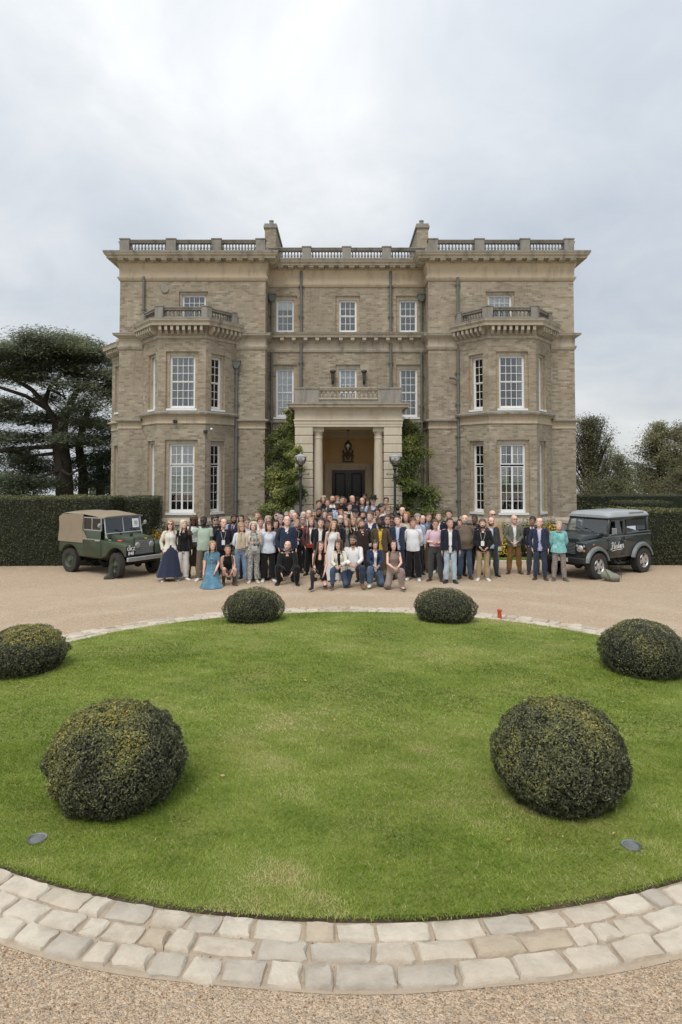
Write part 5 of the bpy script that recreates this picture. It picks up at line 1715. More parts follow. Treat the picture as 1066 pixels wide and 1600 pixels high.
# the ground falls away behind the house, so the feet of these trees lie lower
cone = lambda f: max(0.06, (1 - f) ** 0.8) * 1.0
tree('feathery upright conifer rising beside the house corner above the yellow shrub', 15.6, 44, 6.9, 3.6, 21000, YEWT, 201, up=1.5, base=0.04, leaf=0.115, nb=120, profile=lambda f: max(.12, (1 - f) ** .55), spread=.15)
tree('small thin conifer beyond the feathery conifer, lower and looser', 18.6, 47, 4.6, 2.2, 9000, YEWT, 202, up=1.2, base=.05, leaf=.115, nb=50, profile=lambda f: max(.12, (1 - f) ** .7), spread=.25)
tree('broad dark conifer with a pointed top left of the brown tree', 22.6, 50, 7.3, 3.9, 28000, YEWT, 203, up=.25, base=.06, leaf=.135, nb=150, profile=lambda f: max(.10, (1 - f) ** .75), spread=.20)
tree('full brownish tree cut by the frame above the low hedge', 25.5, 50, 7.2, 4.4, 34000, OLIVE, 204, up=.3, base=.05, leaf=.145, nb=150, profile=lambda f: max(.15, math.sin(PI * (0.25 + .75 * f)) ** .6), spread=.24)
tree('low rounded tree in front of the broad dark conifer', 21.6, 44, 3.4, 2.2, 13000, OLIVE, 205, up=.5, base=.05, leaf=.12, nb=50, spread=.45)
tree('low bushy tree behind the squared hedge block', 15.0, 40, 2.7, 2.0, 10000, YEWT, 206, up=.6, base=.05, leaf=.11, nb=50, spread=.45)
tree('distant pale round tree seen under the cedar boughs', -22.5, 70, 4.6, 4.5, 6000, FARL, 207, up=.5, base=.05, leaf=.30, nb=50, spread=.45, z0=-2)
tree('distant pale low tree between the cedar trunks', -34.0, 75, 4.8, 5.0, 6000, FARL, 208, up=.5, base=.05, leaf=.30, nb=50, spread=.45, z0=-2)


def far_wood():
    g = np.random.default_rng(9)
    n = 16000
    cs = np.stack([g.uniform(-170, 170, 130), g.uniform(150, 230, 130), g.uniform(-17, -10, 130)], 1)
    w = g.integers(0, 130, n)
    u = g.normal(0, 1, (n, 3)); u /= np.linalg.norm(u, axis=1, keepdims=True)
    P = cs[w] + u * np.array([8, 6, 7]) * (g.random((n, 1)) ** .4)
    rnd = np.clip(.3 + .5 * g.random(n), 0, 1)
    o = link('far_wood', leaves_mesh('far_wood', P, u, 1.7, FARL, rnd, .7, .6, seed=2))
    tag(o, 'distant hazy wood on the lower land behind the house', 'wood', kind='stuff')


far_wood()
# ------------------------------------------------------------------ the two old cars
def text_mesh(body, size, extrude=0.002, bold=0.0, shear=0.0):
    cu = bpy.data.curves.new('lettering', 'FONT')
    cu.body = body; cu.size = size; cu.extrude = extrude; cu.offset = bold; cu.shear = shear
    cu.align_x = 'CENTER'; cu.align_y = 'CENTER'; cu.resolution_u = 3
    cu.space_line = 0.95
    ob = bpy.data.objects.new('lettering', cu); COL.objects.link(ob)
    dg = bpy.context.evaluated_depsgraph_get()
    me = bpy.data.meshes.new_from_object(ob.evaluated_get(dg))
    bpy.data.objects.remove(ob, do_unlink=True); bpy.data.curves.remove(cu)
    me.name = 'lettering'
    return me


M['rubber'] = mat_plain('dusty_tyre_rubber', (0.035, 0.033, 0.030), 0.85, var=.35, scale=10, bmp=.3)
M['alloy'] = mat_plain('silver_alloy', (0.55, 0.55, 0.55), 0.35, metal=.8, var=.1)
M['galv'] = mat_plain('galvanised_steel', (0.46, 0.48, 0.48), 0.5, metal=.6, var=.15, scale=5)
M['chassis'] = mat_plain('black_chassis', (0.014, 0.014, 0.013), 0.8, var=.3)
M['canvas'] = mat_plain('tan_canvas', (0.262, 0.213, 0.152), 0.95, var=.14, scale=3.0, bmp=.25)
M['green_paint'] = mat_plain('old_bronze_green_paint', (0.042, 0.063, 0.036), 0.42, var=.12, scale=2.5, coat=.15)
def dusty(mat, amount=.45, top=.75):
    """dried road dust on the lower panels, by the car's own height"""
    nd = mat.node_tree.nodes; lk = mat.node_tree.links; b = nd['Principled BSDF']
    src = b.inputs['Base Color'].links[0].from_socket
    pos = coords(nd, 'Object'); sp = nd.new('ShaderNodeSeparateXYZ'); lk.new(pos, sp.inputs[0])
    mr = nd.new('ShaderNodeMapRange'); lk.new(sp.outputs[2], mr.inputs[0])
    mr.inputs[1].default_value = top; mr.inputs[2].default_value = .35; mr.inputs[3].default_value = .10; mr.inputs[4].default_value = 1.0
    nz = ramp2(nd, lk, noise(nd, lk, pos, 5, 6, .65, .5), .30, .75)
    m1 = nd.new('ShaderNodeMath'); m1.operation = 'MULTIPLY'; lk.new(mr.outputs[0], m1.inputs[0]); lk.new(nz, m1.inputs[1])
    m2 = nd.new('ShaderNodeMath'); m2.operation = 'MULTIPLY'; lk.new(m1.outputs[0], m2.inputs[0]); m2.inputs[1].default_value = amount
    lk.new(mixcol(nd, lk, m2.outputs[0], src, (0.26, 0.205, 0.145)), b.inputs['Base Color'])
    ra = nd.new('ShaderNodeMath'); ra.operation = 'MULTIPLY_ADD'; lk.new(nz, ra.inputs[0]); ra.inputs[1].default_value = .25; ra.inputs[2].default_value = b.inputs['Roughness'].default_value
    lk.new(ra.outputs[0], b.inputs['Roughness'])


dusty(M['green_paint'], .40)
M['green_rim'] = mat_plain('green_steel_rim', (0.060, 0.080, 0.052), 0.5, var=.15)
M['dark_paint'] = mat_plain('dark_green_grey_paint', (0.019, 0.027, 0.027), 0.28, var=.12, scale=2.5, coat=.5)
dusty(M['dark_paint'], .40)
M['grey_trim'] = mat_plain('grey_green_flare', (0.130, 0.150, 0.148), 0.45, var=.1)
M['silver_roof'] = mat_plain('silver_grey_roof', (0.33, 0.355, 0.37), 0.35, var=.06, scale=2, coat=.3)
M['black_plastic'] = mat_plain('black_plastic', (0.018, 0.019, 0.020), 0.5, var=.2)
M['amber'] = mat_plain('amber_lens', (0.60, 0.20, 0.02), 0.2, var=.05)
M['lamp_lens'] = mat_plain('clear_lamp_lens', (0.42, 0.43, 0.43), 0.12, var=.2, metal=.3)
M['letter_white'] = mat_plain('white_lettering', (0.78, 0.78, 0.76), 0.5, var=.03)
M['plate_black'] = mat_plain('black_plate', (0.010, 0.010, 0.020), 0.35, var=.1)
M['car_glass'] = mat_glass('car_window_glass', (0.62, 0.68, 0.68), 0.80)
M['seat'] = mat_plain('dark_seat_vinyl', (0.03, 0.03, 0.03), 0.6, var=.2)


def wheel(car, x, y, r_, w, kind, steer=0.0):
    """y is the wheel's middle; the outer face looks away from the car's middle line"""
    s = 1 if y > 0 else -1
    Mw = Matrix.Translation((x, y, r_)) @ Matrix.Rotation(steer, 4, 'Z') @ Matrix.Rotation(-s * PI / 2, 4, 'X')   # local z = outwards
    rr = r_ * (0.60 if kind == 'alloy' else 0.57)
    mb = MB()
    h = w / 2
    mb.lathe([(rr, -h * .85), (r_ * .80, -h), (r_ * .95, -h * .93), (r_ * .985, -h * .75), (r_ * .985, h * .75), (r_ * .95, h * .93), (r_ * .80, h), (rr * 1.03, h * .88), (rr, h * .78)], seg=36, caps=False)
    nt = 34
    for k in range(nt):                         # tread blocks
        a = 2 * PI * k / nt
        for q, (za, zb) in enumerate(((-h * .92, -h * .32), (-h * .26, h * .26), (h * .32, h * .92))):
            aa = a + (PI / nt if q == 1 else 0)
            A = Matrix.Rotation(aa, 4, 'Z')
            mb.box(r_ * .955, r_ * 1.0, -r_ * .058, r_ * .058, za, zb, A)
    tyre = MB.build(mb, 'wheel', M['rubber'], car, smooth=True)
    tyre.matrix_local = Mw
    mb = MB()
    if kind == 'alloy':
        mb.lathe([(rr, h * .80), (rr * .97, h * .92), (rr * .90, h * .80), (rr * .86, h * .30)], seg=32, caps=False)
        mb.lathe([(rr * .40, h * .50), (rr * .36, h * .82), (rr * .16, h * .88), (.0, h * .86)], seg=20, caps=False)
        for k in range(5):
            A = Matrix.Rotation(2 * PI * k / 5, 4, 'Z')
            mb.prism([(-rr * .16, rr * .25), (rr * .16, rr * .25), (rr * .27, rr * .93), (-rr * .27, rr * .93)], 'z', h * .50, h * .78, A)
        rim = mb.build('rim', M['alloy'], tyre, smooth=True)
        mb = MB(); mb.lathe([(rr * .9, h * .25), (0.0, h * .22)], seg=24, caps=False); mb.build('brake_disc', M['chassis'], tyre)
    else:
        mb.lathe([(rr * 1.02, h * .84), (rr * .97, h * .70), (rr * .90, h * .30), (rr * .72, h * .22), (rr * .66, h * .40), (rr * .40, h * .46), (rr * .34, h * .95), (rr * .24, h * 1.05), (0, h * 1.05)], seg=28, caps=False)
        for k in range(5):
            a = 2 * PI * k / 5; mb.lathe([(.018, h * .4), (.018, h * .55), (0, h * .56)], c=(rr * .52 * math.cos(a), rr * .52 * math.sin(a), 0), seg=6)
        mb.build('rim', M['green_rim'], tyre, smooth=True)
    return tyre


def arch(cx, cz, r_, a0, a1, n=12):
    return [(cx + r_ * math.cos(a0 + (a1 - a0) * i / n), cz + r_ * math.sin(a0 + (a1 - a0) * i / n)) for i in range(n + 1)]


def soft(ob, w=0.012, seg=2):
    """rounds the panel edges"""
    me = ob.data
    bm = bmesh.new(); bm.from_mesh(me)
    bmesh.ops.remove_doubles(bm, verts=bm.verts[:], dist=1e-5)
    ed = [e for e in bm.edges if len(e.link_faces) == 2 and e.calc_face_angle(0) > R(35)]
    bmesh.ops.bevel(bm, geom=ed, offset=w, segments=seg, affect='EDGES', profile=.5, clamp_overlap=True)
    bm.to_mesh(me); bm.free()
    for p in me.polygons: p.use_smooth = True
    me.set_sharp_from_angle(angle=R(50))
    return ob


def script_stroke(mb, pts, r_, y):
    mb.tube([(p[0], y, p[1]) for p in pts], r_, 5, flat=.5)


def build_estate():
    car = thing('off_road_car', 'dark green square estate car with a silver roof and white script on its door', 'car', (7.86, 21.72, 0), math.atan2(-1.38, -1.90), None)
    car.scale = (.98, .98, .95)
    hw = .775
    wr = .39
    # lower body as a side outline with wheel arches
    rx, fx = -1.18, 1.18
    out = [(-1.74, .60), (-1.74, 1.24), (.60, 1.24), (.62, 1.20), (1.60, 1.14), (1.66, 1.10), (1.66, .62)]
    out += arch(fx, wr, .50, R(28), R(152)) + [(.66, .56), (-.66, .56)] + arch(rx, wr, .50, R(28), R(152))
    mb = MB(); mb.prism(out, 'y', -hw, hw)
    body = soft(mb.build('body', M['dark_paint'], car), .022)
    # bonnet with its raised middle
    mb = MB(); mb.loft([[(.60, -.60, 1.23), (.60, .60, 1.23), (.60, .57, 1.345), (.60, -.57, 1.345)], [(1.25, -.58, 1.18), (1.25, .58, 1.18), (1.25, .54, 1.315), (1.25, -.54, 1.315)], [(1.62, -.54, 1.12), (1.62, .54, 1.12), (1.62, .48, 1.235), (1.62, -.48, 1.235)]])
    soft(mb.build('bonnet', M['dark_paint'], car), .02)
    # greenhouse: pillars and rails
    zt = 1.80
    mb = MB()
    for s in (-1, 1):
        y = s * (hw - .03); yt = s * (hw - .075)
        def post(x0, x1, xa, xb, z0=1.235, z1=zt, t=.05):
            mb.loft([[(x0, y - s * t, z0), (x1, y - s * t, z0), (x1, y, z0), (x0, y, z0)], [(xa, yt - s * t, z1), (xb, yt - s * t, z1), (xb, yt, z1), (xa, yt, z1)]])
        post(.52, .60, .33, .40); post(-.40, -.28, -.40, -.28); post(-1.735, -1.58, -1.70, -1.57)
        mb.loft([[(-.40, y - s * .05, 1.235), (-.40, y, 1.235), (-.40, y, 1.32), (-.40, y - s * .05, 1.32)], [(-1.6, y - s * .05, 1.235), (-1.6, y, 1.235), (-1.6, y, 1.32), (-1.6, y - s * .05, 1.32)]])
        mb.box(-1.69, .39, min(yt, yt - s * .05), max(yt, yt - s * .05), 1.70, zt + .02)
    mb.box(.34, .40, -.70, .70, 1.74, zt + .01); mb.box(-1.70, -1.64, -.70, .70, 1.28, zt + .01)
    mb.box(.52, .60, -.74, .74, 1.235, 1.36)
    soft(mb.build('cab_frame', M['dark_paint'], car), .01, 1)
    # roof
    mb = MB()
    ring = lambda x, w, z0, z1: [(x, -w, z0), (x, w, z0), (x, w, z0 + .05), (x, w - .07, z1 - .015), (x, w - .22, z1), (x, -w + .22, z1), (x, -w + .07, z1 - .015), (x, -w, z0 + .05)]
    mb.loft([ring(.46, hw - .06, 1.80, 1.88), ring(.36, hw - .055, 1.81, 1.955), ring(.1, hw - .055, 1.815, 1.985), ring(-1.5, hw - .055, 1.815, 1.985), ring(-1.70, hw - .06, 1.81, 1.95), ring(-1.74, hw - .07, 1.80, 1.87)])
    roof = mb.build('roof', M['silver_roof'], car, smooth=True)
    mb = MB()
    for s in (-1, 1): mb.box(-1.72, .40, min(s * (hw - .065), s * (hw - .03)), max(s * (hw - .065), s * (hw - .03)), 1.785, 1.815)
    mb.build('rain_gutter', M['dark_paint'], roof)
    for s in (-1, 1):
        A = Matrix.Translation((-1.05, s * (hw - .083), 1.905)) @ Matrix.Rotation(s * R(-28), 4, 'X')
        mb = MB(); mb.bbox(-.40, .40, -.012, .012, -.055, .055, .01, A); mb.build('roof_window', mat_plain('pale_roof_glass', (0.30, 0.33, 0.34), .08, var=.1), roof)
    # glass
    mb = MB(); mb.add([(.565, -.70, 1.36), (.565, .70, 1.36), (.385, .68, 1.75), (.385, -.68, 1.75)], [(0, 1, 2, 3)]); mb.build('windscreen', M['car_glass'], car)
    for s in (-1, 1):
        y0, y1 = s * (hw - .05), s * (hw - .09)
        # door
        mb = MB(); mb.prism([(-.28, .64), (.55, .64), (.58, .86), (.58, 1.255), (-.28, 1.255)], 'y', min(s * (hw - .01), s * (hw + .012)), max(s * (hw - .01), s * (hw + .012)))
        door = soft(mb.build('door', M['dark_paint'], car), .008, 1)
        mb = MB()
        for (a, b, c, d) in ((-.28, .56, 1.255, 1.31), (-.275, -.24, 1.31, 1.74), (-.24, .36, 1.70, 1.74)):
            mb.box(a, b, min(y0 - s * .01, y0 + s * .02), max(y0 - s * .01, y0 + s * .02), c, d)
        mb.loft([[(.50, y0 - s * .01, 1.31), (.54, y0 - s * .01, 1.31), (.54, y0 + s * .02, 1.31), (.50, y0 + s * .02, 1.31)], [(.34, y1, 1.74), (.38, y1, 1.74), (.38, y1 + s * .03, 1.74), (.34, y1 + s * .03, 1.74)]])
        mb.build('window_frame', M['dark_paint'], door)
        mb = MB(); mb.add([(-.24, y0, 1.31), (.10, y0, 1.31), (.10, y1, 1.70), (-.24, y1, 1.70)], [(0, 1, 2, 3)]); mb.build('door_glass', M['car_glass'], door)
        mb = MB(); mb.bbox(-.22, -.08, min(s * hw, s * (hw + .04)), max(s * hw, s * (hw + .04)), 1.04, 1.10, .008); mb.build('handle', M['black_plastic'], door)
        mb = MB()
        for z in (.80, 1.12): mb.box(.54, .64, min(s * (hw), s * (hw + .022)), max(s * hw, s * (hw + .022)), z, z + .05)
        mb.build('hinge', M['black_plastic'], door)
        # long sliding side window
        mb = MB(); mb.prism([(-1.52, 1.34), (-.46, 1.34), (-.46, 1.70), (-1.52, 1.70)], 'y', min(y1 - s * .012, y1 + s * .028), max(y1 - s * .012, y1 + s * .028))
        fr = mb.build('side_window', M['black_plastic'], car)
        for (a, b) in ((-1.49, -1.00), (-.97, -.49)):
            mb = MB(); yy = y1 + s * .031
            mb.add([(a, yy + s * .012, 1.37), (b, yy + s * .012, 1.37), (b, yy - s * .022, 1.67), (a, yy - s * .022, 1.67)], [(0, 1, 2, 3)]); mb.build('glass', mat_car_dark, fr)
        # belt rail and lower trim, flares, lamps
        mb = MB(); mb.box(-1.72, .60, min(s * (hw + .001), s * (hw + .016)), max(s * (hw + .001), s * (hw + .016)), 1.215, 1.245); mb.box(-1.70, -.42, min(s * (hw - .035), s * (hw - .012)), max(s * (hw - .035), s * (hw - .012)), 1.30, 1.325)
        mb.build('belt_rail', M['grey_trim'], car)
        for wx in (fx, rx):
            mb = MB(); n = 14; rings = []
            for i in range(n + 1):
                a = R(8) + R(164) * i / n; a = min(max(a, R(14)), R(166))
                cz = wr
                def pt(r_, y): return (wx + r_ * math.cos(a) * 1.02, y, max(.52, cz + r_ * math.sin(a)))
                rings.append([pt(.49, s * (hw - .01)), pt(.48, s * (hw + .085)), pt(.55, s * (hw + .085)), pt(.60, s * (hw + .01))])
            mb.loft(rings); mb.build('wheel_arch_flare', M['grey_trim'], car, smooth=True)
        mb = MB(); mb.bbox(1.30, 1.37, min(s * hw, s * (hw + .02)), max(s * hw, s * (hw + .02)), 1.03, 1.065, .006); mb.build('side_repeater', M['amber'], car)
        # door mirror
        mb = MB(); mb.tube([(.54, s * (hw + .0), 1.28), (.53, s * (hw + .12), 1.31), (.50, s * (hw + .14), 1.36)], .012, 6); mb.bbox(.46, .50, min(s * (hw + .06), s * (hw + .22)), max(s * (hw + .06), s * (hw + .22)), 1.32, 1.51, .015)
        mb.build('door_mirror', mat_plain('grey_mirror_shell', (0.23, 0.235, 0.24), .4), car)
        # front lamp cluster
        mb = MB(); mb.prism([(s * .43, .76), (s * .76, .76), (s * .76, 1.07), (s * .43, 1.07)], 'x', 1.655, 1.672); mb.build('headlamp_panel', M['black_plastic'], car)
        Mx = Matrix.Translation((1.672, s * .57, .93)) @ Matrix.Rotation(PI / 2, 4, 'Y')
        mb = MB(); mb.lathe([(.10, 0), (.105, .02), (.092, .035), (.085, .03)], seg=20, M=Mx, caps=False); hl = mb.build('headlight', M['galv'], car, smooth=True)
        mb = MB(); mb.lathe([(.088, .022), (.06, .045), (.0, .052)], seg=20, M=Mx, caps=False); mb.build('lens', M['lamp_lens'], hl, smooth=True)
        for (dy, dz, mt) in ((.70, .87, 'amber'), (.70, 1.01, 'lamp_lens'), (.46, 1.01, 'lamp_lens')):
            Mx2 = Matrix.Translation((1.672, s * dy, dz)) @ Matrix.Rotation(PI / 2, 4, 'Y')
            mb = MB(); mb.lathe([(.036, 0), (.036, .02), (.0, .028)], seg=12, M=Mx2, caps=False); mb.build('side_light', M[mt], car, smooth=True)
        # wings' top vents by the windscreen
        mb = MB(); mb.bbox(.585, .60, min(s * .10, s * .62), max(s * .10, s * .62), 1.25, 1.335, .004); mb.build('vent_flap', M['black_plastic'], car)
        # wiper
        mb = MB(); mb.tube([(.60, s * .18 + .12, 1.35), (.55, s * .18 - .12, 1.44), (.545, s * .18 - .30, 1.45)], .009, 5); mb.build('wiper', M['black_plastic'], car)
        # mud flap, step
        mb = MB(); mb.box(-1.70, -1.68, min(s * .52, s * .80), max(s * .52, s * .80), .22, .62); mb.build('mud_flap', M['chassis'], car)
        mb = MB(); mb.box(-.10, .34, min(s * .70, s * .90), max(s * .70, s * .90), .40, .43); mb.tube([(0, s * .6, .55), (0, s * .85, .41)], .015, 6); mb.tube([(.24, s * .6, .55), (.24, s * .85, .41)], .015, 6); mb.build('side_step', M['black_plastic'], car)
        mb = MB(); mb.bbox(-1.80, -1.74, min(s * .60, s * .74), max(s * .60, s * .74), .66, .95, .01); mb.build('tail_lamp_guard', M['grey_trim'], car)
        for wx in (fx, rx): wheel(car, wx, s * .745, wr, .265, 'alloy')
    # front: grille, bumper, plate
    mb = MB(); mb.prism([(-.42, .72), (.42, .72), (.42, 1.13), (-.42, 1.13)], 'x', 1.655, 1.675); gr = mb.build('grille', M['black_plastic'], car)
    for k in range(8):
        mb = MB(); mb.box(1.676, 1.69, -.40, .40, .76 + k * .043, .782 + k * .043); mb.build('grille_slat', M['grey_trim'], gr)
    mb = MB(); mb.bbox(1.70, 1.84, -.80, .80, .50, .66, .02); bp = mb.build('bumper', M['black_plastic'], car)
    mb = MB(); mb.bbox(1.842, 1.855, -.26, .26, .52, .635, .004); mb.build('number_plate', M['letter_white'], car)
    mb = MB(); mb.box(-1.70, 1.62, -.48, .48, .40, .62); mb.tube([(fx, -.7, wr), (fx, .7, wr)], .055, 8); mb.tube([(rx, -.7, wr), (rx, .7, wr)], .055, 8)
    mb.ball((fx, .15, wr), (.14, .14, .14), 10, 7); mb.ball((rx, .05, wr), (.14, .14, .14), 10, 7); mb.build('chassis', M['chassis'], car)
    mb = MB(); mb.prism([(-.98, .42), (-.88, .60), (-.72, .66), (-.72, .56), (-.45, .56)], 'x', 1.70, 1.72)
    # seats, wheel
    for s in (-1, 1):
        mb = MB(); mb.bbox(-.30, .12, s * .38 - .24, s * .38 + .24, 1.0, 1.14, .03); mb.bbox(-.36, -.24, s * .38 - .23, s * .38 + .23, 1.08, 1.55, .04); mb.bbox(-.36, -.27, s * .38 - .12, s * .38 + .12, 1.56, 1.72, .03); mb.build('seat', M['seat'], car)
    mb = MB(); mb.tube([(.30 + .1 * math.cos(a) * .35, -.36 + .19 * math.sin(a), 1.40 + .19 * math.cos(a)) for a in np.linspace(0, 2 * PI, 20)], .013, 6); mb.build('steering_wheel', M['seat'], car)
    mb = MB(); mb.box(.42, .58, -.70, .70, 1.05, 1.33); mb.build('dashboard', M['seat'], car)
    # the white script on the visible door: Hedsor
    g = MB(); y = hw + .016
    X = lambda u: -(u) + .50        # reads from front to rear on the left side
    def st(pts, r_=.0085, close=False):
        # smooth polyline; (u along, z up)
        P = [(X(u), z) for u, z in pts]
        dense = []
        for i in range(len(P) - 1):
            p0 = P[max(0, i - 1)]; p1 = P[i]; p2 = P[i + 1]; p3 = P[min(len(P) - 1, i + 2)]
            for k in range(5):
                t = k / 5
                dense.append(tuple(.5 * ((2 * p1[j]) + (-p0[j] + p2[j]) * t + (2 * p0[j] - 5 * p1[j] + 4 * p2[j] - p3[j]) * t * t + (-p0[j] + 3 * p1[j] - 3 * p2[j] + p3[j]) * t ** 3) for j in (0, 1)))
        dense.append(P[-1])
        script_stroke(g, dense, r_, y)
    b = .86
    sl = lambda u, z: (u + (z - b) * .28, z)
    S = lambda pts, r_=.0085: st([sl(*p) for p in pts], r_)
    S([(.02, b + .15), (.06, b + .20), (.10, b + .19), (.09, b + .10), (.07, b), (.03, b - .03), (.00, b + .0)], .011)          # H
    S([(.19, b + .20), (.18, b + .10), (.17, b + .01), (.20, b - .01), (.23, b + .03)], .011)
    S([(.04, b + .09), (.10, b + .11), (.20, b + .10)], .009)
    S([(.23, b + .04), (.28, b + .07), (.27, b + .105), (.24, b + .09), (.24, b + .02), (.28, b + .0), (.31, b + .03)])           # e
    S([(.38, b + .09), (.34, b + .10), (.32, b + .05), (.34, b + .0), (.38, b + .04), (.40, b + .20), (.39, b + .08), (.41, b + .0), (.44, b + .03)])   # d
    S([(.44, b + .03), (.48, b + .11), (.50, b + .06), (.49, b + .0), (.45, b + .005)])                                            # s
    S([(.55, b + .10), (.52, b + .06), (.54, b + .0), (.58, b + .04), (.57, b + .10), (.545, b + .09), (.61, b + .085)])           # o
    S([(.61, b + .085), (.62, b + .12), (.65, b + .095), (.64, b + .03), (.66, b + .0), (.69, b + .03)])                           # r
    S([(.66, b + .17), (.70, b + .20), (.76, b + .195)], .008)
    S([(.10, b - .07), (.30, b - .045), (.52, b - .045), (.62, b - .03)], .011)                                                    # flourish
    g.build('script_lettering', M['letter_white'], car)
    return car


mat_car_dark = mat_glass('car_rear_glass', (0.16, 0.18, 0.18), 0.83)


def build_open_car():
    car = thing('vintage_car', 'vintage open green car with a tan canvas roof and galvanised bumper', 'car', (-7.06, 21.82, 0), math.atan2(-1.27, 1.88), None)
    hw = .73; wr = .362; fx, rx = 1.09, -1.09
    gp = M['green_paint']
    # rear tub and doors' lower line: a side outline with the rear arch
    out = [(-1.62, .62), (-1.62, 1.06), (.46, 1.06), (.46, .52), (-.60, .52)] + arch(rx, wr + .02, .47, R(30), R(150))
    mb = MB(); mb.prism(out, 'y', -hw, hw); soft(mb.build('rear_tub', gp, car), .018)
    # front wings: each a side outline with its arch
    for s in (-1, 1):
        y0, y1 = sorted((s * .40, s * hw))
        out = [(.465, .52), (.465, 1.05), (1.42, 1.00), (1.53, .95), (1.55, .80), (1.55, .66)] + arch(fx, wr + .04, .46, R(28), R(152))
        mb = MB(); mb.prism(out, 'y', y0, y1); wing = soft(mb.build('front_wing', gp, car), .03)
        mb = MB(); mb.tube([(.50, s * .60, 1.06), (.72, s * .60, 1.06)], .02, 6)
        mb.build('wing_catch', M['galv'], car)
    # bulkhead, bonnet, grille panel
    mb = MB(); mb.box(.465, .60, -.66, .66, 1.0, 1.22); soft(mb.build('bulkhead', gp, car), .03)
    mb = MB(); mb.loft([[(.60, -.52, 1.02), (.60, .52, 1.02), (.60, .50, 1.20), (.60, .30, 1.225), (.60, -.30, 1.225), (.60, -.50, 1.20)], [(1.42, -.42, .98), (1.42, .42, .98), (1.42, .40, 1.14), (1.42, .25, 1.165), (1.42, -.25, 1.165), (1.42, -.40, 1.14)]])
    soft(mb.build('bonnet', gp, car), .02)
    mb = MB(); mb.bbox(1.40, 1.46, -.42, .42, .62, 1.18, .03); soft(mb.build('radiator_panel', gp, car), .01)
    mb = MB(); mb.prism([(-.34, .66), (.34, .66), (.34, 1.08), (.27, 1.14), (-.27, 1.14), (-.34, 1.08)], 'x', 1.465, 1.478); gr = mb.build('grille', mat_plain('grille_shadow', (0.10, 0.115, 0.10), .6), car)
    for k in range(17):
        mb = MB(); y = -.32 + k * .04; mb.box(1.479, 1.488, y - .006, y + .006, .67, 1.07); mb.build('grille_bar', M['galv'], gr)
    for k in range(7):
        mb = MB(); z = .70 + k * .06; mb.box(1.4885, 1.494, -.33, .33, z - .005, z + .005); mb.build('grille_bar', M['galv'], gr)
    Mx = Matrix.Translation((1.49, 0.05, 1.115)) @ Matrix.Rotation(PI / 2, 4, 'Y') @ Matrix.Diagonal((.55, 1, 1, 1))
    mb = MB(); mb.lathe([(.055, 0), (.055, .008), (0, .010)], seg=16, M=Mx); mb.build('badge', mat_plain('yellow_badge', (.55, .40, .05), .4), car)
    for s in (-1, 1):
        Mx = Matrix.Translation((1.47, s * .255, .93)) @ Matrix.Rotation(PI / 2, 4, 'Y')
        mb = MB(); mb.lathe([(.09, 0), (.092, .03), (.075, .05), (0, .06)], seg=18, M=Mx, caps=False); mb.build('headlight', M['lamp_lens'], car, smooth=True)
        Mx = Matrix.Translation((1.552, s * .60, .93)) @ Matrix.Rotation(PI / 2, 4, 'Y')
        mb = MB(); mb.lathe([(.03, 0), (.03, .03), (0, .04)], seg=10, M=Mx, caps=False); mb.build('side_light', M['lamp_lens'], car, smooth=True)
    # bumper, number plate with its letters
    mb = MB(); mb.bbox(1.60, 1.66, -.74, .74, .50, .62, .012); mb.box(1.46, 1.60, -.40, -.34, .50, .60); mb.box(1.46, 1.60, .34, .40, .50, .60); mb.build('bumper', M['galv'], car)
    mb = MB(); mb.bbox(1.56, 1.575, -.72, -.40, .66, .93, .004); pl = mb.build('number_plate', M['plate_black'], car)
    tx = text_mesh('OKZ\n848', .135, .002, .004)
    tx.materials.clear(); tx.materials.append(M['letter_white'])
    l = link('lettering', tx, pl)
    l.matrix_local = Matrix.Translation((1.578, -.56, .79)) @ Matrix.Rotation(PI / 2, 4, 'Z') @ Matrix.Rotation(PI / 2, 4, 'X')
    # screen
    mb = MB()
    z0, z1, x0, x1 = 1.22, 1.72, .56, .47
    def bar(ya, yb, za, zb, t=.022):
        xa = x0 + (x1 - x0) * (za - z0) / (z1 - z0); xb = x0 + (x1 - x0) * (zb - z0) / (z1 - z0)
        mb.tube([(xa, ya, za), (xb, yb, zb)], t, 6)
    bar(-.66, .66, z0 + .02, z0 + .02); bar(-.66, .66, z1, z1); bar(-.66, -.66, z0 - .1, z1); bar(.66, .66, z0 - .1, z1); bar(0, 0, z0, z1, .014)
    sc = mb.build('windscreen_frame', M['galv'], car)
    for s in (-1, 1):
        mb = MB(); a, b = sorted((s * .012, s * .64)); mb.add([(x0, a, z0 + .02), (x0, b, z0 + .02), (x1, b, z1), (x1, a, z1)], [(0, 1, 2, 3)]); mb.build('windscreen_pane', M['car_glass'], sc)
        mb = MB(); mb.tube([(x0 + .025, s * .3 + .18, z0 + .06), (x0 + .012, s * .3 - .04, z0 + .13)], .008, 5); mb.build('wiper', M['black_plastic'], sc)
        mb = MB(); mb.tube([(.60, s * .64, 1.10), (.57, s * .67, 1.22), (.55, s * .67, 1.30)], .020, 6); mb.build('screen_hinge', M['galv'], car)
    mb = MB(); mb.box(.60, .62, -.62, .62, 1.11, 1.24); mb.build('scuttle', gp, car)
    mb = MB(); mb.add([(x0 - .005, .33, z0 + .15), (x0 - .005, .58, z0 + .15), (x0 - .055, .58, z0 + .42), (x0 - .055, .33, z0 + .42)], [(0, 1, 2, 3)]); pp = mb.build('paper_notice', M['letter_white'], car)
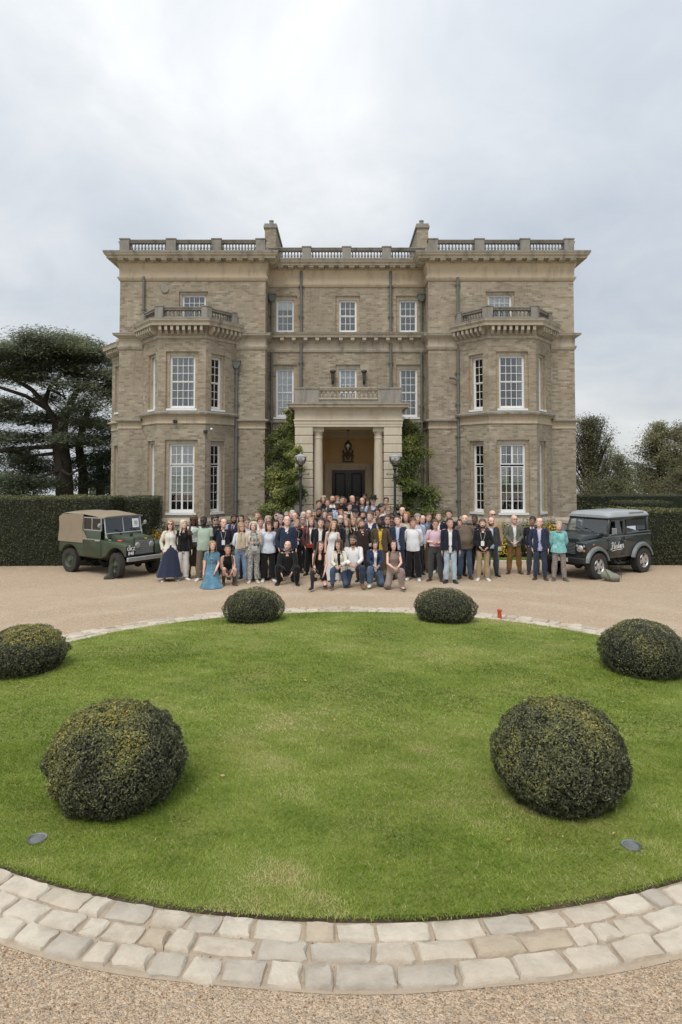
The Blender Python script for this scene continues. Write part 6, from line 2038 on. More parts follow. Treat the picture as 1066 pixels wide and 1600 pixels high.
    mb = MB(); mb.add([(x0 - .012, .40, z0 + .25), (x0 - .012, .51, z0 + .25), (x0 - .034, .51, z0 + .35), (x0 - .034, .40, z0 + .35)], [(0, 1, 2, 3)]); mb.build('print', mat_plain('grey_print', (.35, .36, .38), .8), pp, loc=(.012, 0, 0))
    # doors with sliding sidescreens
    for s in (-1, 1):
        a, b = sorted((s * (hw + .002), s * (hw + .016)))
        mb = MB(); mb.prism([(-.40, .56), (.43, .56), (.43, 1.32), (-.42, 1.32), (-.42, 1.06), (-.40, 1.06)], 'y', a, b); dr = soft(mb.build('door', gp, car), .005, 1)
        mb = MB(); c, d = sorted((s * (hw + .017), s * (hw + .028))); mb.box(-.40, .43, c, d, 1.045, 1.065)
        for q in range(10): mb.box(-.38 + q * .085, -.36 + q * .085, c, d, 1.068, 1.085)
        mb.build('door_rail', M['galv'], dr)
        mb = MB(); c, d = sorted((s * (hw - .03), s * (hw + .0)))
        yt = -s * .05
        for (x_0, x_1, za, zb) in ((-.42, .44, 1.32, 1.35), (-.42, -.39, 1.35, 1.70), (.40, .44, 1.35, 1.70), (-.42, .44, 1.69, 1.72), (-.02, .01, 1.35, 1.69)): mb.box(x_0, x_1, c, d, za, zb)
        ss = mb.build('sidescreen', M['galv'], car)
        for (x_0, x_1) in ((-.39, -.02), (.01, .40)):
            mb = MB(); yy = s * (hw - .012); mb.add([(x_0, yy, 1.35), (x_1, yy, 1.35), (x_1, yy, 1.69), (x_0, yy, 1.69)], [(0, 1, 2, 3)]); mb.build('pane', mat_car_dark, ss)
        mb = MB(); mb.box(.20, .40, c + s * .04, d + s * .045, 1.02, 1.045); mb.build('handle', M['galv'], dr)
        mb = MB(); mb.tube([(.44, s * hw, 1.36), (.50, s * (hw + .10), 1.48)], .010, 6)
        Mx = Matrix.Translation((.50, s * (hw + .12), 1.50)) @ Matrix.Rotation(PI / 2, 4, 'Y'); mb.lathe([(.065, 0), (.07, .012), (.03, .03), (0, .032)], seg=16, M=Mx); mb.build('mirror', M['galv'], car, smooth=True)
        for wx in (fx, rx): wheel(car, wx, s * .655, wr, .185, 'steel', R(-14) if wx == fx else 0)
        # hoops under the canvas and its sides
    # canvas tilt
    mb = MB()
    W = hw + .005
    def rr(x, zt, zs, w=W, sag=0.0):
        pts = []
        for k in range(13):
            u = -1 + 2 * k / 12
            ax = abs(u)
            yy = w * (math.copysign(1 - max(0, (.86 - ax)) * 0 , u) if ax > .93 else u * 1.03)
            zz = zt - .055 * ax ** 4 - (zt - zs if ax > .99 else 0) * 0 - sag * (1 - ax ** 2)
            pts.append((x, max(-w, min(w, yy)), zz))
        return pts
    rings = [rr(.50, 1.745, 1.70), rr(.20, 1.80, 1.7, sag=-.005), rr(-.12, 1.83, 1.7, sag=.015), rr(-.46, 1.855, 1.7, sag=-.01), rr(-.85, 1.85, 1.7, sag=.03), rr(-1.25, 1.85, 1.7, sag=-.005), rr(-1.50, 1.82, 1.7, sag=.0), rr(-1.61, 1.74, 1.7)]
    mb.loft(rings, caps=False, closed=False)
    # side curtains behind the doors and the back curtain, slightly slack
    for s in (-1, 1):
        k = 8; grid = []
        for i in range(k + 1):
            x = -.40 - 1.22 * i / k
            ztop = float(np.interp(-x, [.12, .46, 1.5, 1.61], [1.775, 1.80, 1.765, 1.685]))
            col = []
            for j in range(7):
                f = j / 6; z = ztop + (.93 - ztop) * f
                col.append((x - .02 * f, s * (W + .004 + .022 * math.sin(i * 1.9 + j * .8) * math.sin(PI * f) + .012 * f), z))
            grid.append(col)
        mb.loft(grid, caps=False, closed=False)
        # wedge of canvas down the door pillar
        mb.add([(-.40, s * (W + .016), 1.32), (-.20, s * (W + .016), 1.07), (-.40, s * (W + .016), 1.07)], [(0, 1, 2)])
    mb.loft([[(-1.615, -W, 1.70), (-1.615, W, 1.70)], [(-1.64, -W, .94), (-1.64, W, .94)]], caps=False, closed=False)
    mb.build('canvas_tilt', M['canvas'], car, smooth=True)
    # front flap edge over the screen
    mb = MB(); mb.tube([(.50, -W, 1.70), (.505, -.6, 1.735), (.51, 0, 1.75), (.505, .6, 1.735), (.50, W, 1.70)], .018, 6); mb.build('canvas_edge', M['canvas'], car, smooth=True)
    mb = MB(); mb.box(-1.5, 1.5, -.38, .38, .42, .54); mb.tube([(fx, -.65, wr), (fx, .65, wr)], .05, 8); mb.tube([(rx, -.65, wr), (rx, .65, wr)], .05, 8); mb.ball((fx, .1, wr), .13, 10, 7); mb.ball((rx, 0, wr), .13, 10, 7); mb.box(.5, 1.38, -.39, .39, .54, .98); mb.build('chassis', M['chassis'], car)
    for s in (-1, 0, 1):
        mb = MB(); mb.bbox(-.30, .10, s * .42 - .19, s * .42 + .19, 1.07, 1.12, .02); mb.bbox(-.36, -.29, s * .42 - .19, s * .42 + .19, 1.08, 1.40, .02); mb.build('seat', M['seat'], car)
    mb = MB(); mb.tube([(.28 + .06 * math.cos(a), -.34 + .2 * math.sin(a), 1.30 + .18 * math.cos(a)) for a in np.linspace(0, 2 * PI, 20)], .012, 6); mb.build('steering_wheel', M['seat'], car)
    # bonnet catches and clips
    for (x, y) in ((1.22, -.30), (1.22, -.24), (.80, -.30)):
        mb = MB(); mb.bbox(x - .02, x + .02, y - .02, y + .02, 1.19, 1.27, .006); mb.build('bonnet_clip', M['black_plastic'], car)
    return car


build_estate()
build_open_car()


def small_props():
    # a red marker lamp lying on the wing of the old car
    wel = mat_plain('dark_green_rubber', (0.040, 0.048, 0.036), .55, var=.2)
    tag(MB().tube([(-6.58, 20.92, 1.045), (-6.44, 20.83, 1.045)], .03, 8).build('wing_reflector', mat_plain('orange_red_lens', (.55, .12, .05), .4), smooth=True), 'orange red lens lying on the wing of the vintage car', 'reflector')
    # one wellington boot by the front wheel
    o = thing('wellington_boot', 'dark green wellington boot standing by the front wheel of the vintage car', 'boot', (-6.62, 20.42, 0), R(200))
    mb = MB()
    ring = lambda cx, z, a, b: [(cx + a * math.cos(2 * PI * k / 16), b * math.sin(2 * PI * k / 16), z) for k in range(16)]
    mb.loft([ring(.05, .03, .145, .05), ring(.05, .08, .135, .05), ring(.02, .13, .09, .05), ring(.0, .20, .062, .055), ring(-.005, .30, .075, .068), ring(-.01, .385, .082, .074), ring(-.01, .39, .074, .066), ring(-.01, .30, .06, .055)], caps=False)
    mb.build('shaft', wel, o, smooth=True)
    mb = MB(); mb.loft([ring(.05, 0, .155, .056), ring(.05, .03, .155, .056)]); mb.build('sole', M['rubber'], o)
    mb = MB(); mb.box(-.02, .0, -.085, -.075, .30, .36); mb.build('buckle', M['galv'], o)
    # a canvas game bag against the wheel of the estate car
    o = thing('canvas_bag', 'slumped grey green canvas bag leaning against the front wheel of the estate car', 'bag', (7.62, 20.05, 0), R(-25))
    cv = mat_plain('grey_green_canvas', (0.20, 0.215, 0.165), .9, var=.25, scale=9, bmp=.4); bt = mat_plain('brown_leather', (0.11, 0.085, 0.06), .7, var=.3)
    mb = MB()
    rg = lambda x, y, z, a, b, ty: [(x + a * math.cos(2 * PI * k / 16) * (1 + .08 * math.sin(3 * k)), y + b * math.sin(2 * PI * k / 16), z + ty * math.cos(2 * PI * k / 16)) for k in range(16)]
    mb.ball((-.05, .0, .20), (.17, .13, .13), 14, 9, Matrix.Rotation(R(-18), 4, 'Y')); mb.ball((.06, -.02, .12), (.19, .15, .12), 14, 9)
    mb.loft([rg(.04, 0, .0, .17, .12, 0), rg(.04, 0, .05, .20, .145, 0), rg(.02, 0, .13, .19, .14, -.01), rg(-.01, .01, .20, .185, .135, -.03), rg(-.04, .02, .26, .15, .11, -.05), rg(-.08, .03, .30, .10, .07, -.04), rg(-.10, .03, .32, .04, .03, -.01)])
    mb.build('sack', cv, o, smooth=True)
    mb = MB(); mb.loft([rg(.04, 0, -.002, .175, .125, 0), rg(.04, 0, .05, .207, .152, 0), rg(.035, 0, .085, .203, .150, 0)]); mb.build('leather_base', bt, o, smooth=True)
    mb = MB(); mb.tube([(-.16, .0, .36), (-.10, -.10, .26), (-.02, -.15, .14), (.02, -.155, .05)], .016, 5); mb.build('strap', bt, o, smooth=True)
    mb = MB(); mb.tube([(.00, .10, .18), (.06, .16, .34), (.20, .18, .36), (.29, .14, .22), (.27, .06, .05)], .007, 5); mb.build('net_hoop', M['black_plastic'], o, smooth=True)
    # a rolled kit bag on the gravel between the kneeling women
    o = thing('kit_bag', 'mossy brown bundle of kit on the gravel between the two kneeling women', 'bag', (1.22, 19.62, 0), R(8))
    mb = MB(); rg = lambda x, a, b, z: [(x, a * math.cos(2 * PI * k / 12), z + b * math.sin(2 * PI * k / 12)) for k in range(12)]
    mb.loft([rg(-.16, .06, .07, .10), rg(-.10, .13, .15, .17), rg(0, .15, .19, .19), rg(.10, .13, .13, .14), rg(.18, .06, .07, .09)])
    mb.build('sack', mat_plain('mossy_brown_cloth', (0.13, 0.105, 0.06), .95, var=.45, scale=7, bmp=.6), o, smooth=True)
    mb = MB(); mb.tube([(-.12, -.13, .12), (-.02, -.16, .26), (.08, -.12, .20)], .012, 5); mb.build('strap', M['black_plastic'], o, smooth=True)


small_props()
# ------------------------------------------------------------------ the people: x, y, step height, stature, sex, skin, hair, hair colour, top, bottom, shoes, pose, extras, label
CROWD = [
    (-4.86, 20.16, 0.0, 1.71, 'f', 1, 'long', 'blond', 'cardigan:ivory:white', 'skirtlong:navy', 'sh:white', 'down', 'sun', 'person in an ivory cardigan, sunglasses and long flared navy skirt'),
    (-4.53, 20.28, 0.0, 1.71, 'f', 1, 'longst', 'platinum', 'blazer:black:black', 'trousers:offwhite', 'sh:white', 'pocket', '', 'person in an open black blazer with white trousers and white trainers'),
    (-4.32, 20.74, 0.0, 1.8, 'f', 5, 'longcurl', 'brown', 'tee:white', 'skirtmid:darkbrown', 'sh:brown', 'down', 'sun', 'person in sunglasses, white top and long dark brown skirt'),
    (-3.92, 20.22, 0.0, 1.8, 'm', 6, 'crop', 'black', 'tee:mint', 'trousers:taupe', 'sh:white', 'raise', 'sun,beard', 'person in a mint green tee and baggy taupe trousers with one arm raised'),
    (-3.8, 21.45, 0.0, 1.74, 'm', 2, 'shag', 'black', 'tee:black', 'trousers:black', 'sh:black', 'down', 'sun', 'person in a black tee and sunglasses behind the mint green tee'),
    (-3.4, 20.39, 0.0, 1.73, 'm', 2, 'balding', 'brown', 'jacket:navyd:navyd', 'trousers:black', 'sh:black', 'back', 'lanyard', 'person in a dark navy jacket with a white badge on a cord'),
    (-3.38, 22.15, 0.0, 1.72, 'm', 4, 'short', 'black', 'vneck:navy:paleblue', 'trousers:navyd', 'sh:black', 'down', 'tie,beard', 'person in a navy jumper, pale blue shirt and tie behind the beige scarf'),
    (-3.29, 23.25, 0.0, 1.65, 'f', 2, 'longst', 'darkbrown', 'tee:navy', 'trousers:black', 'sh:black', 'down', '', 'person in a navy top peeping out just above the beige fringed scarf'),
    (-2.8, 19.83, 0.0, 1.67, 'f', 2, 'long', 'blond', 'shirt:white', 'jeans:denim', 'sh:tan', 'down', 'scarf:beige,glasses', 'person in glasses, beige fringed scarf, white shirt and pale jeans'),
    (-2.74, 20.6, 0.0, 1.73, 'm', 2, 'short', 'brown', 'shirt:paleblue', 'trousers:navyd', 'sh:black', 'down', 'glasses', 'person in glasses and pale blue shirt right behind the beige scarf'),
    (-2.45, 19.83, 0.0, 1.69, 'f', 2, 'bob', 'platinum', 'pattern:leopard', 'trousers:leopard', 'sh:offwhite', 'clutch', 'shawl:cream,handbag', 'person in a spangled grey suit and cream shawl holding a small bag'),
    (-2.49, 20.95, 0.0, 1.9, 'm', 3, 'crop', 'brown', 'tee:white', 'trousers:black', 'sh:black', 'down', '', 'person in a white top standing high behind the spangled grey suit'),
    (-2.3, 20.33, 0.0, 1.77, 'm', 3, 'short', 'darkbrown', 'shirt:white', 'trousers:navyd', 'sh:black', 'down', '', 'person in a white shirt and navy trousers beside the spangled grey suit'),
    (-2.06, 20.05, 0.0, 1.68, 'f', 2, 'bobstr', 'auburn', 'blouse:icewhite', 'trousers:black', 'sh:white', 'back', '', 'person in a pale smocked blouse and wide black trousers'),
    (-2.34, 22.8, 0.0, 1.65, 'f', 2, 'curlbob', 'greyblond', 'tee:grey', 'trousers:black', 'sh:black', 'down', '', 'person in a grey top right behind the pale smocked blouse'),
    (-1.91, 20.6, 0.0, 1.67, 'f', 3, 'longst', 'black', 'tee:black', 'trousers:black', 'sh:black', 'down', '', 'person in black squeezed between the pale smocked blouse and zipped navy jacket'),
    (-2.03, 22.35, 0.0, 1.81, 'm', 2, 'short', 'darkbrown', 'tee:black', 'trousers:black', 'sh:black', 'down', 'sun', 'person in sunglasses and black standing high behind the pale smocked blouse'),
    (-1.81, 21.05, 0.0, 1.78, 'm', 2, 'short', 'grey', 'shirt:pinkgrey', 'trousers:black', 'sh:black', 'down', 'glasses', 'person in glasses and pinkish shirt behind the shoulder of the zipped navy jacket'),
    (-1.53, 20.05, 0.0, 1.83, 'm', 1, 'balding', 'ginger', 'jacket:navy:white', 'trousers:navyd', 'sh:black', 'pocket', '', 'person in a zipped navy jacket behind the one squatting in all black'),
    (-1.81, 23.5, 0.0, 1.74, 'm', 2, 'crop', 'grey', 'shirt:white', 'trousers:black', 'sh:black', 'down', 'glasses', 'person in glasses and white at the back above the zipped navy jacket'),
    (-1.6, 23.1, 0.0, 1.81, 'm', 1, 'crop', 'white', 'tee:navy', 'trousers:black', 'sh:black', 'down', '', 'person in a navy top at the very back by the wisteria foot'),
    (-1.47, 22.7, 0.0, 1.76, 'm', 2, 'bald', 'grey', 'jacket:grey:white', 'trousers:black', 'sh:black', 'down', '', 'person in a grey jacket at the back next to the navy top by the wisteria'),
    (-1.37, 21.65, 0.0, 1.62, 'f', 2, 'tied', 'blond', 'blazer:black:black', 'trousers:black', 'sh:black', 'belly', 'badge', 'person in an open black blazer and black top with a badge at the waist'),
    (-1.21, 22.05, 0.0, 1.7, 'm', 2, 'short', 'grey', 'blazer:greyd:red', 'trousers:greyd', 'sh:black', 'down', 'glasses', 'person in glasses, red jumper and grey jacket behind the open black blazer'),
    (-1.28, 23.55, 0.0, 1.74, 'm', 2, 'bald', 'brown', 'jacket:navyd:white', 'trousers:black', 'sh:black', 'down', '', 'person in a dark jacket behind the red jumper'),
    (-1.06, 22.85, 0.0, 1.83, 'm', 2, 'balding', 'grey', 'jacket:grey:white', 'trousers:black', 'sh:black', 'down', '', 'person in a grey jacket at the back beside the lamp post half in wisteria'),
    (-0.89, 21.2, 0.0, 1.7, 'f', 2, 'long', 'blond', 'leather:maroon:white', 'trousers:black', 'sh:black', 'pocket', 'redbag', 'person in a maroon leather jacket with a small red bag'),
    (-0.89, 23.85, 0.0, 1.7, 'f', 2, 'long', 'blond', 'tee:beige', 'trousers:black', 'sh:black', 'down', 'sun', 'person in sunglasses and beige behind the maroon leather jacket'),
    (-0.6, 20.16, 0.0, 1.76, 'm', 2, 'short', 'darkbrown', 'jacket:black:white', 'trousers:beige', 'sh:black', 'back', '', 'person in a black jacket open over a white shirt with beige trousers'),
    (-0.42, 20.6, 0.0, 1.68, 'f', 4, 'tied', 'black', 'tee:black', 'trousers:black', 'sh:black', 'down', '', 'person in black between the beige trousers and the long white skirt'),
    (-0.25, 20.05, 0.0, 1.69, 'f', 2, 'long', 'goldblond', 'sleeveless:white', 'skirtlong2:white', 'sh:beige', 'down', '', 'person in a white vest and long white skirt'),
    (-0.02, 21.95, 0.0, 1.73, 'm', 1, 'bald', 'white', 'tee:charcoal', 'trousers:black', 'sh:black', 'down', 'glasses,beardw', 'person in glasses and charcoal behind the white vest'),
    (0.18, 21.55, 0.0, 1.65, 'f', 2, 'long', 'blond', 'blazer:black:grey', 'jeans:denimd', 'sh:black', 'down', '', 'person in a black cardigan over grey with blue jeans'),
    (0.42, 21.9, 0.0, 1.65, 'f', 2, 'long', 'blond', 'jacket:blackv:white', 'trousers:black', 'sh:black', 'belly', '', 'person in a black velvet jacket beside the chocolate jumper'),
    (0.58, 22.3, 0.0, 1.66, 'f', 2, 'longst', 'brown', 'tee:beige', 'trousers:black', 'sh:black', 'down', '', 'person in beige half hidden behind the black velvet jacket'),
    (0.61, 20.05, 0.0, 1.73, 'm', 3, 'crop', 'brown', 'shirt:chocolate', 'trousers:chocolate', 'sh:black', 'back', 'beard,sunneck', 'person in a chocolate brown jumper with sunglasses hooked at the collar'),
    (0.87, 20.85, 0.0, 1.9, 'm', 2, 'short', 'brown', 'vneck:navy:white', 'trousers:navyd', 'sh:black', 'down', '', 'person in a navy tank top over a white shirt above the chocolate jumper'),
    (1.12, 20.05, 0.0, 1.78, 'm', 6, 'crop', 'black', 'blazer:tweed:mustard', 'trousers:tweed', 'sh:brown', 'back', 'beard', 'person in a brown blazer over a mustard yellow jumper'),
    (1.63, 20.28, 0.0, 1.82, 'm', 1, 'short', 'darkbrown', 'blazer:navys:paleblue', 'trousers:navys', 'sh:black', 'back', '', 'person in a navy suit and pale blue shirt without a tie'),
    (1.34, 20.6, 0.0, 1.81, 'm', 2, 'short', 'brown', 'tee:black', 'trousers:black', 'sh:black', 'down', 'glasses', 'person in glasses and black between the brown blazer and the navy suit'),
    (1.62, 22.4, 0.0, 1.61, 'f', 4, 'tied', 'darkbrown', 'tee:grey', 'trousers:black', 'sh:black', 'down', 'sun', 'person in sunglasses and grey close beside the navy suit'),
    (1.98, 22.15, 0.0, 1.67, 'f', 1, 'curlbob', 'platinum', 'tee:beige', 'trousers:black', 'sh:black', 'down', '', 'person in beige between the navy suit and the white embroidered shirt'),
    (2.06, 20.22, 0.0, 1.76, 'm', 3, 'short', 'brown', 'pattern:embroid', 'trousers:black', 'sh:white', 'back', '', 'person in a white embroidered shirt and loose black trousers'),
    (2.5, 21.74, 0.0, 1.74, 'm', 2, 'bald', 'grey', 'shirt:taupe2', 'trousers:khakid', 'sh:brown', 'down', '', 'person in a mushroom grey polo shirt and khaki trousers'),
    (2.27, 21.35, 0.0, 1.8, 'm', 2, 'short', 'grey', 'shirt:paleblue', 'trousers:navyd', 'sh:black', 'down', '', 'person in a pale blue shirt behind the white embroidered shirt'),
    (2.68, 20.11, 0.0, 1.73, 'm', 2, 'short', 'brown', 'polo:pink', 'trousers:greyd', 'sh:brown', 'belly', 'sunorange', 'person in a pink shirt, red belt and orange lensed glasses'),
    (2.75, 22.1, 0.0, 1.78, 'm', 2, 'short', 'brown', 'tee:blue', 'trousers:navyd', 'sh:black', 'down', '', 'person in a bright blue top at the back by the wisteria'),
    (2.98, 21.55, 0.0, 1.84, 'm', 2, 'short', 'brown', 'jacket:navyd:white', 'trousers:black', 'sh:white', 'down', '', 'person in a dark jacket, white shirt and white trainers behind the pink shirt'),
    (3.35, 21.8, 0.0, 1.88, 'm', 3, 'short', 'darkbrown', 'tee:navyd', 'trousers:navyd', 'sh:black', 'down', '', 'person in dark navy standing high behind the navy zip jacket'),
    (3.05, 19.78, 0.0, 1.79, 'm', 3, 'crop', 'darkbrown', 'jacket:navyd:white', 'jeans:paledenim', 'sh:navyd', 'down', '', 'person in a navy zip jacket and pale blue jeans with dark loafers'),
    (3.56, 21.1, 0.0, 1.66, 'f', 3, 'longst', 'darkbrown', 'tee:black', 'trousers:black', 'sh:black', 'down', '', 'person in black almost hidden beside the taupe jumper'),
    (3.59, 20.51, 0.0, 1.83, 'm', 2, 'bald', 'grey', 'sweater:taupe', 'jeans:denimd', 'sh:brown', 'back', 'beardg', 'person in a taupe jumper and dark blue jeans'),
    (4.09, 21.48, 0.0, 1.75, 'm', 5, 'crop', 'black', 'shirt:navyd', 'trousers:black', 'sh:black', 'down', '', 'person in a navy polo between the taupe jumper and the khaki chinos'),
    (4.05, 20.22, 0.0, 1.72, 'm', 2, 'short', 'brown', 'jacket:black:black', 'trousers:khaki', 'sh:white', 'clasp', 'lanyard,beard', 'person in a black jacket with a white badge, khaki chinos and white trainers'),
    (4.46, 20.99, 0.0, 1.73, 'm', 2, 'balding', 'brown', 'blazer:charcoal:paleblue', 'trousers:charcoal', 'sh:black', 'pocket', 'beardbr', 'person in a charcoal grey suit holding a card'),
    (4.63, 21.68, 0.0, 1.89, 'm', 2, 'bald', 'grey', 'jacket:tan:tan', 'jeans:denim', 'sh:grey', 'down', 'sun', 'person in sunglasses and a tan jacket behind the charcoal grey suit'),
    (5.25, 21.48, 0.0, 1.76, 'm', 2, 'bald', 'grey', 'blazer:olivegrey:white', 'trousers:rust', 'sh:brown', 'clasp', 'glasses', 'person in an olive grey blazer and rust brown trousers, hands clasped'),
    (5.79, 21.36, 0.0, 1.72, 'm', 4, 'short', 'black', 'jacket:navyd:white', 'trousers:greyd', 'sh:brown', 'down', '', 'person in a dark jacket, white shirt and grey trousers beside the navy blazer'),
    (5.71, 20.33, 0.0, 1.76, 'm', 1, 'balding', 'brown', 'blazer:navy:lilac', 'jeans:denimn', 'sh:brown', 'pocket', '', 'person in a navy blazer, lilac shirt and dark jeans by the estate car'),
    (6.2, 20.16, 0.0, 1.68, 'f', 1, 'crop', 'greyblond', 'pattern:turquoise', 'trousers:snake', 'sh:greyboot', 'back', 'scarf:greypink', 'person in a loose turquoise flowered blouse and patterned grey trousers'),
    (-3.48, 19.1, 0.0, 1.66, 'f', 2, 'long', 'blond', 'tee:denimblue', 'dresskneel:denimblue', 'sh:tan', 'kneel2', '', 'person kneeling in a long blue buttoned denim dress'),
    (-3.13, 19.56, 0.0, 1.66, 'f', 3, 'ponyside', 'darkbrown', 'halter:black', 'shorts:grey', 'sh:boot', 'squatf', '', 'person squatting in a black halter top and grey shorts'),
    (-1.45, 19.62, 0.0, 1.8, 'm', 2, 'bald', 'brown', 'jacket:black:black', 'trousers:black', 'sh:black', 'squat', 'beardst', 'person squatting in all black with hands between the knees'),
    (-0.58, 18.8, 0.0, 1.66, 'f', 2, 'longlong', 'brown', 'sleevelessv:black', 'shorts:black', 'sh:blackboot', 'sitk', '', 'person kneeling in sleeveless black with tall black boots'),
    (-0.04, 19.0, 0.0, 1.66, 'f', 2, 'longcurl', 'brown', 'jacket:ivory:black', 'jeans:denimd', 'sh:boot', 'kneel1', '', 'person kneeling in a white jacket, blue jeans and brown boots'),
    (0.34, 19.1, 0.0, 1.8, 'm', 3, 'short', 'darkbrown', 'shirt:white', 'jeans:denimn', 'sh:tanboot', 'kneel1r', 'glasses,beard', 'person kneeling in glasses, white shirt and tan boots'),
    (0.91, 19.2, 0.0, 1.66, 'f', 2, 'bobstr', 'darkbrown', 'cardigan:navyb:white', 'jeans:denim2', 'sh:white', 'kneel1', '', 'person kneeling in a navy cardigan and wide blue jeans'),
    (1.39, 18.8, 0.0, 1.66, 'f', 2, 'longst', 'darkbrown', 'sleeveless:taupe3', 'trousers:taupe3', 'sh:sandal', 'kneel1r', '', 'person kneeling in a sleeveless mauve grey outfit'),
    (-0.63, 25.1, 0.6, 1.61, 'f', 2, 'curlbob', 'greyblond', 'tee:black', 'trousers:black', 'sh:black', 'down', '', 'person in black on the top step against the column nearer the vintage car'),
    (-0.74, 24.3, 0.3, 1.77, 'm', 3, 'short', 'darkbrown', 'sweater:grey', 'trousers:black', 'sh:black', 'down', '', 'person in a grey jumper at the column edge of the steps, lower down'),
    (-0.45, 24.65, 0.3, 1.81, 'm', 3, 'short', 'brown', 'blazer:navy:paleblue', 'trousers:black', 'sh:black', 'down', '', 'person in a navy blazer and pale blue shirt high on the steps'),
    (-0.28, 25.05, 0.45, 1.75, 'm', 3, 'balding', 'brown', 'shirt:white', 'trousers:black', 'sh:black', 'down', 'beard', 'person in a white shirt on the top step where the door begins'),
    (-0.15, 25.45, 0.6, 1.59, 'f', 2, 'longst', 'lightbrown', 'tee:grey', 'trousers:black', 'sh:black', 'down', '', 'person in grey on the top step close behind the white shirt'),
    (0.01, 24.7, 0.45, 1.75, 'f', 3, 'tied', 'darkbrown', 'tee:black', 'trousers:black', 'sh:black', 'down', '', "person in black on the top step between the grey top and the pale grey one"),
    (0.17, 25.05, 0.45, 1.69, 'f', 4, 'longst', 'black', 'tee:greyw', 'trousers:black', 'sh:black', 'down', 'badge', 'person in pale grey with a badge before the middle of the dark door'),
    (0.39, 24.7, 0.45, 1.78, 'm', 3, 'balding', 'grey', 'tee:navyd', 'trousers:black', 'sh:black', 'down', '', 'person in a navy top on the top step by the second door leaf'),
    (-0.14, 24.3, 0.3, 1.75, 'm', 5, 'crop', 'grey', 'shirt:paleblue', 'trousers:black', 'sh:black', 'down', 'sun,lanyardb', 'person in sunglasses, pale blue shirt and blue cord on the steps'),
    (-0.36, 23.85, 0.0, 1.8, 'm', 3, 'beanie', 'navyd', 'jacket:greyd:white', 'trousers:black', 'sh:black', 'down', '', 'person in a dark knitted cap low on the steps'),
    (-0.73, 23.45, 0.0, 1.85, 'm', 4, 'crop', 'black', 'tee:black', 'trousers:black', 'sh:black', 'down', 'beard', 'person in a black top at the foot of the rusticated pier by the steps'),
    (-0.52, 23.05, 0.0, 1.8, 'm', 2, 'short', 'brown', 'tee:charcoal', 'trousers:black', 'sh:black', 'down', '', 'person in charcoal between the black top and the dark knitted cap'),
    (-0.32, 21.65, 0.0, 1.78, 'm', 2, 'short', 'brown', 'jacket:navyd:white', 'trousers:black', 'sh:black', 'down', 'glasses', 'person in glasses and a dark jacket below the dark knitted cap'),
    (0.0, 23.95, 0.15, 1.64, 'f', 2, 'long', 'ginger', 'tee:cream', 'trousers:black', 'sh:black', 'down', '', 'person in a cream top below the blue cord on the steps'),
    (0.3, 24.3, 0.3, 1.68, 'm', 2, 'short', 'darkbrown', 'jacket:cream:black', 'trousers:black', 'sh:black', 'down', '', 'person in a cream jacket in the middle of the steps'),
    (0.48, 23.4, 0.0, 1.82, 'm', 2, 'cap', 'charcoal', 'jacket:greyd:white', 'trousers:black', 'sh:black', 'down', '', 'person in a dark peaked cap below the cream jacket'),
    (0.58, 25.15, 0.6, 1.53, 'f', 3, 'widehat', 'black', 'jacket:denim:white', 'trousers:black', 'sh:black', 'down', '', 'person in a black brimmed hat and denim jacket before the door'),
    (0.74, 24.8, 0.45, 1.7, 'm', 3, 'bald', 'grey', 'blazer:navyd:grey', 'trousers:black', 'sh:black', 'down', '', 'person in a long dark navy coat in front of the door jamb'),
    (0.36, 25.05, 0.45, 1.63, 'f', 3, 'tied', 'brown', 'tee:maroon', 'trousers:black', 'sh:black', 'down', 'glasses', 'person in glasses and dark red beside the denim jacket'),
    (0.13, 23.15, 0.0, 1.7, 'f', 2, 'longst', 'lightbrown', 'tee:black', 'trousers:black', 'sh:black', 'down', '', 'person in black low on the steps behind the black cardigan'),
    (0.86, 25.5, 0.6, 1.65, 'm', 4, 'short', 'black', 'tee:black', 'trousers:black', 'sh:black', 'down', '', 'person in black standing tallest at the back by the door jamb'),
    (0.93, 25.05, 0.45, 1.67, 'f', 2, 'bobstr', 'black', 'tee:charcoal', 'trousers:black', 'sh:black', 'down', '', 'person in charcoal between the navy coat and the dark felt hat'),
    (0.74, 23.05, 0.0, 1.77, 'm', 3, 'short', 'darkbrown', 'tee:black', 'trousers:black', 'sh:black', 'down', 'beard', 'person in black behind the chocolate jumper, under the navy coat'),
    (1.1, 24.45, 0.3, 1.91, 'm', 2, 'fedora', 'black', 'vest:tweed2:paleblue', 'trousers:black', 'sh:black', 'down', '', 'person in a dark felt hat, tweed waistcoat and blue shirt'),
    (1.57, 24.7, 0.45, 1.7, 'm', 3, 'short', 'darkbrown', 'jacket:beiged:white', 'trousers:black', 'sh:black', 'down', 'glasses', 'person in glasses and a beige jacket leaning by the column'),
    (1.37, 24.05, 0.15, 1.81, 'm', 3, 'short', 'black', 'shirt:white', 'trousers:black', 'sh:black', 'side', '', 'person in a white shirt turning the head aside on the steps'),
    (1.23, 23.65, 0.0, 1.82, 'm', 3, 'short', 'darkbrown', 'tee:brown', 'trousers:black', 'sh:black', 'down', '', 'person in brown just below the one turning the head aside'),
    (1.55, 23.35, 0.0, 1.93, 'm', 2, 'short', 'lightbrown', 'jacket:navy:beige', 'trousers:black', 'sh:black', 'down', 'glasses', 'person in glasses and a navy jacket below the beige jacket'),
    (1.04, 22.75, 0.0, 1.82, 'f', 2, 'longst', 'black', 'tee:grey', 'trousers:black', 'sh:black', 'down', '', 'person in grey half hidden above the mustard yellow jumper'),
    (1.7, 23.85, 0.0, 1.66, 'f', 5, 'tied', 'black', 'tee:brown', 'trousers:black', 'sh:black', 'down', '', 'person in brown just above the navy suit'),
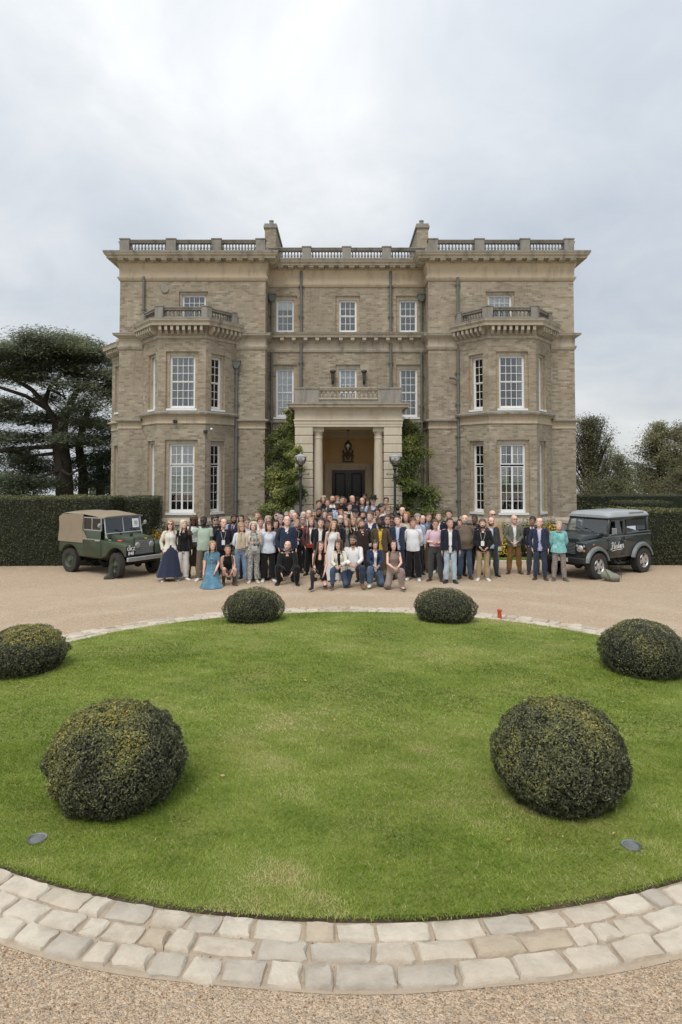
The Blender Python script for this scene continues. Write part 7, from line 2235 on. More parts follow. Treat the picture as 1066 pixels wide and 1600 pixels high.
    (2.04, 23.3, 0.0, 1.9, 'm', 2, 'bald', 'brown', 'tee:brown', 'trousers:black', 'sh:black', 'down', '', 'person in a brown top beside the lamp post clear of the wisteria'),
    (1.95, 20.85, 0.0, 1.9, 'f', 2, 'long', 'ginger', 'tee:cream', 'trousers:black', 'sh:black', 'down', '', 'person in cream beside the brown top, against the wisteria'),
    (1.05, 22.2, 0.0, 1.67, 'f', 2, 'curlbob', 'blond', 'tee:beige', 'trousers:black', 'sh:black', 'down', '', 'person in beige mostly hidden at the shoulder of the brown blazer'),
]
# ------------------------------------------------------------------ the people: builder
ARM_A = R(36)
BONES = ['pelvis', 'spine', 'chest', 'neck', 'head', 'uaR', 'faR', 'haR', 'uaL', 'faL', 'haL', 'thR', 'shR', 'ftR', 'thL', 'shL', 'ftL']
BI = {b: i for i, b in enumerate(BONES)}


def joints(sex):
    f = sex == 'f'
    sx = .160 if f else .185
    hx = .088 if f else .090
    J = {'pelvis': (0, .0, .95), 'spine': (0, .005, 1.10), 'chest': (0, .01, 1.27), 'neck': (0, .018, 1.475), 'head': (0, .005, 1.565), 'top': (0, 0, 1.79)}
    for s, n in ((-1, 'R'), (1, 'L')):
        d = np.array([s * math.sin(ARM_A), 0, -math.cos(ARM_A)])
        sh = np.array([s * sx, .012, 1.430])
        J['ua' + n] = sh; J['fa' + n] = sh + d * .285; J['ha' + n] = sh + d * .540; J['tip' + n] = sh + d * .72
        J['th' + n] = (s * hx, 0, .93); J['sh' + n] = (s * (hx + .008), -.008, .50); J['ft' + n] = (s * (hx + .012), .025, .085); J['toe' + n] = (s * (hx + .03), -.17, .03)
    return {k: np.array(v, float) for k, v in J.items()}


CHILD = {'pelvis': 'spine', 'spine': 'chest', 'chest': 'neck', 'neck': 'head', 'head': 'top', 'uaR': 'faR', 'faR': 'haR', 'haR': 'tipR', 'uaL': 'faL', 'faL': 'haL', 'haL': 'tipL', 'thR': 'shR', 'shR': 'ftR', 'ftR': 'toeR', 'thL': 'shL', 'shL': 'ftL', 'ftL': 'toeL'}
BRAD = dict(pelvis=.17, spine=.15, chest=.17, neck=.065, head=.11, uaR=.055, faR=.045, haR=.045, uaL=.055, faL=.045, haL=.045, thR=.095, shR=.06, ftR=.055, thL=.095, shL=.06, ftL=.055)


def ering(z, rx, df, db, cy, n=28, p=2.2):
    out = []
    for k in range(n):
        a = 2 * PI * k / n
        c, s = math.cos(a), math.sin(a)
        x = rx * math.copysign(abs(c) ** (2 / p), c)
        y = (df if s < 0 else db) * math.copysign(abs(s) ** (2 / p), s)
        out.append((x, cy + y, z))
    return out


def build_template(sex):
    f = sex == 'f'
    J = joints(sex)
    mb = MB()
    if f:
        torso = [(.83, .12, .085, .09, .0), (.88, .158, .105, .125, .005), (.94, .172, .108, .128, .008), (1.0, .160, .105, .112, .006), (1.07, .135, .095, .092, .004), (1.13, .126, .09, .085, .004), (1.19, .134, .095, .088, .006), (1.25, .146, .120, .09, .01), (1.30, .152, .128, .092, .01), (1.36, .156, .105, .092, .012), (1.41, .156, .080, .080, .015), (1.445, .125, .062, .068, .016), (1.47, .075, .052, .056, .018)]
    else:
        torso = [(.83, .12, .09, .09, .0), (.88, .158, .108, .120, .003), (.94, .166, .110, .120, .004), (1.0, .160, .110, .108, .003), (1.07, .152, .108, .10, .003), (1.13, .150, .106, .098, .004), (1.19, .156, .108, .10, .006), (1.25, .168, .114, .104, .008), (1.31, .178, .118, .106, .01), (1.37, .184, .108, .102, .012), (1.415, .180, .086, .088, .014), (1.448, .140, .066, .072, .015), (1.472, .080, .058, .060, .017)]
    kk = .92 if f else 1.0
    head = [(1.50, .056 * kk, .056 * kk, .058 * kk, .014), (1.53, .054 * kk, .056 * kk, .060 * kk, .010), (1.552, .052, .078, .064, .0), (1.562, .050, .094, .068, -.002), (1.58, .058, .097, .076, -.004), (1.61, .066 * (.96 if f else 1), .096, .088, -.004), (1.65, .0715, .094, .098, -.004), (1.69, .0745, .094, .104, -.004), (1.72, .0745, .093, .105, -.004), (1.75, .067, .082, .094, -.003), (1.772, .050, .060, .068, -.002), (1.786, .025, .03, .034, 0)]
    mb.loft([ering(*t) for t in torso + head])
    # nose, ears
    mb.loft([[(-.006, -.090, 1.69), (.006, -.090, 1.69), (.008, -.080, 1.69), (-.008, -.080, 1.69)], [(-.010, -.104, 1.665), (.010, -.104, 1.665), (.014, -.08, 1.665), (-.014, -.08, 1.665)], [(-.014, -.116, 1.647), (.014, -.116, 1.647), (.018, -.08, 1.647), (-.018, -.08, 1.647)], [(-.008, -.104, 1.636), (.008, -.104, 1.636), (.012, -.08, 1.636), (-.012, -.08, 1.636)]])
    for s in (-1, 1):
        mb.ball((s * .077, .008, 1.658), (.011, .020, .032), 10, 7)
        n = 'L' if s > 0 else 'R'
        d = np.array([s * math.sin(ARM_A), 0, -math.cos(ARM_A)])
        sh = J['ua' + n]
        q = .86 if f else 1.0
        mb.tube([sh - d * .03 + np.array([-s * .055, 0, .004]), sh + d * .01, sh + d * .08, sh + d * .17, sh + d * .27, sh + d * .31, sh + d * .37, sh + d * .46, sh + d * .535], [.052 * q, .058 * q, .053 * q, .047 * q, .040 * q, .041 * q, .042 * q, .035 * q, .028 * q], 14)
        w = J['ha' + n]
        # palm: thin across the body, broad front to back
        nrm = np.array([math.cos(ARM_A) * s, 0, math.sin(ARM_A)])
        fw = np.array([0, -1, 0.0])
        rings = []
        for t, a, b in ((-.02, .026, .020), (.02, .032, .017), (.055, .040, .016), (.088, .040, .014)):
            c = w + d * t
            rings.append([c + fw * (a * math.cos(2 * PI * k / 12)) + nrm * (b * math.sin(2 * PI * k / 12)) for k in range(12)])
        mb.loft(rings)
        for off, ln in ((.030, .070), (.010, .080), (-.011, .074), (-.031, .058)):
            b0 = w + d * .080 + fw * off
            c1 = b0 + d * ln * .5 - nrm * .006; c2 = c1 + d * ln * .30 - nrm * .012; c3 = c2 + d * ln * .2 - nrm * .012
            mb.tube([b0, c1, c2, c3], [.0088, .0082, .0074, .006], 8)
        b0 = w + d * .022 + fw * .024
        mb.tube([b0, b0 + d * .032 + fw * .026 - nrm * .006, b0 + d * .058 + fw * .036 - nrm * .012, b0 + d * .075 + fw * .036 - nrm * .016], [.014, .0115, .010, .0075], 8)
        # leg and foot
        th, kn, an = J['th' + n], J['sh' + n], J['ft' + n]
        tr = 1.06 if f else 1.0
        mb.tube([th + np.array([-s * .01, .005, .07]), th + np.array([0, .003, 0]), th * .72 + kn * .28, th * .4 + kn * .6, th * .15 + kn * .85, kn + np.array([0, -.006, 0]), kn * .8 + an * .2 + np.array([0, .008, 0]), kn * .65 + an * .35 + np.array([0, .014, 0]), kn * .3 + an * .7, an + np.array([0, 0, .03]), an + np.array([0, 0, -.04])],
                [.080 * tr, .088 * tr, .080 * tr, .066 * tr, .057, .055, .053, .056, .042, .036, .036], 16)
        toe = J['toe' + n]
        rings = []
        for t, a, h_ in ((-.30, .022, .030), (-.22, .034, .045), (0., .038, .070), (.35, .042, .062), (.65, .048, .042), (.9, .044, .030), (1.05, .026, .020)):
            c = an * (1 - t) + toe * t
            rings.append([(c[0] + a * math.cos(2 * PI * k / 12), c[1], max(.002, h_ * .5 + h_ * .5 * math.sin(2 * PI * k / 12) * 1.05)) for k in range(12)])
        mb.loft(rings)
    me = mb.mesh('template', [], uv=False)
    ob = bpy.data.objects.new('template', me); COL.objects.link(ob)
    m = ob.modifiers.new('r', 'REMESH'); m.mode = 'VOXEL'; m.voxel_size = .0062
    dg = bpy.context.evaluated_depsgraph_get()
    hi = bpy.data.meshes.new_from_object(ob.evaluated_get(dg))
    ob.modifiers.clear()
    bm = bmesh.new(); bm.from_mesh(hi)
    for _ in range(2): bmesh.ops.smooth_vert(bm, verts=bm.verts[:], factor=.35, use_axis_x=True, use_axis_y=True, use_axis_z=True)
    # eye sockets, mouth line and chin
    for v in bm.verts:
        p = v.co
        if p.y < -.05 and 1.54 < p.z < 1.74:
            for s in (-1, 1):
                d2 = ((p.x - s * .031) / .017) ** 2 + ((p.z - 1.682) / .013) ** 2
                v.co.y += .009 * math.exp(-d2)
                d3 = ((p.x - s * .045) / .02) ** 2 + ((p.z - 1.635) / .02) ** 2
                v.co.y -= .004 * math.exp(-d3)
            v.co.y += .0045 * math.exp(-((p.x / .024) ** 2 + ((p.z - 1.609) / .005) ** 2))
            v.co.y -= .004 * math.exp(-((p.x / .02) ** 2 + ((p.z - 1.599) / .006) ** 2))
            v.co.y -= .005 * math.exp(-((p.x / .02) ** 2 + ((p.z - 1.572) / .012) ** 2))
            v.co.y -= .004 * math.exp(-((p.x / .05) ** 2 + ((p.z - 1.70) / .007) ** 2))
    bm.to_mesh(hi); bm.free()
    out = []
    for n_tri in (5200, 2300):
        ob.data = hi
        m = ob.modifiers.new('d', 'DECIMATE'); m.ratio = min(1.0, n_tri / (2 * len(hi.polygons))); m.use_collapse_triangulate = True
        dg = bpy.context.evaluated_depsgraph_get(); dg.update()
        lo = bpy.data.meshes.new_from_object(ob.evaluated_get(dg)); ob.modifiers.clear()
        bm = bmesh.new(); bm.from_mesh(lo)
        # clean cut lines where clothes end
        def cut(co, no, sel):
            vs = [v for v in bm.verts if sel(v.co)]; vset = set(vs)
            es = [e for e in bm.edges if e.verts[0] in vset and e.verts[1] in vset]
            fs = [q for q in bm.faces if all(v in vset for v in q.verts)]
            bmesh.ops.bisect_plane(bm, geom=vs + es + fs, dist=1e-5, plane_co=co, plane_no=no)
        body = lambda p: abs(p.x) < .30
        for z in (.86, 1.03):
            cut((0, 0, z), (0, 0, 1), lambda p: abs(p.x) < .22 and p.z > .75)
        cut((0, .01, 1.475), (0, .25, 1), lambda p: abs(p.x) < .12 and p.z > 1.40)
        for z in (.10, .30, .48, .62): cut((0, 0, z), (0, 0, 1), lambda p: p.z < .75 and abs(p.x) < .3)
        for s in (-1, 1):
            d = Vector((s * math.sin(ARM_A), 0, -math.cos(ARM_A))); sh = Vector(J['uaL' if s > 0 else 'uaR'])
            for t in (.19, .40, .525):
                cut(sh + d * t, d, lambda p: p.x * s > .15 and p.z > .75)
        bmesh.ops.triangulate(bm, faces=bm.faces[:])
        bm.to_mesh(lo); bm.free()
        V = np.empty(len(lo.vertices) * 3, np.float32); lo.vertices.foreach_get('co', V); V = V.reshape(-1, 3).astype(float)
        Fc = np.empty(len(lo.polygons) * 3, np.int32); lo.polygons.foreach_get('vertices', Fc); Fc = Fc.reshape(-1, 3)
        out.append(dict(V=V, F=Fc, J=J, **weights(V, J)))
        bpy.data.meshes.remove(lo)
    bpy.data.objects.remove(ob, do_unlink=True)
    return out


def weights(V, J):
    W = np.zeros((len(V), len(BONES)))
    for b in BONES:
        a, c = J[b], J[CHILD[b]]
        ab = c - a; t = np.clip(((V - a) @ ab) / (ab @ ab), 0, 1)
        d = np.linalg.norm(V - (a + t[:, None] * ab), axis=1) / BRAD[b]
        W[:, BI[b]] = 1.0 / np.maximum(d, .05) ** 7
    x = V[:, 0]; z = V[:, 2]
    for b in BONES:
        i = BI[b]
        if b.endswith('R') and b != 'R': W[:, i] *= np.where(x < .004, 1, 0)
        if b.endswith('L'): W[:, i] *= np.where(x > -.004, 1, 0)
        if b[:2] in ('ua', 'fa', 'ha'):
            s = 1 if b[-1] == 'L' else -1
            shx = abs(J['ua' + b[-1]][0])
            W[:, i] *= np.clip((np.abs(x) - (shx - .065)) / .07, 0, 1) * (z > .7)
        if b[:2] in ('th', 'sh', 'ft'): W[:, i] *= np.clip((1.03 - z) / .14, 0, 1)
        if b in ('pelvis', 'spine', 'chest', 'neck', 'head'):
            # nothing of the trunk on the arms and lower legs
            W[:, i] *= np.clip(1 - (np.abs(x) - .20) / .05, 0, 1) * np.clip((z - .74) / .10, 0, 1)
    hd = np.clip((z - 1.535) / .03, 0, 1) * (np.abs(x) < .15)
    W *= (1 - hd)[:, None]; W[:, BI['head']] += hd
    sm = W.sum(1, keepdims=True); W = np.where(sm > 1e-12, W / np.maximum(sm, 1e-12), 0)
    bad = sm[:, 0] <= 1e-12
    W[bad, BI['pelvis']] = 1
    dom = W.argmax(1)
    # place along the arm in metres from the shoulder
    arm = np.full(len(V), -1.0)
    for s, n in ((-1, 'R'), (1, 'L')):
        d = np.array([s * math.sin(ARM_A), 0, -math.cos(ARM_A)])
        t = (V - J['ua' + n]) @ d
        m = np.isin(dom, [BI['ua' + n], BI['fa' + n], BI['ha' + n]])
        arm[m] = np.maximum(t[m], 0)
    return dict(W=W, dom=dom, arm=arm)


def rot_between(a, b):
    a = Vector(a).normalized(); b = Vector(b).normalized()
    return np.array(a.rotation_difference(b).to_matrix())


def euler(x=0, y=0, z=0):
    from mathutils import Euler
    return np.array(Euler((x, y, z)).to_matrix())


ARMS = {
    'down': ((.17, .02, -1), (.08, -.16, -1)), 'clasp': ((.30, -.12, -1), (-.62, -.42, -.72)), 'belly': ((.34, .0, -1), (-.85, -.62, -.12)),
    'back': ((.24, .22, -1), (-.60, .42, -.62)), 'pocket': ((.34, .10, -1), (-.20, -.22, -1)), 'raise': ((.75, -.40, -.35), (-.15, -.10, 1)),
    'clutch': ((.25, .0, -1), (-.35, -.75, -.6)), 'knees': ((.18, -.62, -.75), (-.30, -.55, -.80)), 'knee1': ((.12, -.50, -.85), (-.45, -.70, -.30)), 'side': ((.22, .05, -1), (.1, -.1, -1)), 'ground': ((.22, -.15, -1), (.12, -.25, -1))}


def pose_of(kind, g, T):
    """joint rotations by global direction; returns a dict bone -> (rotation, joint position)"""
    J = T['J']
    arms = {'R': ARMS['down'], 'L': ARMS['down']}
    leg = {'R': ((0.03, 0, -1), (0.03, .04, -1), None), 'L': ((0.03, 0, -1), (0.03, .04, -1), None)}
    lean = g.uniform(-.02, .03); pz = .95; twist = g.uniform(-.06, .06)
    jit = lambda v: tuple(c + g.uniform(-.05, .05) for c in v)
    if kind == 'down' and g.random() < .45: kind = g.choice(('back', 'clasp', 'pocket', 'belly'))
    lean += g.uniform(-.03, .05)
    if kind in ARMS: arms = {n: ARMS[kind] for n in 'RL'}
    if kind == 'raise': arms = {'R': ARMS['raise'], 'L': ARMS['down']}
    if kind == 'clutch': arms = {'R': ARMS['down'], 'L': ((.05, -.1, -1), (-.65, -.65, .1))}
    if kind == 'pocket': arms = {'R': ARMS['pocket'], 'L': ARMS['pocket'] if g.random() < .5 else ARMS['down']}
    wide = g.uniform(.02, .10)
    leg = {n: ((wide, -.01, -1), (wide * .8, .03, -1), None) for n in 'RL'}
    if kind in ('squat', 'squatf'):
        pz = .31 if kind == 'squat' else .36; lean = .34
        w = .42 if kind == 'squat' else .16
        leg = {'R': ((w, -.92, .42), (-.02, .38, -1), None), 'L': ((w, -.92, .34), (-.02, .38, -1), None)}
        arms = {n: ARMS['knees'] for n in 'RL'}
        if kind == 'squatf': arms = {n: ((.10, -.55, -.85), (-.40, -.62, -.45)) for n in 'RL'}
    if kind == 'kneel2':
        pz = .42; lean = .05
        leg = {n: ((.10, -.55, -.84), (.02, .97, -.12), (0, .95, -.25)) for n in 'RL'}
        arms = {'R': ARMS['ground'], 'L': ((.12, -.2, -1), (-.2, -.6, -.6))}
    if kind in ('kneel1', 'kneel1r', 'sitk'):
        pz = .50; lean = .16
        up = ((.22, -.97, .10), (.02, .10, -1), None); dn = ((.20, -.42, -.90), (.0, .97, -.16), (0, .92, -.32))
        leg = {'R': up, 'L': dn} if kind in ('kneel1', 'sitk') else {'R': dn, 'L': up}
        arms = {n: ARMS['knee1'] for n in 'RL'}
        if kind == 'sitk': arms = {n: ((.10, -.42, -.92), (-.30, -.45, -.85)) for n in 'RL'}; lean = .30
    Rp = euler(lean * .6, 0, twist)
    Rc = euler(lean, g.uniform(-.07, .07), twist * 1.6)
    hy = g.uniform(-.38, .38) if kind != 'side' else 1.0
    Rh = euler(lean * .1 + g.uniform(-.08, .12), g.uniform(-.15, .15), twist + hy)
    Rh = Rh @ np.diag([1.13, 1.10, 1.06])
    Rn = euler(lean * .5, 0, twist + hy * .4)
    rot = {'pelvis': Rp, 'spine': (Rp + Rc) / 2, 'chest': Rc, 'neck': Rn, 'head': Rh}
    u, _, vt = np.linalg.svd(rot['spine']); rot['spine'] = u @ vt
    pos = {}
    pos['pelvis'] = np.array([0, 0, pz])
    pos['spine'] = pos['pelvis'] + Rp @ (J['spine'] - J['pelvis'])
    pos['chest'] = pos['spine'] + rot['spine'] @ (J['chest'] - J['spine'])
    pos['neck'] = pos['chest'] + Rc @ (J['neck'] - J['chest'])
    pos['head'] = pos['neck'] + Rn @ (J['head'] - J['neck'])
    for s, n in ((-1, 'R'), (1, 'L')):
        d0 = np.array([s * math.sin(ARM_A), 0, -math.cos(ARM_A)])
        ua, fa = arms[n]
        sg = lambda v: np.array([v[0] * s, v[1], v[2]])
        ua = Rp @ sg(jit(ua)); fa = Rp @ sg(jit(fa))
        pos['ua' + n] = pos['chest'] + Rc @ (J['ua' + n] - J['chest'])
        Ru = rot_between(d0, ua); Rf = rot_between(d0, fa)
        rot['ua' + n] = Ru; rot['fa' + n] = Rf
        pos['fa' + n] = pos['ua' + n] + Ru @ (J['fa' + n] - J['ua' + n])
        pos['ha' + n] = pos['fa' + n] + Rf @ (J['ha' + n] - J['fa' + n])
        rot['ha' + n] = Rf
        th, sh, ft = leg[n]
        th = sg(th); sh = sg(sh)
        t0 = J['sh' + n] - J['th' + n]; s0 = J['ft' + n] - J['sh' + n]
        Rt = rot_between(t0, th); Rs = rot_between(s0, sh)
        if kind in ('kneel2', 'kneel1', 'kneel1r', 'sitk', 'squat', 'squatf'):
            Rt = euler(-math.atan2(-th[1], -th[2]), 0, 0) ; Rt = rot_between(Rt @ t0, th) @ Rt
            Rs = euler(-math.atan2(-sh[1], -sh[2]), 0, 0); Rs = rot_between(Rs @ s0, sh) @ Rs
        rot['th' + n] = Rt; rot['sh' + n] = Rs
        pos['th' + n] = pos['pelvis'] + Rp @ (J['th' + n] - J['pelvis'])
        pos['sh' + n] = pos['th' + n] + Rt @ t0
        pos['ft' + n] = pos['sh' + n] + Rs @ s0
        if ft is None: rot['ft' + n] = euler(0, 0, s * g.uniform(.1, .35))
        else: rot['ft' + n] = rot_between((J['toe' + n] - J['ft' + n]), sg(ft))
    return rot, pos


def pose_mesh(T, rot, pos):
    V, W, J = T['V'], T['W'], T['J']
    out = np.zeros_like(V)
    for b in BONES:
        w = W[:, BI[b]]
        s = w > 1e-4
        if not s.any(): continue
        out[s] += w[s, None] * ((V[s] - J[b]) @ rot[b].T + pos[b])
    return out


def vnormals(V, Fc):
    fn = np.cross(V[Fc[:, 1]] - V[Fc[:, 0]], V[Fc[:, 2]] - V[Fc[:, 0]])
    N_ = np.zeros_like(V)
    for k in range(3): np.add.at(N_, Fc[:, k], fn)
    return N_ / np.maximum(np.linalg.norm(N_, axis=1, keepdims=True), 1e-9)


SKIN = {1: (0.75, 0.52, 0.43), 2: (0.71, 0.475, 0.38), 3: (0.62, 0.39, 0.29), 4: (0.34, 0.195, 0.130), 5: (0.155, 0.083, 0.056), 6: (0.095, 0.052, 0.036)}
HAIRC = dict(blond=(0.36, 0.245, 0.125), goldblond=(0.42, 0.27, 0.115), platinum=(0.60, 0.55, 0.45), greyblond=(0.42, 0.36, 0.27), grey=(0.27, 0.26, 0.25), white=(0.55, 0.53, 0.50), lightbrown=(0.20, 0.125, 0.065), brown=(0.095, 0.055, 0.030), darkbrown=(0.038, 0.023, 0.015), black=(0.012, 0.010, 0.010), auburn=(0.115, 0.045, 0.024), ginger=(0.33, 0.12, 0.035), navyd=(0.012, 0.014, 0.024), charcoal=(0.03, 0.03, 0.033))
CLOTH = dict(ivory=(0.66, 0.63, 0.54), white=(0.72, 0.72, 0.72), offwhite=(0.60, 0.58, 0.55), icewhite=(0.60, 0.65, 0.74), mint=(0.38, 0.47, 0.385), navy=(0.022, 0.030, 0.062), navyd=(0.011, 0.014, 0.027), navyb=(0.018, 0.034, 0.078), navys=(0.022, 0.033, 0.060), black=(0.009, 0.009, 0.010), blackv=(0.005, 0.005, 0.006), charcoal=(0.040, 0.042, 0.046), greyd=(0.055, 0.056, 0.062), grey=(0.17, 0.17, 0.165), greyw=(0.40, 0.40, 0.41), darkbrown=(0.055, 0.042, 0.030), brown=(0.085, 0.055, 0.035), taupe=(0.150, 0.115, 0.085), taupe2=(0.20, 0.165, 0.150), taupe3=(0.265, 0.205, 0.180), beige=(0.45, 0.37, 0.28), beiged=(0.27, 0.225, 0.165), cream=(0.56, 0.50, 0.42), tan=(0.42, 0.295, 0.175), khaki=(0.36, 0.265, 0.155), khakid=(0.17, 0.125, 0.085), rust=(0.185, 0.095, 0.032), denim=(0.155, 0.23, 0.335), denimd=(0.045, 0.072, 0.125), denim2=(0.070, 0.115, 0.185), denimn=(0.022, 0.034, 0.062), paledenim=(0.33, 0.41, 0.49), denimblue=(0.085, 0.185, 0.265), paleblue=(0.40, 0.49, 0.64), lilac=(0.42, 0.43, 0.64), blue=(0.085, 0.22, 0.46), pinkgrey=(0.42, 0.34, 0.35), maroon=(0.085, 0.032, 0.028), red=(0.30, 0.035, 0.028), mustard=(0.60, 0.40, 0.035), tweed=(0.090, 0.060, 0.034), tweed2=(0.105, 0.080, 0.062), chocolate=(0.028, 0.018, 0.015), olivegrey=(0.135, 0.145, 0.115), greypink=(0.26, 0.20, 0.19), tan2=(0.3, 0.2, 0.1))
_pm = {}


def cloth_mat(key):
    """fabric with folds' worth of weave and slub; a few patterned ones"""
    if key in _pm: return _pm[key]
    pats = ('pink', 'leopard', 'embroid', 'turquoise', 'snake', 'greypinkscarf')
    m, nd, lk, b = newmat('cloth_' + key)
    pos = coords(nd, 'Object')
    if key == 'pink':
        c = None
        ck = nd.new('ShaderNodeTexChecker'); ck.inputs['Scale'].default_value = 60; lk.new(pos, ck.inputs[0])
        ck.inputs[1].default_value = (0.58, 0.36, 0.46, 1); ck.inputs[2].default_value = (0.66, 0.54, 0.62, 1); c = ck.outputs[0]
    elif key == 'leopard':
        f = ramp2(nd, lk, noise(nd, lk, pos, 42, 3, .6), .45, .55); c = mixcol(nd, lk, f, (0.14, 0.14, 0.13), (0.50, 0.49, 0.46))
    elif key == 'embroid':
        v = nd.new('ShaderNodeTexVoronoi'); v.inputs['Scale'].default_value = 7; lk.new(pos, v.inputs['Vector'])
        f = ramp2(nd, lk, v.outputs['Distance'], .10, .17, (1, 1, 1), (0, 0, 0)); c = mixcol(nd, lk, f, (0.70, 0.71, 0.73), (0.50, 0.17, 0.10))
    elif key == 'turquoise':
        c = mixcol(nd, lk, ramp2(nd, lk, noise(nd, lk, pos, 9, 4, .6, .6), .35, .65), (0.10, 0.36, 0.36), (0.30, 0.56, 0.55))
        c = mixcol(nd, lk, ramp2(nd, lk, noise(nd, lk, pos, 15, 3, .6, 1.2), .60, .68), c, (0.10, 0.13, 0.22))
        c = mixcol(nd, lk, ramp2(nd, lk, noise(nd, lk, pos, 11, 2, .6, .9), .68, .74), c, (0.45, 0.38, 0.30))
    elif key == 'snake':
        c = mixcol(nd, lk, ramp2(nd, lk, noise(nd, lk, pos, 34, 4, .6, .4), .4, .6), (0.14, 0.125, 0.115), (0.34, 0.29, 0.265))
    else:
        col = CLOTH[key]
        f = noise(nd, lk, pos, 7, 5, .6)
        c = mixcol(nd, lk, f, tuple(x * .80 for x in col), tuple(min(1, x * 1.16) for x in col))
        if 'denim' in key:
            c = mixcol(nd, lk, ramp2(nd, lk, noise(nd, lk, pos, 4.5, 3, .6), .45, .7), c, tuple(min(1, x * 1.5 + .01) for x in col))
    lk.new(c, b.inputs['Base Color'])
    setp(b, Roughness=.85 if key not in ('maroon',) else .5); b.inputs['Specular IOR Level'].default_value = .25
    b.inputs['Sheen Weight'].default_value = .15
    bump(nd, lk, b, noise(nd, lk, pos, 24, 5, .6, .4), .5, .012)
    _pm[key] = m
    return m


def skin_mat(k):
    if ('s', k) in _pm: return _pm[('s', k)]
    m, nd, lk, b = newmat('skin_%d' % k)
    col = SKIN[k]
    pos = coords(nd, 'Object')
    c = mixcol(nd, lk, noise(nd, lk, pos, 14, 4, .6), tuple(x * .88 for x in col), (min(1, col[0] * 1.12), col[1] * 1.0, col[2] * .98))
    lk.new(c, b.inputs['Base Color']); setp(b, Roughness=.5)
    b.inputs['Subsurface Weight'].default_value = .0
    _pm[('s', k)] = m
    return m


def hair_mat(key):
    if ('h', key) in _pm: return _pm[('h', key)]
    m, nd, lk, b = newmat('hair_' + key)
    col = HAIRC[key]
    mp = nd.new('ShaderNodeMapping'); mp.inputs['Scale'].default_value = (70, 70, 6)
    lk.new(coords(nd, 'Object'), mp.inputs[0])
    f = noise(nd, lk, mp.outputs[0], 1.0, 4, .6)
    c = mixcol(nd, lk, f, tuple(x * .55 for x in col), tuple(min(1, x * 1.35) for x in col))
    lk.new(c, b.inputs['Base Color']); setp(b, Roughness=.45)
    bump(nd, lk, b, f, .6, .01)
    _pm[('h', key)] = m
    return m


def hair_shell(length, side=.62, seed=0, curl=0.0, vol=.016, front=1.742, part=.0, n=40):
    """hair as a sheet falling from the crown: a grid of strands round the head, in head space.
    length: the lowest z behind; side: how far forward (cosine) the long hair reaches"""
    g = np.random.default_rng(seed)
    rings = 15
    V = []; Fc = []
    for k in range(n):
        a = 2 * PI * k / n                       # 0 = front
        cf = math.cos(a); sx = math.sin(a)
        if cf > side: zb = front + .012 * math.sin(a * 7 + seed)           # fringe line at the brow
        else:
            t = min(1, (side - cf) / .22)
            zb = front * (1 - t) + length * t + g.uniform(-.02, .02) * t
        for i in range(rings):
            f = i / (rings - 1)
            z = 1.800 + (zb - 1.800) * (f ** 1.25 if zb < 1.6 else math.sin(f * PI / 2) ** 1.5)
            # head's outline at this height
            if z > 1.69:
                q = math.sqrt(max(0.0, 1 - ((z - 1.69) / .112) ** 2)); rx, ry = .080 * q, .106 * q
            elif z > 1.56: rx, ry = .080, .104 - .02 * (1.69 - z) / .13
            else:
                e = min(1, (1.56 - z) / .22); rx, ry = .080 + .050 * e, .084 + .015 * e
            w = vol * (1 + .5 * math.sin(3 * a + seed)) + curl * math.sin(z * 70 + k * 1.3) + .004 * math.sin(k * 2.3)
            x = sx * (rx + w); y = -cf * (ry + w) - .002
            if z < 1.56: y += .012; 
            if z < 1.50 and cf > -.1: y -= .035 * min(1, (1.50 - z) / .1)      # falls in front of the shoulders
            V.append((x, y, z))
    for k in range(n):
        j = (k + 1) % n
        for i in range(rings - 1):
            Fc.append((k * rings + i, k * rings + i + 1, j * rings + i + 1, j * rings + i))
    return V, Fc


EYES = {}


def eye_mesh(brow):
    if brow not in EYES:
        mb = MB()
        mb.ball((0, 0, 0), (.0155, .007, .0085), 10, 6)
        mb.mat(1); mb.ball((0, -.0052, 0), (.0080, .0035, .0080), 8, 5)
        mb.mat(2); mb.prism([(-.020, .016), (-.008, .021), (.010, .0205), (.020, .014), (.010, .0165), (-.008, .0165)], 'y', -.006, .006)
        EYES[brow] = mb.mesh('eye', [mat_eye, mat_iris, hair_mat(brow)], smooth=True)
    return EYES[brow]


mat_eye = mat_plain('eye_white', (.62, .60, .57), .3, var=.03)
mat_iris = mat_plain('iris_dark', (.025, .018, .013), .15, var=.1)
mat_teeth = mat_plain('teeth', (.70, .67, .60), .3, var=.02)
mat_lens_dark = mat_plain('dark_lens', (.008, .008, .009), .08, var=.1)
mat_lens_orange = mat_plain('orange_lens', (.62, .22, .02), .12, var=.05)
_mouth = {}


def mouth_mesh(smile, skin):
    k = (smile, skin)
    if k not in _mouth:
        mb = MB(); c = SKIN[skin]
        n = 8; up = []; lo = []
        for i in range(n + 1):
            u = -1 + 2 * i / n
            zc = .007 * u * u
            w = (1 - u * u) ** .5
            up.append((u * .030, -.004 * w, zc + .0045 * w + .001)); lo.append((u * .030, -.004 * w, zc - (.0110 if smile else .0050) * w - .001))
        V = up + lo; mb.add(V, [(i, i + 1, n + 2 + i, n + 1 + i) for i in range(n)])
        if smile:
            mb.mat(1)
            V = [(p[0] * .78, p[1] - .0015, p[2] * (.55 if i > n else .5) + (.0005)) for i, p in enumerate(up + lo)]
            mb.add(V, [(i, i + 1, n + 2 + i, n + 1 + i) for i in range(n)])
        lip = mat_plain('lips_%d' % skin if not smile else 'lips_s%d' % skin, (c[0] * .62, c[1] * .38, c[2] * .38), .45, var=.05)
        _mouth[k] = mb.mesh('mouth', [lip, mat_teeth], smooth=True, fix=False)
    return _mouth[k]


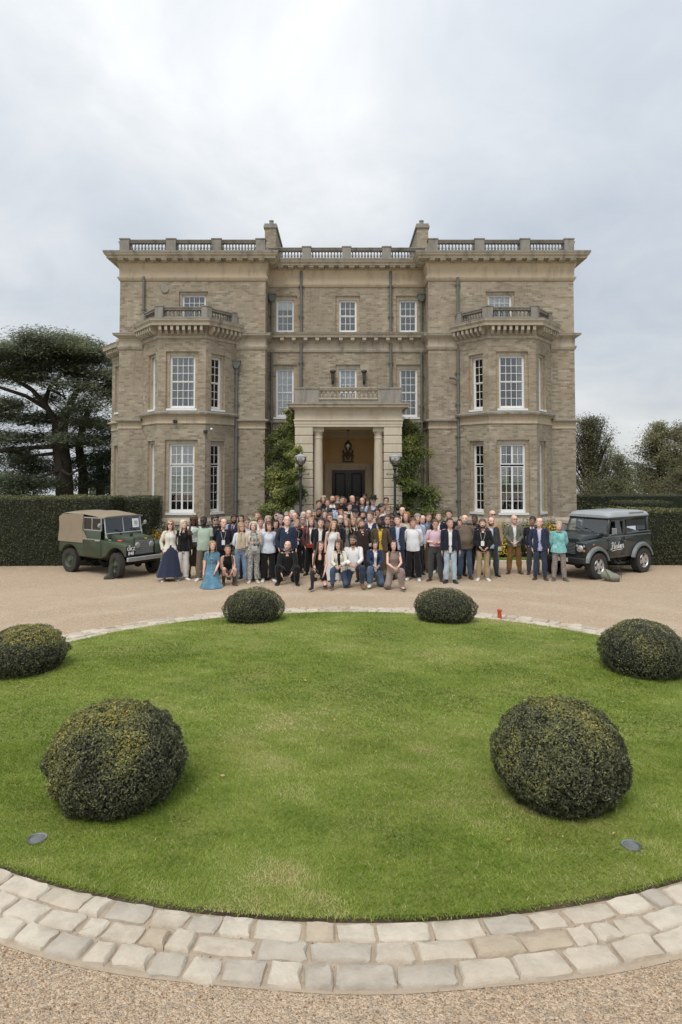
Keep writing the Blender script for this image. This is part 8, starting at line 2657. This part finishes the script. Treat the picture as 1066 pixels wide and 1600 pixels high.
def build_person(rec, TT, idx):
    X, Y, zg, H, sex, skin, hair, hc, top, bot, shoes, kind, extras, label = rec
    g = random.Random(1000 + idx)
    near = zg == 0 and Y < 21.6
    T = TT[sex][0 if near else 1]
    V0, Fc, dom, arm = T['V'], T['F'], T['dom'], T['arm']
    rot, pos = pose_of(kind, g, T)
    V = pose_mesh(T, rot, pos)
    zmin = V[:, 2].min(); V[:, 2] -= zmin
    for b in pos: pos[b] = pos[b] - np.array([0, 0, zmin])
    sc = H / 1.795
    yaw = math.atan2(-X, Y) + g.uniform(-.16, .16)
    o = thing('person', label, 'person', (X, Y, zg), yaw, 'people gathered for a group photograph')
    o.scale = (sc, sc, sc)
    # girth
    big = 'big' if 'sweater:taupe' in top else ''
    N_ = vnormals(V, Fc)
    fdom = dom[Fc]; z0 = V0[Fc].mean(1)[:, 2]; y0 = V0[Fc].mean(1)[:, 1]; x0 = np.abs(V0[Fc].mean(1)[:, 0])
    armf = arm[Fc].max(1)
    isarm = np.isin(fdom, [BI[b] for b in ('uaR', 'faR', 'haR', 'uaL', 'faL', 'haL')]).sum(1) >= 2
    farm = arm[Fc].mean(1)
    neckz = z0 + .25 * (y0 - .01)
    torso = ~isarm & (neckz < 1.476) & (z0 > .70)
    legs = ~isarm & (z0 < 1.03)
    ex = extras.split(',') if extras else []
    tk = top.split(':'); bk = bot.split(':')
    sleeve = {'tee': .19, 'polo': .22, 'sleeveless': 0., 'halter': 0., 'sleevelessv': 0., 'vneck': .525, 'vest': .525}.get(tk[0], .525)
    pat = tk[0] == 'pattern'
    outer_col = tk[1]
    inner_col = tk[2] if len(tk) > 2 else tk[1]
    two = tk[0] in ('jacket', 'blazer', 'cardigan', 'leather', 'vneck', 'vest')
    inner_col = inner_col if two else outer_col
    bottom_col = bk[1]
    tucked = tk[0] in ('shirt', 'polo', 'sleeveless', 'halter', 'vneck', 'vest', 'tee') and sex == 'f' or top.startswith('polo') or top.startswith('shirt:taupe2')
    hem = 1.03 if tucked else .86
    # body: one continuous skin, coloured where cloth lies on it
    mats = [skin_mat(skin), cloth_mat(inner_col), cloth_mat(bottom_col)]
    mi = np.zeros(len(Fc), int)
    tm = torso & (z0 > hem)
    shl = 1.44 if tk[0] not in ('halter', 'sleeveless') else 1.43
    if tk[0] == 'halter': tm &= (x0 < .115) | (z0 < 1.33)
    mi[tm] = 1
    if sleeve > 0: mi[isarm & (farm < sleeve)] = 1
    shorts = bk[0] == 'shorts'
    legcut = .62 if shorts else (.10 if bk[0] in ('trousers', 'jeans') else 2.0)
    lm = legs & (z0 < (hem if not tucked else 1.03)) & (z0 > legcut)
    mi[lm & (mi == 0)] = 2
    if two:
        deep = tk[0] in ('vneck', 'vest')
        # an open collar shows a little skin
        mi[(mi == 1) & torso & (y0 < 0) & (x0 < .030) & (z0 > 1.415)] = 0
    elif tk[0] in ('shirt', 'polo', 'blouse'):
        mi[(mi == 1) & torso & (y0 < 0) & (x0 < .028) & (z0 > 1.41)] = 0
    if tk[0] == 'sleevelessv': mi[(mi == 1) & (y0 < 0) & (x0 < .03 + .0 * z0) & (z0 > 1.30)] = 0
    me = np_mesh('body', V, Fc, mats, True, mat_idx=mi)
    link('body', me, o)

    rough = smooth_noise(V * np.array([1, 1, .7]), 26, idx, 2) - .5
    fold = smooth_noise(V * np.array([1.3, 1.3, .45]), 38, idx + 7, 2) - .5

    def piece(name, mask, off, mat, wr=.010, hemz=None):
        fi = Fc[mask]
        if len(fi) == 0: return None
        used = np.unique(fi); remap = np.full(len(V), -1); remap[used] = np.arange(len(used))
        of = off[used] if hasattr(off, '__len__') else np.full(len(used), off)
        P = V[used] + N_[used] * (of + wr * (rough[used] + fold[used]))[:, None]
        me = np_mesh(name, P, remap[fi].astype(np.int32), [mat], True)
        return link(name, me, o)

    loose = np.full(len(V), .014)
    m_in = cloth_mat(inner_col); m_out = cloth_mat(outer_col); m_bot = cloth_mat(bottom_col)
    # ---- bottoms
    stand = kind not in ('kneel2', 'squat', 'squatf', 'kneel1', 'kneel1r', 'sitk')
    if bk[0] in ('trousers', 'jeans', 'shorts'):
        wide = {'taupe': .030, 'offwhite': .026, 'taupe3': .032, 'rust': .018}.get(bottom_col, .016 if bk[0] == 'trousers' else .012)
        if label.find('wide') >= 0 or label.find('loose black') >= 0: wide = .034
        zz = V0[:, 2]
        of = .011 + wide * np.clip((.92 - zz) / .5, 0, 1) * np.where(zz < .45, 1.25, 1.0)
        piece('shorts' if shorts else 'trousers', (legs & (z0 < 1.03) & (z0 > legcut)), of, m_bot, .013)
    elif bk[0].startswith('skirt'):
        hemz = {'skirtlong': .13, 'skirtlong2': .06, 'skirtmid': .34}[bk[0]]
        flare = {'skirtlong': .38, 'skirtlong2': .24, 'skirtmid': .19}[bk[0]]
        mb = MB(); rings = []; npl = 44
        for i in range(13):
            f = i / 12; z = 1.06 + (hemz - 1.06) * f
            ra = .150 + (.035 * min(1, f * 5)) + (flare - .185) * f ** 1.15
            rb = .110 + (.035 * min(1, f * 5)) + (flare * .85 - .145) * f ** 1.15
            ring = []
            for k in range(npl):
                a = 2 * PI * k / npl
                w = 1 + (.055 if bk[0] == 'skirtlong' else .03) * f * math.sin(a * 9 + .8 * math.sin(a * 2 + idx)) + .02 * f * math.sin(a * 4 + idx)
                ring.append((ra * w * math.cos(a) + .01 * math.sin(5 * f), rb * w * math.sin(a) + .005, z + .012 * f * math.sin(a * 3 + idx)))
            rings.append(ring)
        mb.loft(rings, caps=False); mb.build('skirt', m_bot, o, smooth=True)
    elif bk[0] == 'dresskneel':
        mb = MB(); rings = []; npl = 40
        for i in range(11):
            f = i / 10
            z = pos['spine'][2] + .02 - (pos['spine'][2] + .005) * f
            ra = .145 + .10 * f ** .8 + .09 * f ** 4; rb = .12 + .20 * f ** .8 + .06 * f ** 4
            rings.append([(ra * (1 + .05 * f * math.sin(8 * a + 1)) * math.cos(a), -.10 * f + rb * (1 + .05 * f * math.sin(8 * a)) * math.sin(a), max(.004, z)) for a in np.linspace(0, 2 * PI, npl, endpoint=False)])
        mb.loft(rings, caps=False); mb.build('skirt', m_bot, o, smooth=True)
        mb = MB()
        for i in range(7):
            z = pos['neck'][2] - .08 - i * .09; mb.ball((0, -.135 - .012 * i, z), .009, 6, 4)
        mb.build('button', M['blind'], o)
    # ---- tops
    sl = lambda s: isarm & (farm < s)
    base_mask = tm & (neckz < 1.470)
    zz = V0[:, 2]
    belly = .022 * np.exp(-((zz - 1.10) / .12) ** 2) * (V0[:, 1] < .05) * (sex == 'm') * (arm < 0)
    if 'taupe jumper' in label: belly = belly * 3 + .02 * (arm < 0)
    of_in = .010 + belly + .006 * (np.isin(dom, [BI['pelvis']]))
    if tk[0] in ('halter', 'sleevelessv'): of_in = of_in * .7
    if not two:
        wide = {'sweater': .022, 'tee': .016, 'blouse': .034, 'pattern': .02}.get(tk[0], .016)
        if tk[1] == 'turquoise': wide = .050
        if tk[1] == 'chocolate': wide = .018
        if tk[0] in ('halter', 'sleeveless', 'sleevelessv'): wide = .008
        of = wide * .6 + belly + wide * .6 * np.clip((1.30 - zz) / .4, 0, 1)
        of = np.where(arm >= 0, wide * .8 + .004, of)
        mask = (base_mask & (mi == 1)) | (sl(sleeve) if sleeve > 0 else np.zeros(len(Fc), bool))
        piece({'tee': 'tee', 'polo': 'shirt', 'shirt': 'shirt', 'sweater': 'jumper', 'blouse': 'blouse', 'pattern': 'blouse', 'halter': 'halter_top'}.get(tk[0], 'top'), mask, of, m_out, .014)
    else:
        piece('shirt', base_mask & (mi == 1) | sl(.525), of_in, m_in, .008)
        oc = .026 if tk[0] in ('jacket', 'blazer', 'leather', 'cardigan') else .019
        of = oc * .8 + belly + .012 * np.clip((1.2 - zz) / .3, 0, 1)
        of = np.where(arm >= 0, oc * .75, of)
        osl = .0 if tk[0] in ('vneck', 'vest') else .525
        ohem = .86 if tk[0] in ('blazer', 'cardigan', 'leather') else (.90 if tk[0] == 'jacket' else .98)
        if tk[0] in ('vneck',): op = np.clip((z0 - 1.30) / .17, 0, 1) * .075
        elif tk[0] == 'vest': op = np.clip((z0 - 1.18) / .28, 0, 1) * .06 + .022
        elif tk[0] == 'blazer': op = np.where(z0 > 1.12, .018 + .062 * np.clip((z0 - 1.12) / .3, 0, 1), .018 + .05 * np.clip((1.12 - z0) / .25, 0, 1)) + (.02 if sex == 'f' else .0)
        elif inner_col == outer_col: op = np.clip((z0 - 1.36) / .1, 0, 1) * .05
        else: op = .030 + .03 * np.clip((z0 - 1.25) / .2, 0, 1)
        if 'zipped' in label: op = np.clip((z0 - 1.30) / .16, 0, 1) * .055
        omask = torso & (neckz < 1.468) & (z0 > ohem) & ~((y0 < .0) & (x0 < op))
        if tk[0] in ('jacket', 'blazer', 'leather', 'cardigan'): omask &= True
        omask = omask | (sl(osl) if osl else np.zeros(len(Fc), bool))
        piece({'vneck': 'jumper', 'vest': 'waistcoat', 'cardigan': 'cardigan'}.get(tk[0], 'jacket'), omask, of, m_out, .013)
    # a frame for things that ride on the chest and on the head
    def ride(ob, b):
        Mx = Matrix(np.vstack([np.hstack([rot[b], (pos[b] - rot[b] @ T['J'][b])[:, None]]), [0, 0, 0, 1]]).tolist())
        ob.matrix_local = Mx
        return ob
    # shirt collar
    if tk[0] in ('shirt', 'polo') or (two and tk[0] not in ('cardigan',) and inner_col in ('white', 'paleblue', 'lilac') and sex == 'm'):
        mb = MB(); rings = []
        for r_, z in ((.070, 1.462), (.064, 1.497), (.070, 1.500), (.082, 1.468)):
            ring = []
            for k in range(15):
                a = R(35) + R(290) * k / 14 - PI / 2
                fr = abs(k - 7) / 7
                ring.append((r_ * math.cos(a), .016 + (r_ * .98) * math.sin(a), z - .026 * fr ** 3 - (.012 * fr ** 4 if z < 1.48 else 0)))
            rings.append(ring)
        mb.loft(rings, caps=False, closed=False)
        ride(mb.build('collar', m_in if two else m_out, o, smooth=True), 'chest')
    if tk[0] == 'blazer' and near:
        for s in (-1, 1):
            mb = MB()
            V_ = [(s * .055, -.088, 1.47), (s * .115, -.118, 1.40), (s * .075, -.142, 1.33), (s * .022, -.142, 1.13), (s * .045, -.138, 1.28)]
            mb.add(V_, [(0, 1, 2, 3, 4)]); mb.add([(x, y + .006, z) for x, y, z in V_], [(4, 3, 2, 1, 0)])
            ride(mb.build('lapel', m_out, o), 'chest')
    # ---- shoes
    col = shoes.split(':')[1]
    sc_ = dict(white=(.62, .62, .60), black=(.012, .012, .012), brown=(.06, .036, .022), tan=(.26, .15, .08), tanboot=(.21, .095, .035), boot=(.07, .045, .030), blackboot=(.014, .015, .018), offwhite=(.5, .46, .4), navyd=(.015, .018, .03), grey=(.25, .25, .25), greyboot=(.10, .095, .09), beige=(.42, .35, .27), sandal=(.02, .02, .02))[col]
    key = 'shoe_' + col
    if key not in MATS: MATS[key] = mat_plain(key, sc_, .5, var=.15, scale=14)
    zcut = .48 if col == 'blackboot' else (.30 if col in ('boot', 'greyboot') else .10)
    if col in ('tanboot',): zcut = .12
    for s, n in ((-1, 'R'), (1, 'L')):
        mk = (z0 < zcut) & (V0[Fc].mean(1)[:, 0] * s > 0) & legs
        if col == 'sandal': mk &= (z0 < .03)
        piece('boot' if zcut > .2 else 'shoe', mk, .009, MATS[key], .0)
    # ---- head
    hj = T['J']['head']
    hm = lambda ob: ride(ob, 'head')
    hcol = hc if hair not in ('beanie', 'cap', 'widehat', 'fedora') else 'darkbrown'
    bc = {'bald': 'brown', 'platinum': 'lightbrown', 'white': 'grey', 'blond': 'lightbrown', 'goldblond': 'lightbrown'}.get(hcol, hcol)
    for s in (-1, 1):
        e = link('eye', eye_mesh(bc), o)
        Mx = Matrix(np.vstack([np.hstack([rot['head'], (pos['head'] - rot['head'] @ hj)[:, None]]), [0, 0, 0, 1]]).tolist())
        e.matrix_local = Mx @ Matrix.Translation((s * .031, -.0865, 1.682)) @ Matrix.Diagonal((s, 1, 1, 1)) if s > 0 else Mx @ Matrix.Translation((s * .031, -.0865, 1.682))
    mo = link('mouth', mouth_mesh(g.random() < .62, skin), o)
    mo.matrix_local = Mx @ Matrix.Translation((0, -.0985, 1.605))
    hmask = (z0 > 1.54) & ~isarm
    xs, ys, zs_ = x0, y0, z0
    hl = np.interp(ys, [-.095, -.06, -.025, .0, .035, .075, .11], [1.742, 1.738, 1.705, 1.655, 1.625, 1.575, 1.560])
    ear = (xs > .0765) & (ys > -.02) & (ys < .03) & (zs_ < 1.695)
    hmat = hair_mat(hcol)
    if hair in ('short', 'shag', 'crop', 'balding', 'tied', 'ponyside'):
        up = {'short': .019, 'shag': .024, 'crop': .008, 'balding': .008, 'tied': .012, 'ponyside': .013}[hair]
        mk = hmask & (zs_ > hl) & ~ear
        if hair == 'balding': mk &= ~((zs_ > 1.715) & (ys < .045))
        of = up * (1 + .5 * np.clip((V0[:, 2] - 1.70) / .08, 0, 1)) + (.010 if hair == 'shag' else 0)
        of = of + (.006 * (smooth_noise(V0, 60, idx, 2) - .5) if hair != 'crop' else 0)
        piece('hair', mk, of, hmat, 0)
    if hair == 'bald' and hc != 'bald' and g.random() < .6:
        mk = hmask & (zs_ > hl) & ~ear & (zs_ < 1.70) & (ys > -.03)
        piece('hair', mk, .0035, hmat, 0)
    L = {'long': 1.34, 'longst': 1.36, 'longcurl': 1.33, 'longlong': 1.12, 'bob': 1.53, 'bobstr': 1.50, 'curlbob': 1.55}.get(hair)
    if L:
        curl = .010 if 'curl' in hair else (.004 if hair == 'long' else .001)
        Vh, Fh = hair_shell(L, side=g.uniform(.60, .72), seed=idx, curl=curl, vol=.022 if 'curl' in hair else .014, front=1.755 if hair != 'bobstr' else 1.728)
        me = np_mesh('hair', Vh, Fh, [hmat], True)
        hm(link('hair', me, o))
    if hair == 'tied':
        mb = MB(); mb.ball((0, .125, 1.69), (.035, .03, .032), 10, 7); hm(mb.build('hair_bun', hmat, o, smooth=True))
    if hair == 'ponyside':
        mb = MB(); mb.tube([(0, .11, 1.68), (.05, .12, 1.58), (.10, .05, 1.47), (.115, -.07, 1.38), (.10, -.12, 1.26)], [.03, .036, .036, .032, .008], 10); hm(mb.build('ponytail', hmat, o, smooth=True))
    if hair in ('beanie', 'cap', 'widehat', 'fedora'):
        mk = hmask & (zs_ > hl) & ~ear & (zs_ < 1.72); piece('hair', mk, .010, hmat, 0)
        hk = {'beanie': 'navyd', 'cap': 'charcoal', 'widehat': 'black', 'fedora': 'black'}[hair]
        mb = MB()
        el = lambda prof: mb.loft([[(r_ * .90 * math.cos(2 * PI * k / 20), -.004 + r_ * 1.16 * math.sin(2 * PI * k / 20), z) for k in range(20)] for r_, z in prof])
        if hair == 'beanie': el([(.088, 1.705), (.096, 1.71), (.097, 1.745), (.091, 1.748), (.090, 1.78), (.070, 1.815), (.03, 1.832)])
        elif hair == 'cap':
            el([(.093, 1.722), (.094, 1.755), (.084, 1.79), (.05, 1.812), (.01, 1.816)])
            mb.loft([[(x, -.085 - .075 * (1 - (x / .075) ** 2) ** .5 * t, 1.728 - .012 * t) for x in np.linspace(-.07, .07, 9)] for t in (0, 1)], caps=False, closed=False)
        else:
            br = .165 if hair == 'widehat' else .150
            el([(.090, 1.728), (br, 1.722), (br + .004, 1.728), (br - .004, 1.733), (.094, 1.737), (.093, 1.80), (.082, 1.835), (.05, 1.832), (.01, 1.822)])
        hm(mb.build('hat', hair_mat(hk), o, smooth=True))
    # ---- beard
    if any(e.startswith('beard') for e in ex):
        e = [q for q in ex if q.startswith('beard')][0]
        bcol = {'beardw': 'white', 'beardg': 'grey', 'beardbr': 'brown', 'beardst': 'grey'}.get(e, hcol)
        lim = np.interp(xs, [0, .03, .05, .075], [1.601, 1.60, 1.612, 1.65])
        mk = hmask & (ys < -.015) & (zs_ > 1.545) & (zs_ < lim) | (hmask & (ys < -.08) & (xs < .028) & (zs_ > 1.617) & (zs_ < 1.632))
        piece('beard', mk, .004 if e == 'beardst' else .009, hair_mat(bcol), 0)
    # ---- glasses
    gl = [e for e in ex if e in ('glasses', 'sun', 'sunorange')]
    if gl:
        mb = MB(); k = gl[0]
        for s in (-1, 1):
            c = Vector((s * .032, -.1005, 1.681))
            if k == 'glasses':
                mb.tube([c + Vector((.021 * math.cos(a), 0, .016 * math.sin(a))) for a in np.linspace(0, 2 * PI, 14)], .0026, 5, caps=False)
            else:
                mb.mat(1); mb.lathe([(.026, 0), (.026, .004), (0, .006)], seg=14, M=Matrix.Translation(c) @ Matrix.Diagonal((1, 1, .72, 1)) @ Matrix.Rotation(PI / 2, 4, 'X')); mb.mat(0)
            mb.tube([(s * .054, -.098, 1.686), (s * .079, -.07, 1.686), (s * .082, .005, 1.678)], .0024, 5)
        mb.tube([(-.011, -.104, 1.684), (.011, -.104, 1.684)], .0026, 5)
        hm(mb.build('glasses' if k == 'glasses' else 'sunglasses', [M['black_plastic'], mat_lens_orange if k == 'sunorange' else mat_lens_dark], o, smooth=True))
    # ---- things worn or held
    cb = lambda ob: ride(ob, 'chest')
    if 'lanyard' in ex or 'lanyardb' in ex or 'badge' in ex:
        mb = MB(); lowz = 1.16 if 'badge' not in ex else 1.08
        yf = -.160 if two else -.148
        for s in (-1, 1): mb.tube([(s * .058, .02, 1.487), (s * .075, -.085, 1.42), (s * .045, yf + .0, 1.28), (s * .012, yf - .006, lowz + .02)], .0055, 5)
        if 'lanyardb' in ex: mcol = cloth_mat('blue')
        else: mcol = cloth_mat('greyw')
        cb(mb.build('cord', mcol, o))
        if 'lanyardb' not in ex:
            mb = MB(); mb.bbox(-.048, .048, yf - .018, yf - .010, lowz - .12, lowz + .02, .003); cb(mb.build('name_badge', M['letter_white'], o))
    if 'tie' in ex:
        mb = MB(); mb.prism([(-.018, 1.46), (.018, 1.46), (.022, 1.34), (0, 1.32), (-.022, 1.34)], 'y', -.15, -.125); cb(mb.build('tie', cloth_mat('red'), o))
    if 'sunneck' in ex:
        mb = MB(); mb.bbox(-.02, .02, -.150, -.140, 1.35, 1.385, .005); cb(mb.build('hung_sunglasses', M['galv'], o))
    for e in ex:
        if e.startswith('scarf'):
            c = cloth_mat(e.split(':')[1]); mb = MB()
            mb.tube([(.085 * math.cos(a), .012 + .085 * math.sin(a), 1.47 + .012 * math.sin(3 * a)) for a in np.linspace(0, 2 * PI, 18)], .034, 8, caps=False)
            if 'beige' in e:
                for s, ln in ((-1, .46), (1, .42)):
                    rings = []
                    for i in range(8):
                        f = i / 7; z = 1.47 - ln * f
                        w = .045 + .03 * f
                        rings.append([(s * .060 + w * math.cos(q) + .008 * math.sin(9 * f + q), -.098 - .058 * math.sin(min(1, f * 2.2) * PI / 2) + .018 * math.sin(q), z) for q in np.linspace(0, 2 * PI, 10, endpoint=False)])
                    mb.loft(rings)
                    for k in range(6): x = s * .060 - .06 + .024 * k; mb.tube([(x, -.155, 1.47 - ln), (x + .004, -.152, 1.47 - ln - .07)], .006, 4)
            cb(mb.build('scarf', c, o, smooth=True))
        if e.startswith('shawl'):
            mk = (torso & (z0 > 1.22) & ((y0 > -.02) | (x0 > .09))) | sl(.36)
            piece('shawl', mk, .050, cloth_mat('cream'), .02)
    if 'handbag' in ex or 'redbag' in ex:
        hp = pos['haL'] + np.array([.02, -.06, -.12]) if 'handbag' in ex else pos['pelvis'] + np.array([-.02, -.20, .02])
        mb = MB(); mb.bbox(hp[0] - .09, hp[0] + .09, hp[1] - .035, hp[1] + .035, hp[2] - .10, hp[2] + .03, .015)
        mb.tube([(hp[0] - .07, hp[1], hp[2] + .02), (hp[0] - .03, hp[1] + .01, hp[2] + .13), (hp[0] + .03, hp[1] + .01, hp[2] + .13), (hp[0] + .07, hp[1], hp[2] + .02)], .006, 5)
        b_ = mb.build('shoulder_bag', cloth_mat('greyw' if 'handbag' in ex else 'red'), o)
    if 'pink shirt' in label or 'lilac' in label:
        mb = MB(); mb.loft([[(.168 * math.cos(a), .0 + .128 * math.sin(a), z) for a in np.linspace(0, 2 * PI, 22, endpoint=False)] for z in (1.0, 1.035)], caps=False)
        ride(mb.build('belt', cloth_mat('red' if 'pink' in label else 'black'), o), 'pelvis')
    if 'holding a card' in label:
        p = pos['haL']; mb = MB(); mb.box(p[0] - .06, p[0] + .04, p[1] - .06, p[1] - .055, p[2] - .12, p[2] + .0); mb.build('card', cloth_mat('mint'), o)
    return o


TT = {s: build_template(s) for s in ('m', 'f')}
for _i, _rec in enumerate(CROWD):
    build_person(_rec, TT, _i)
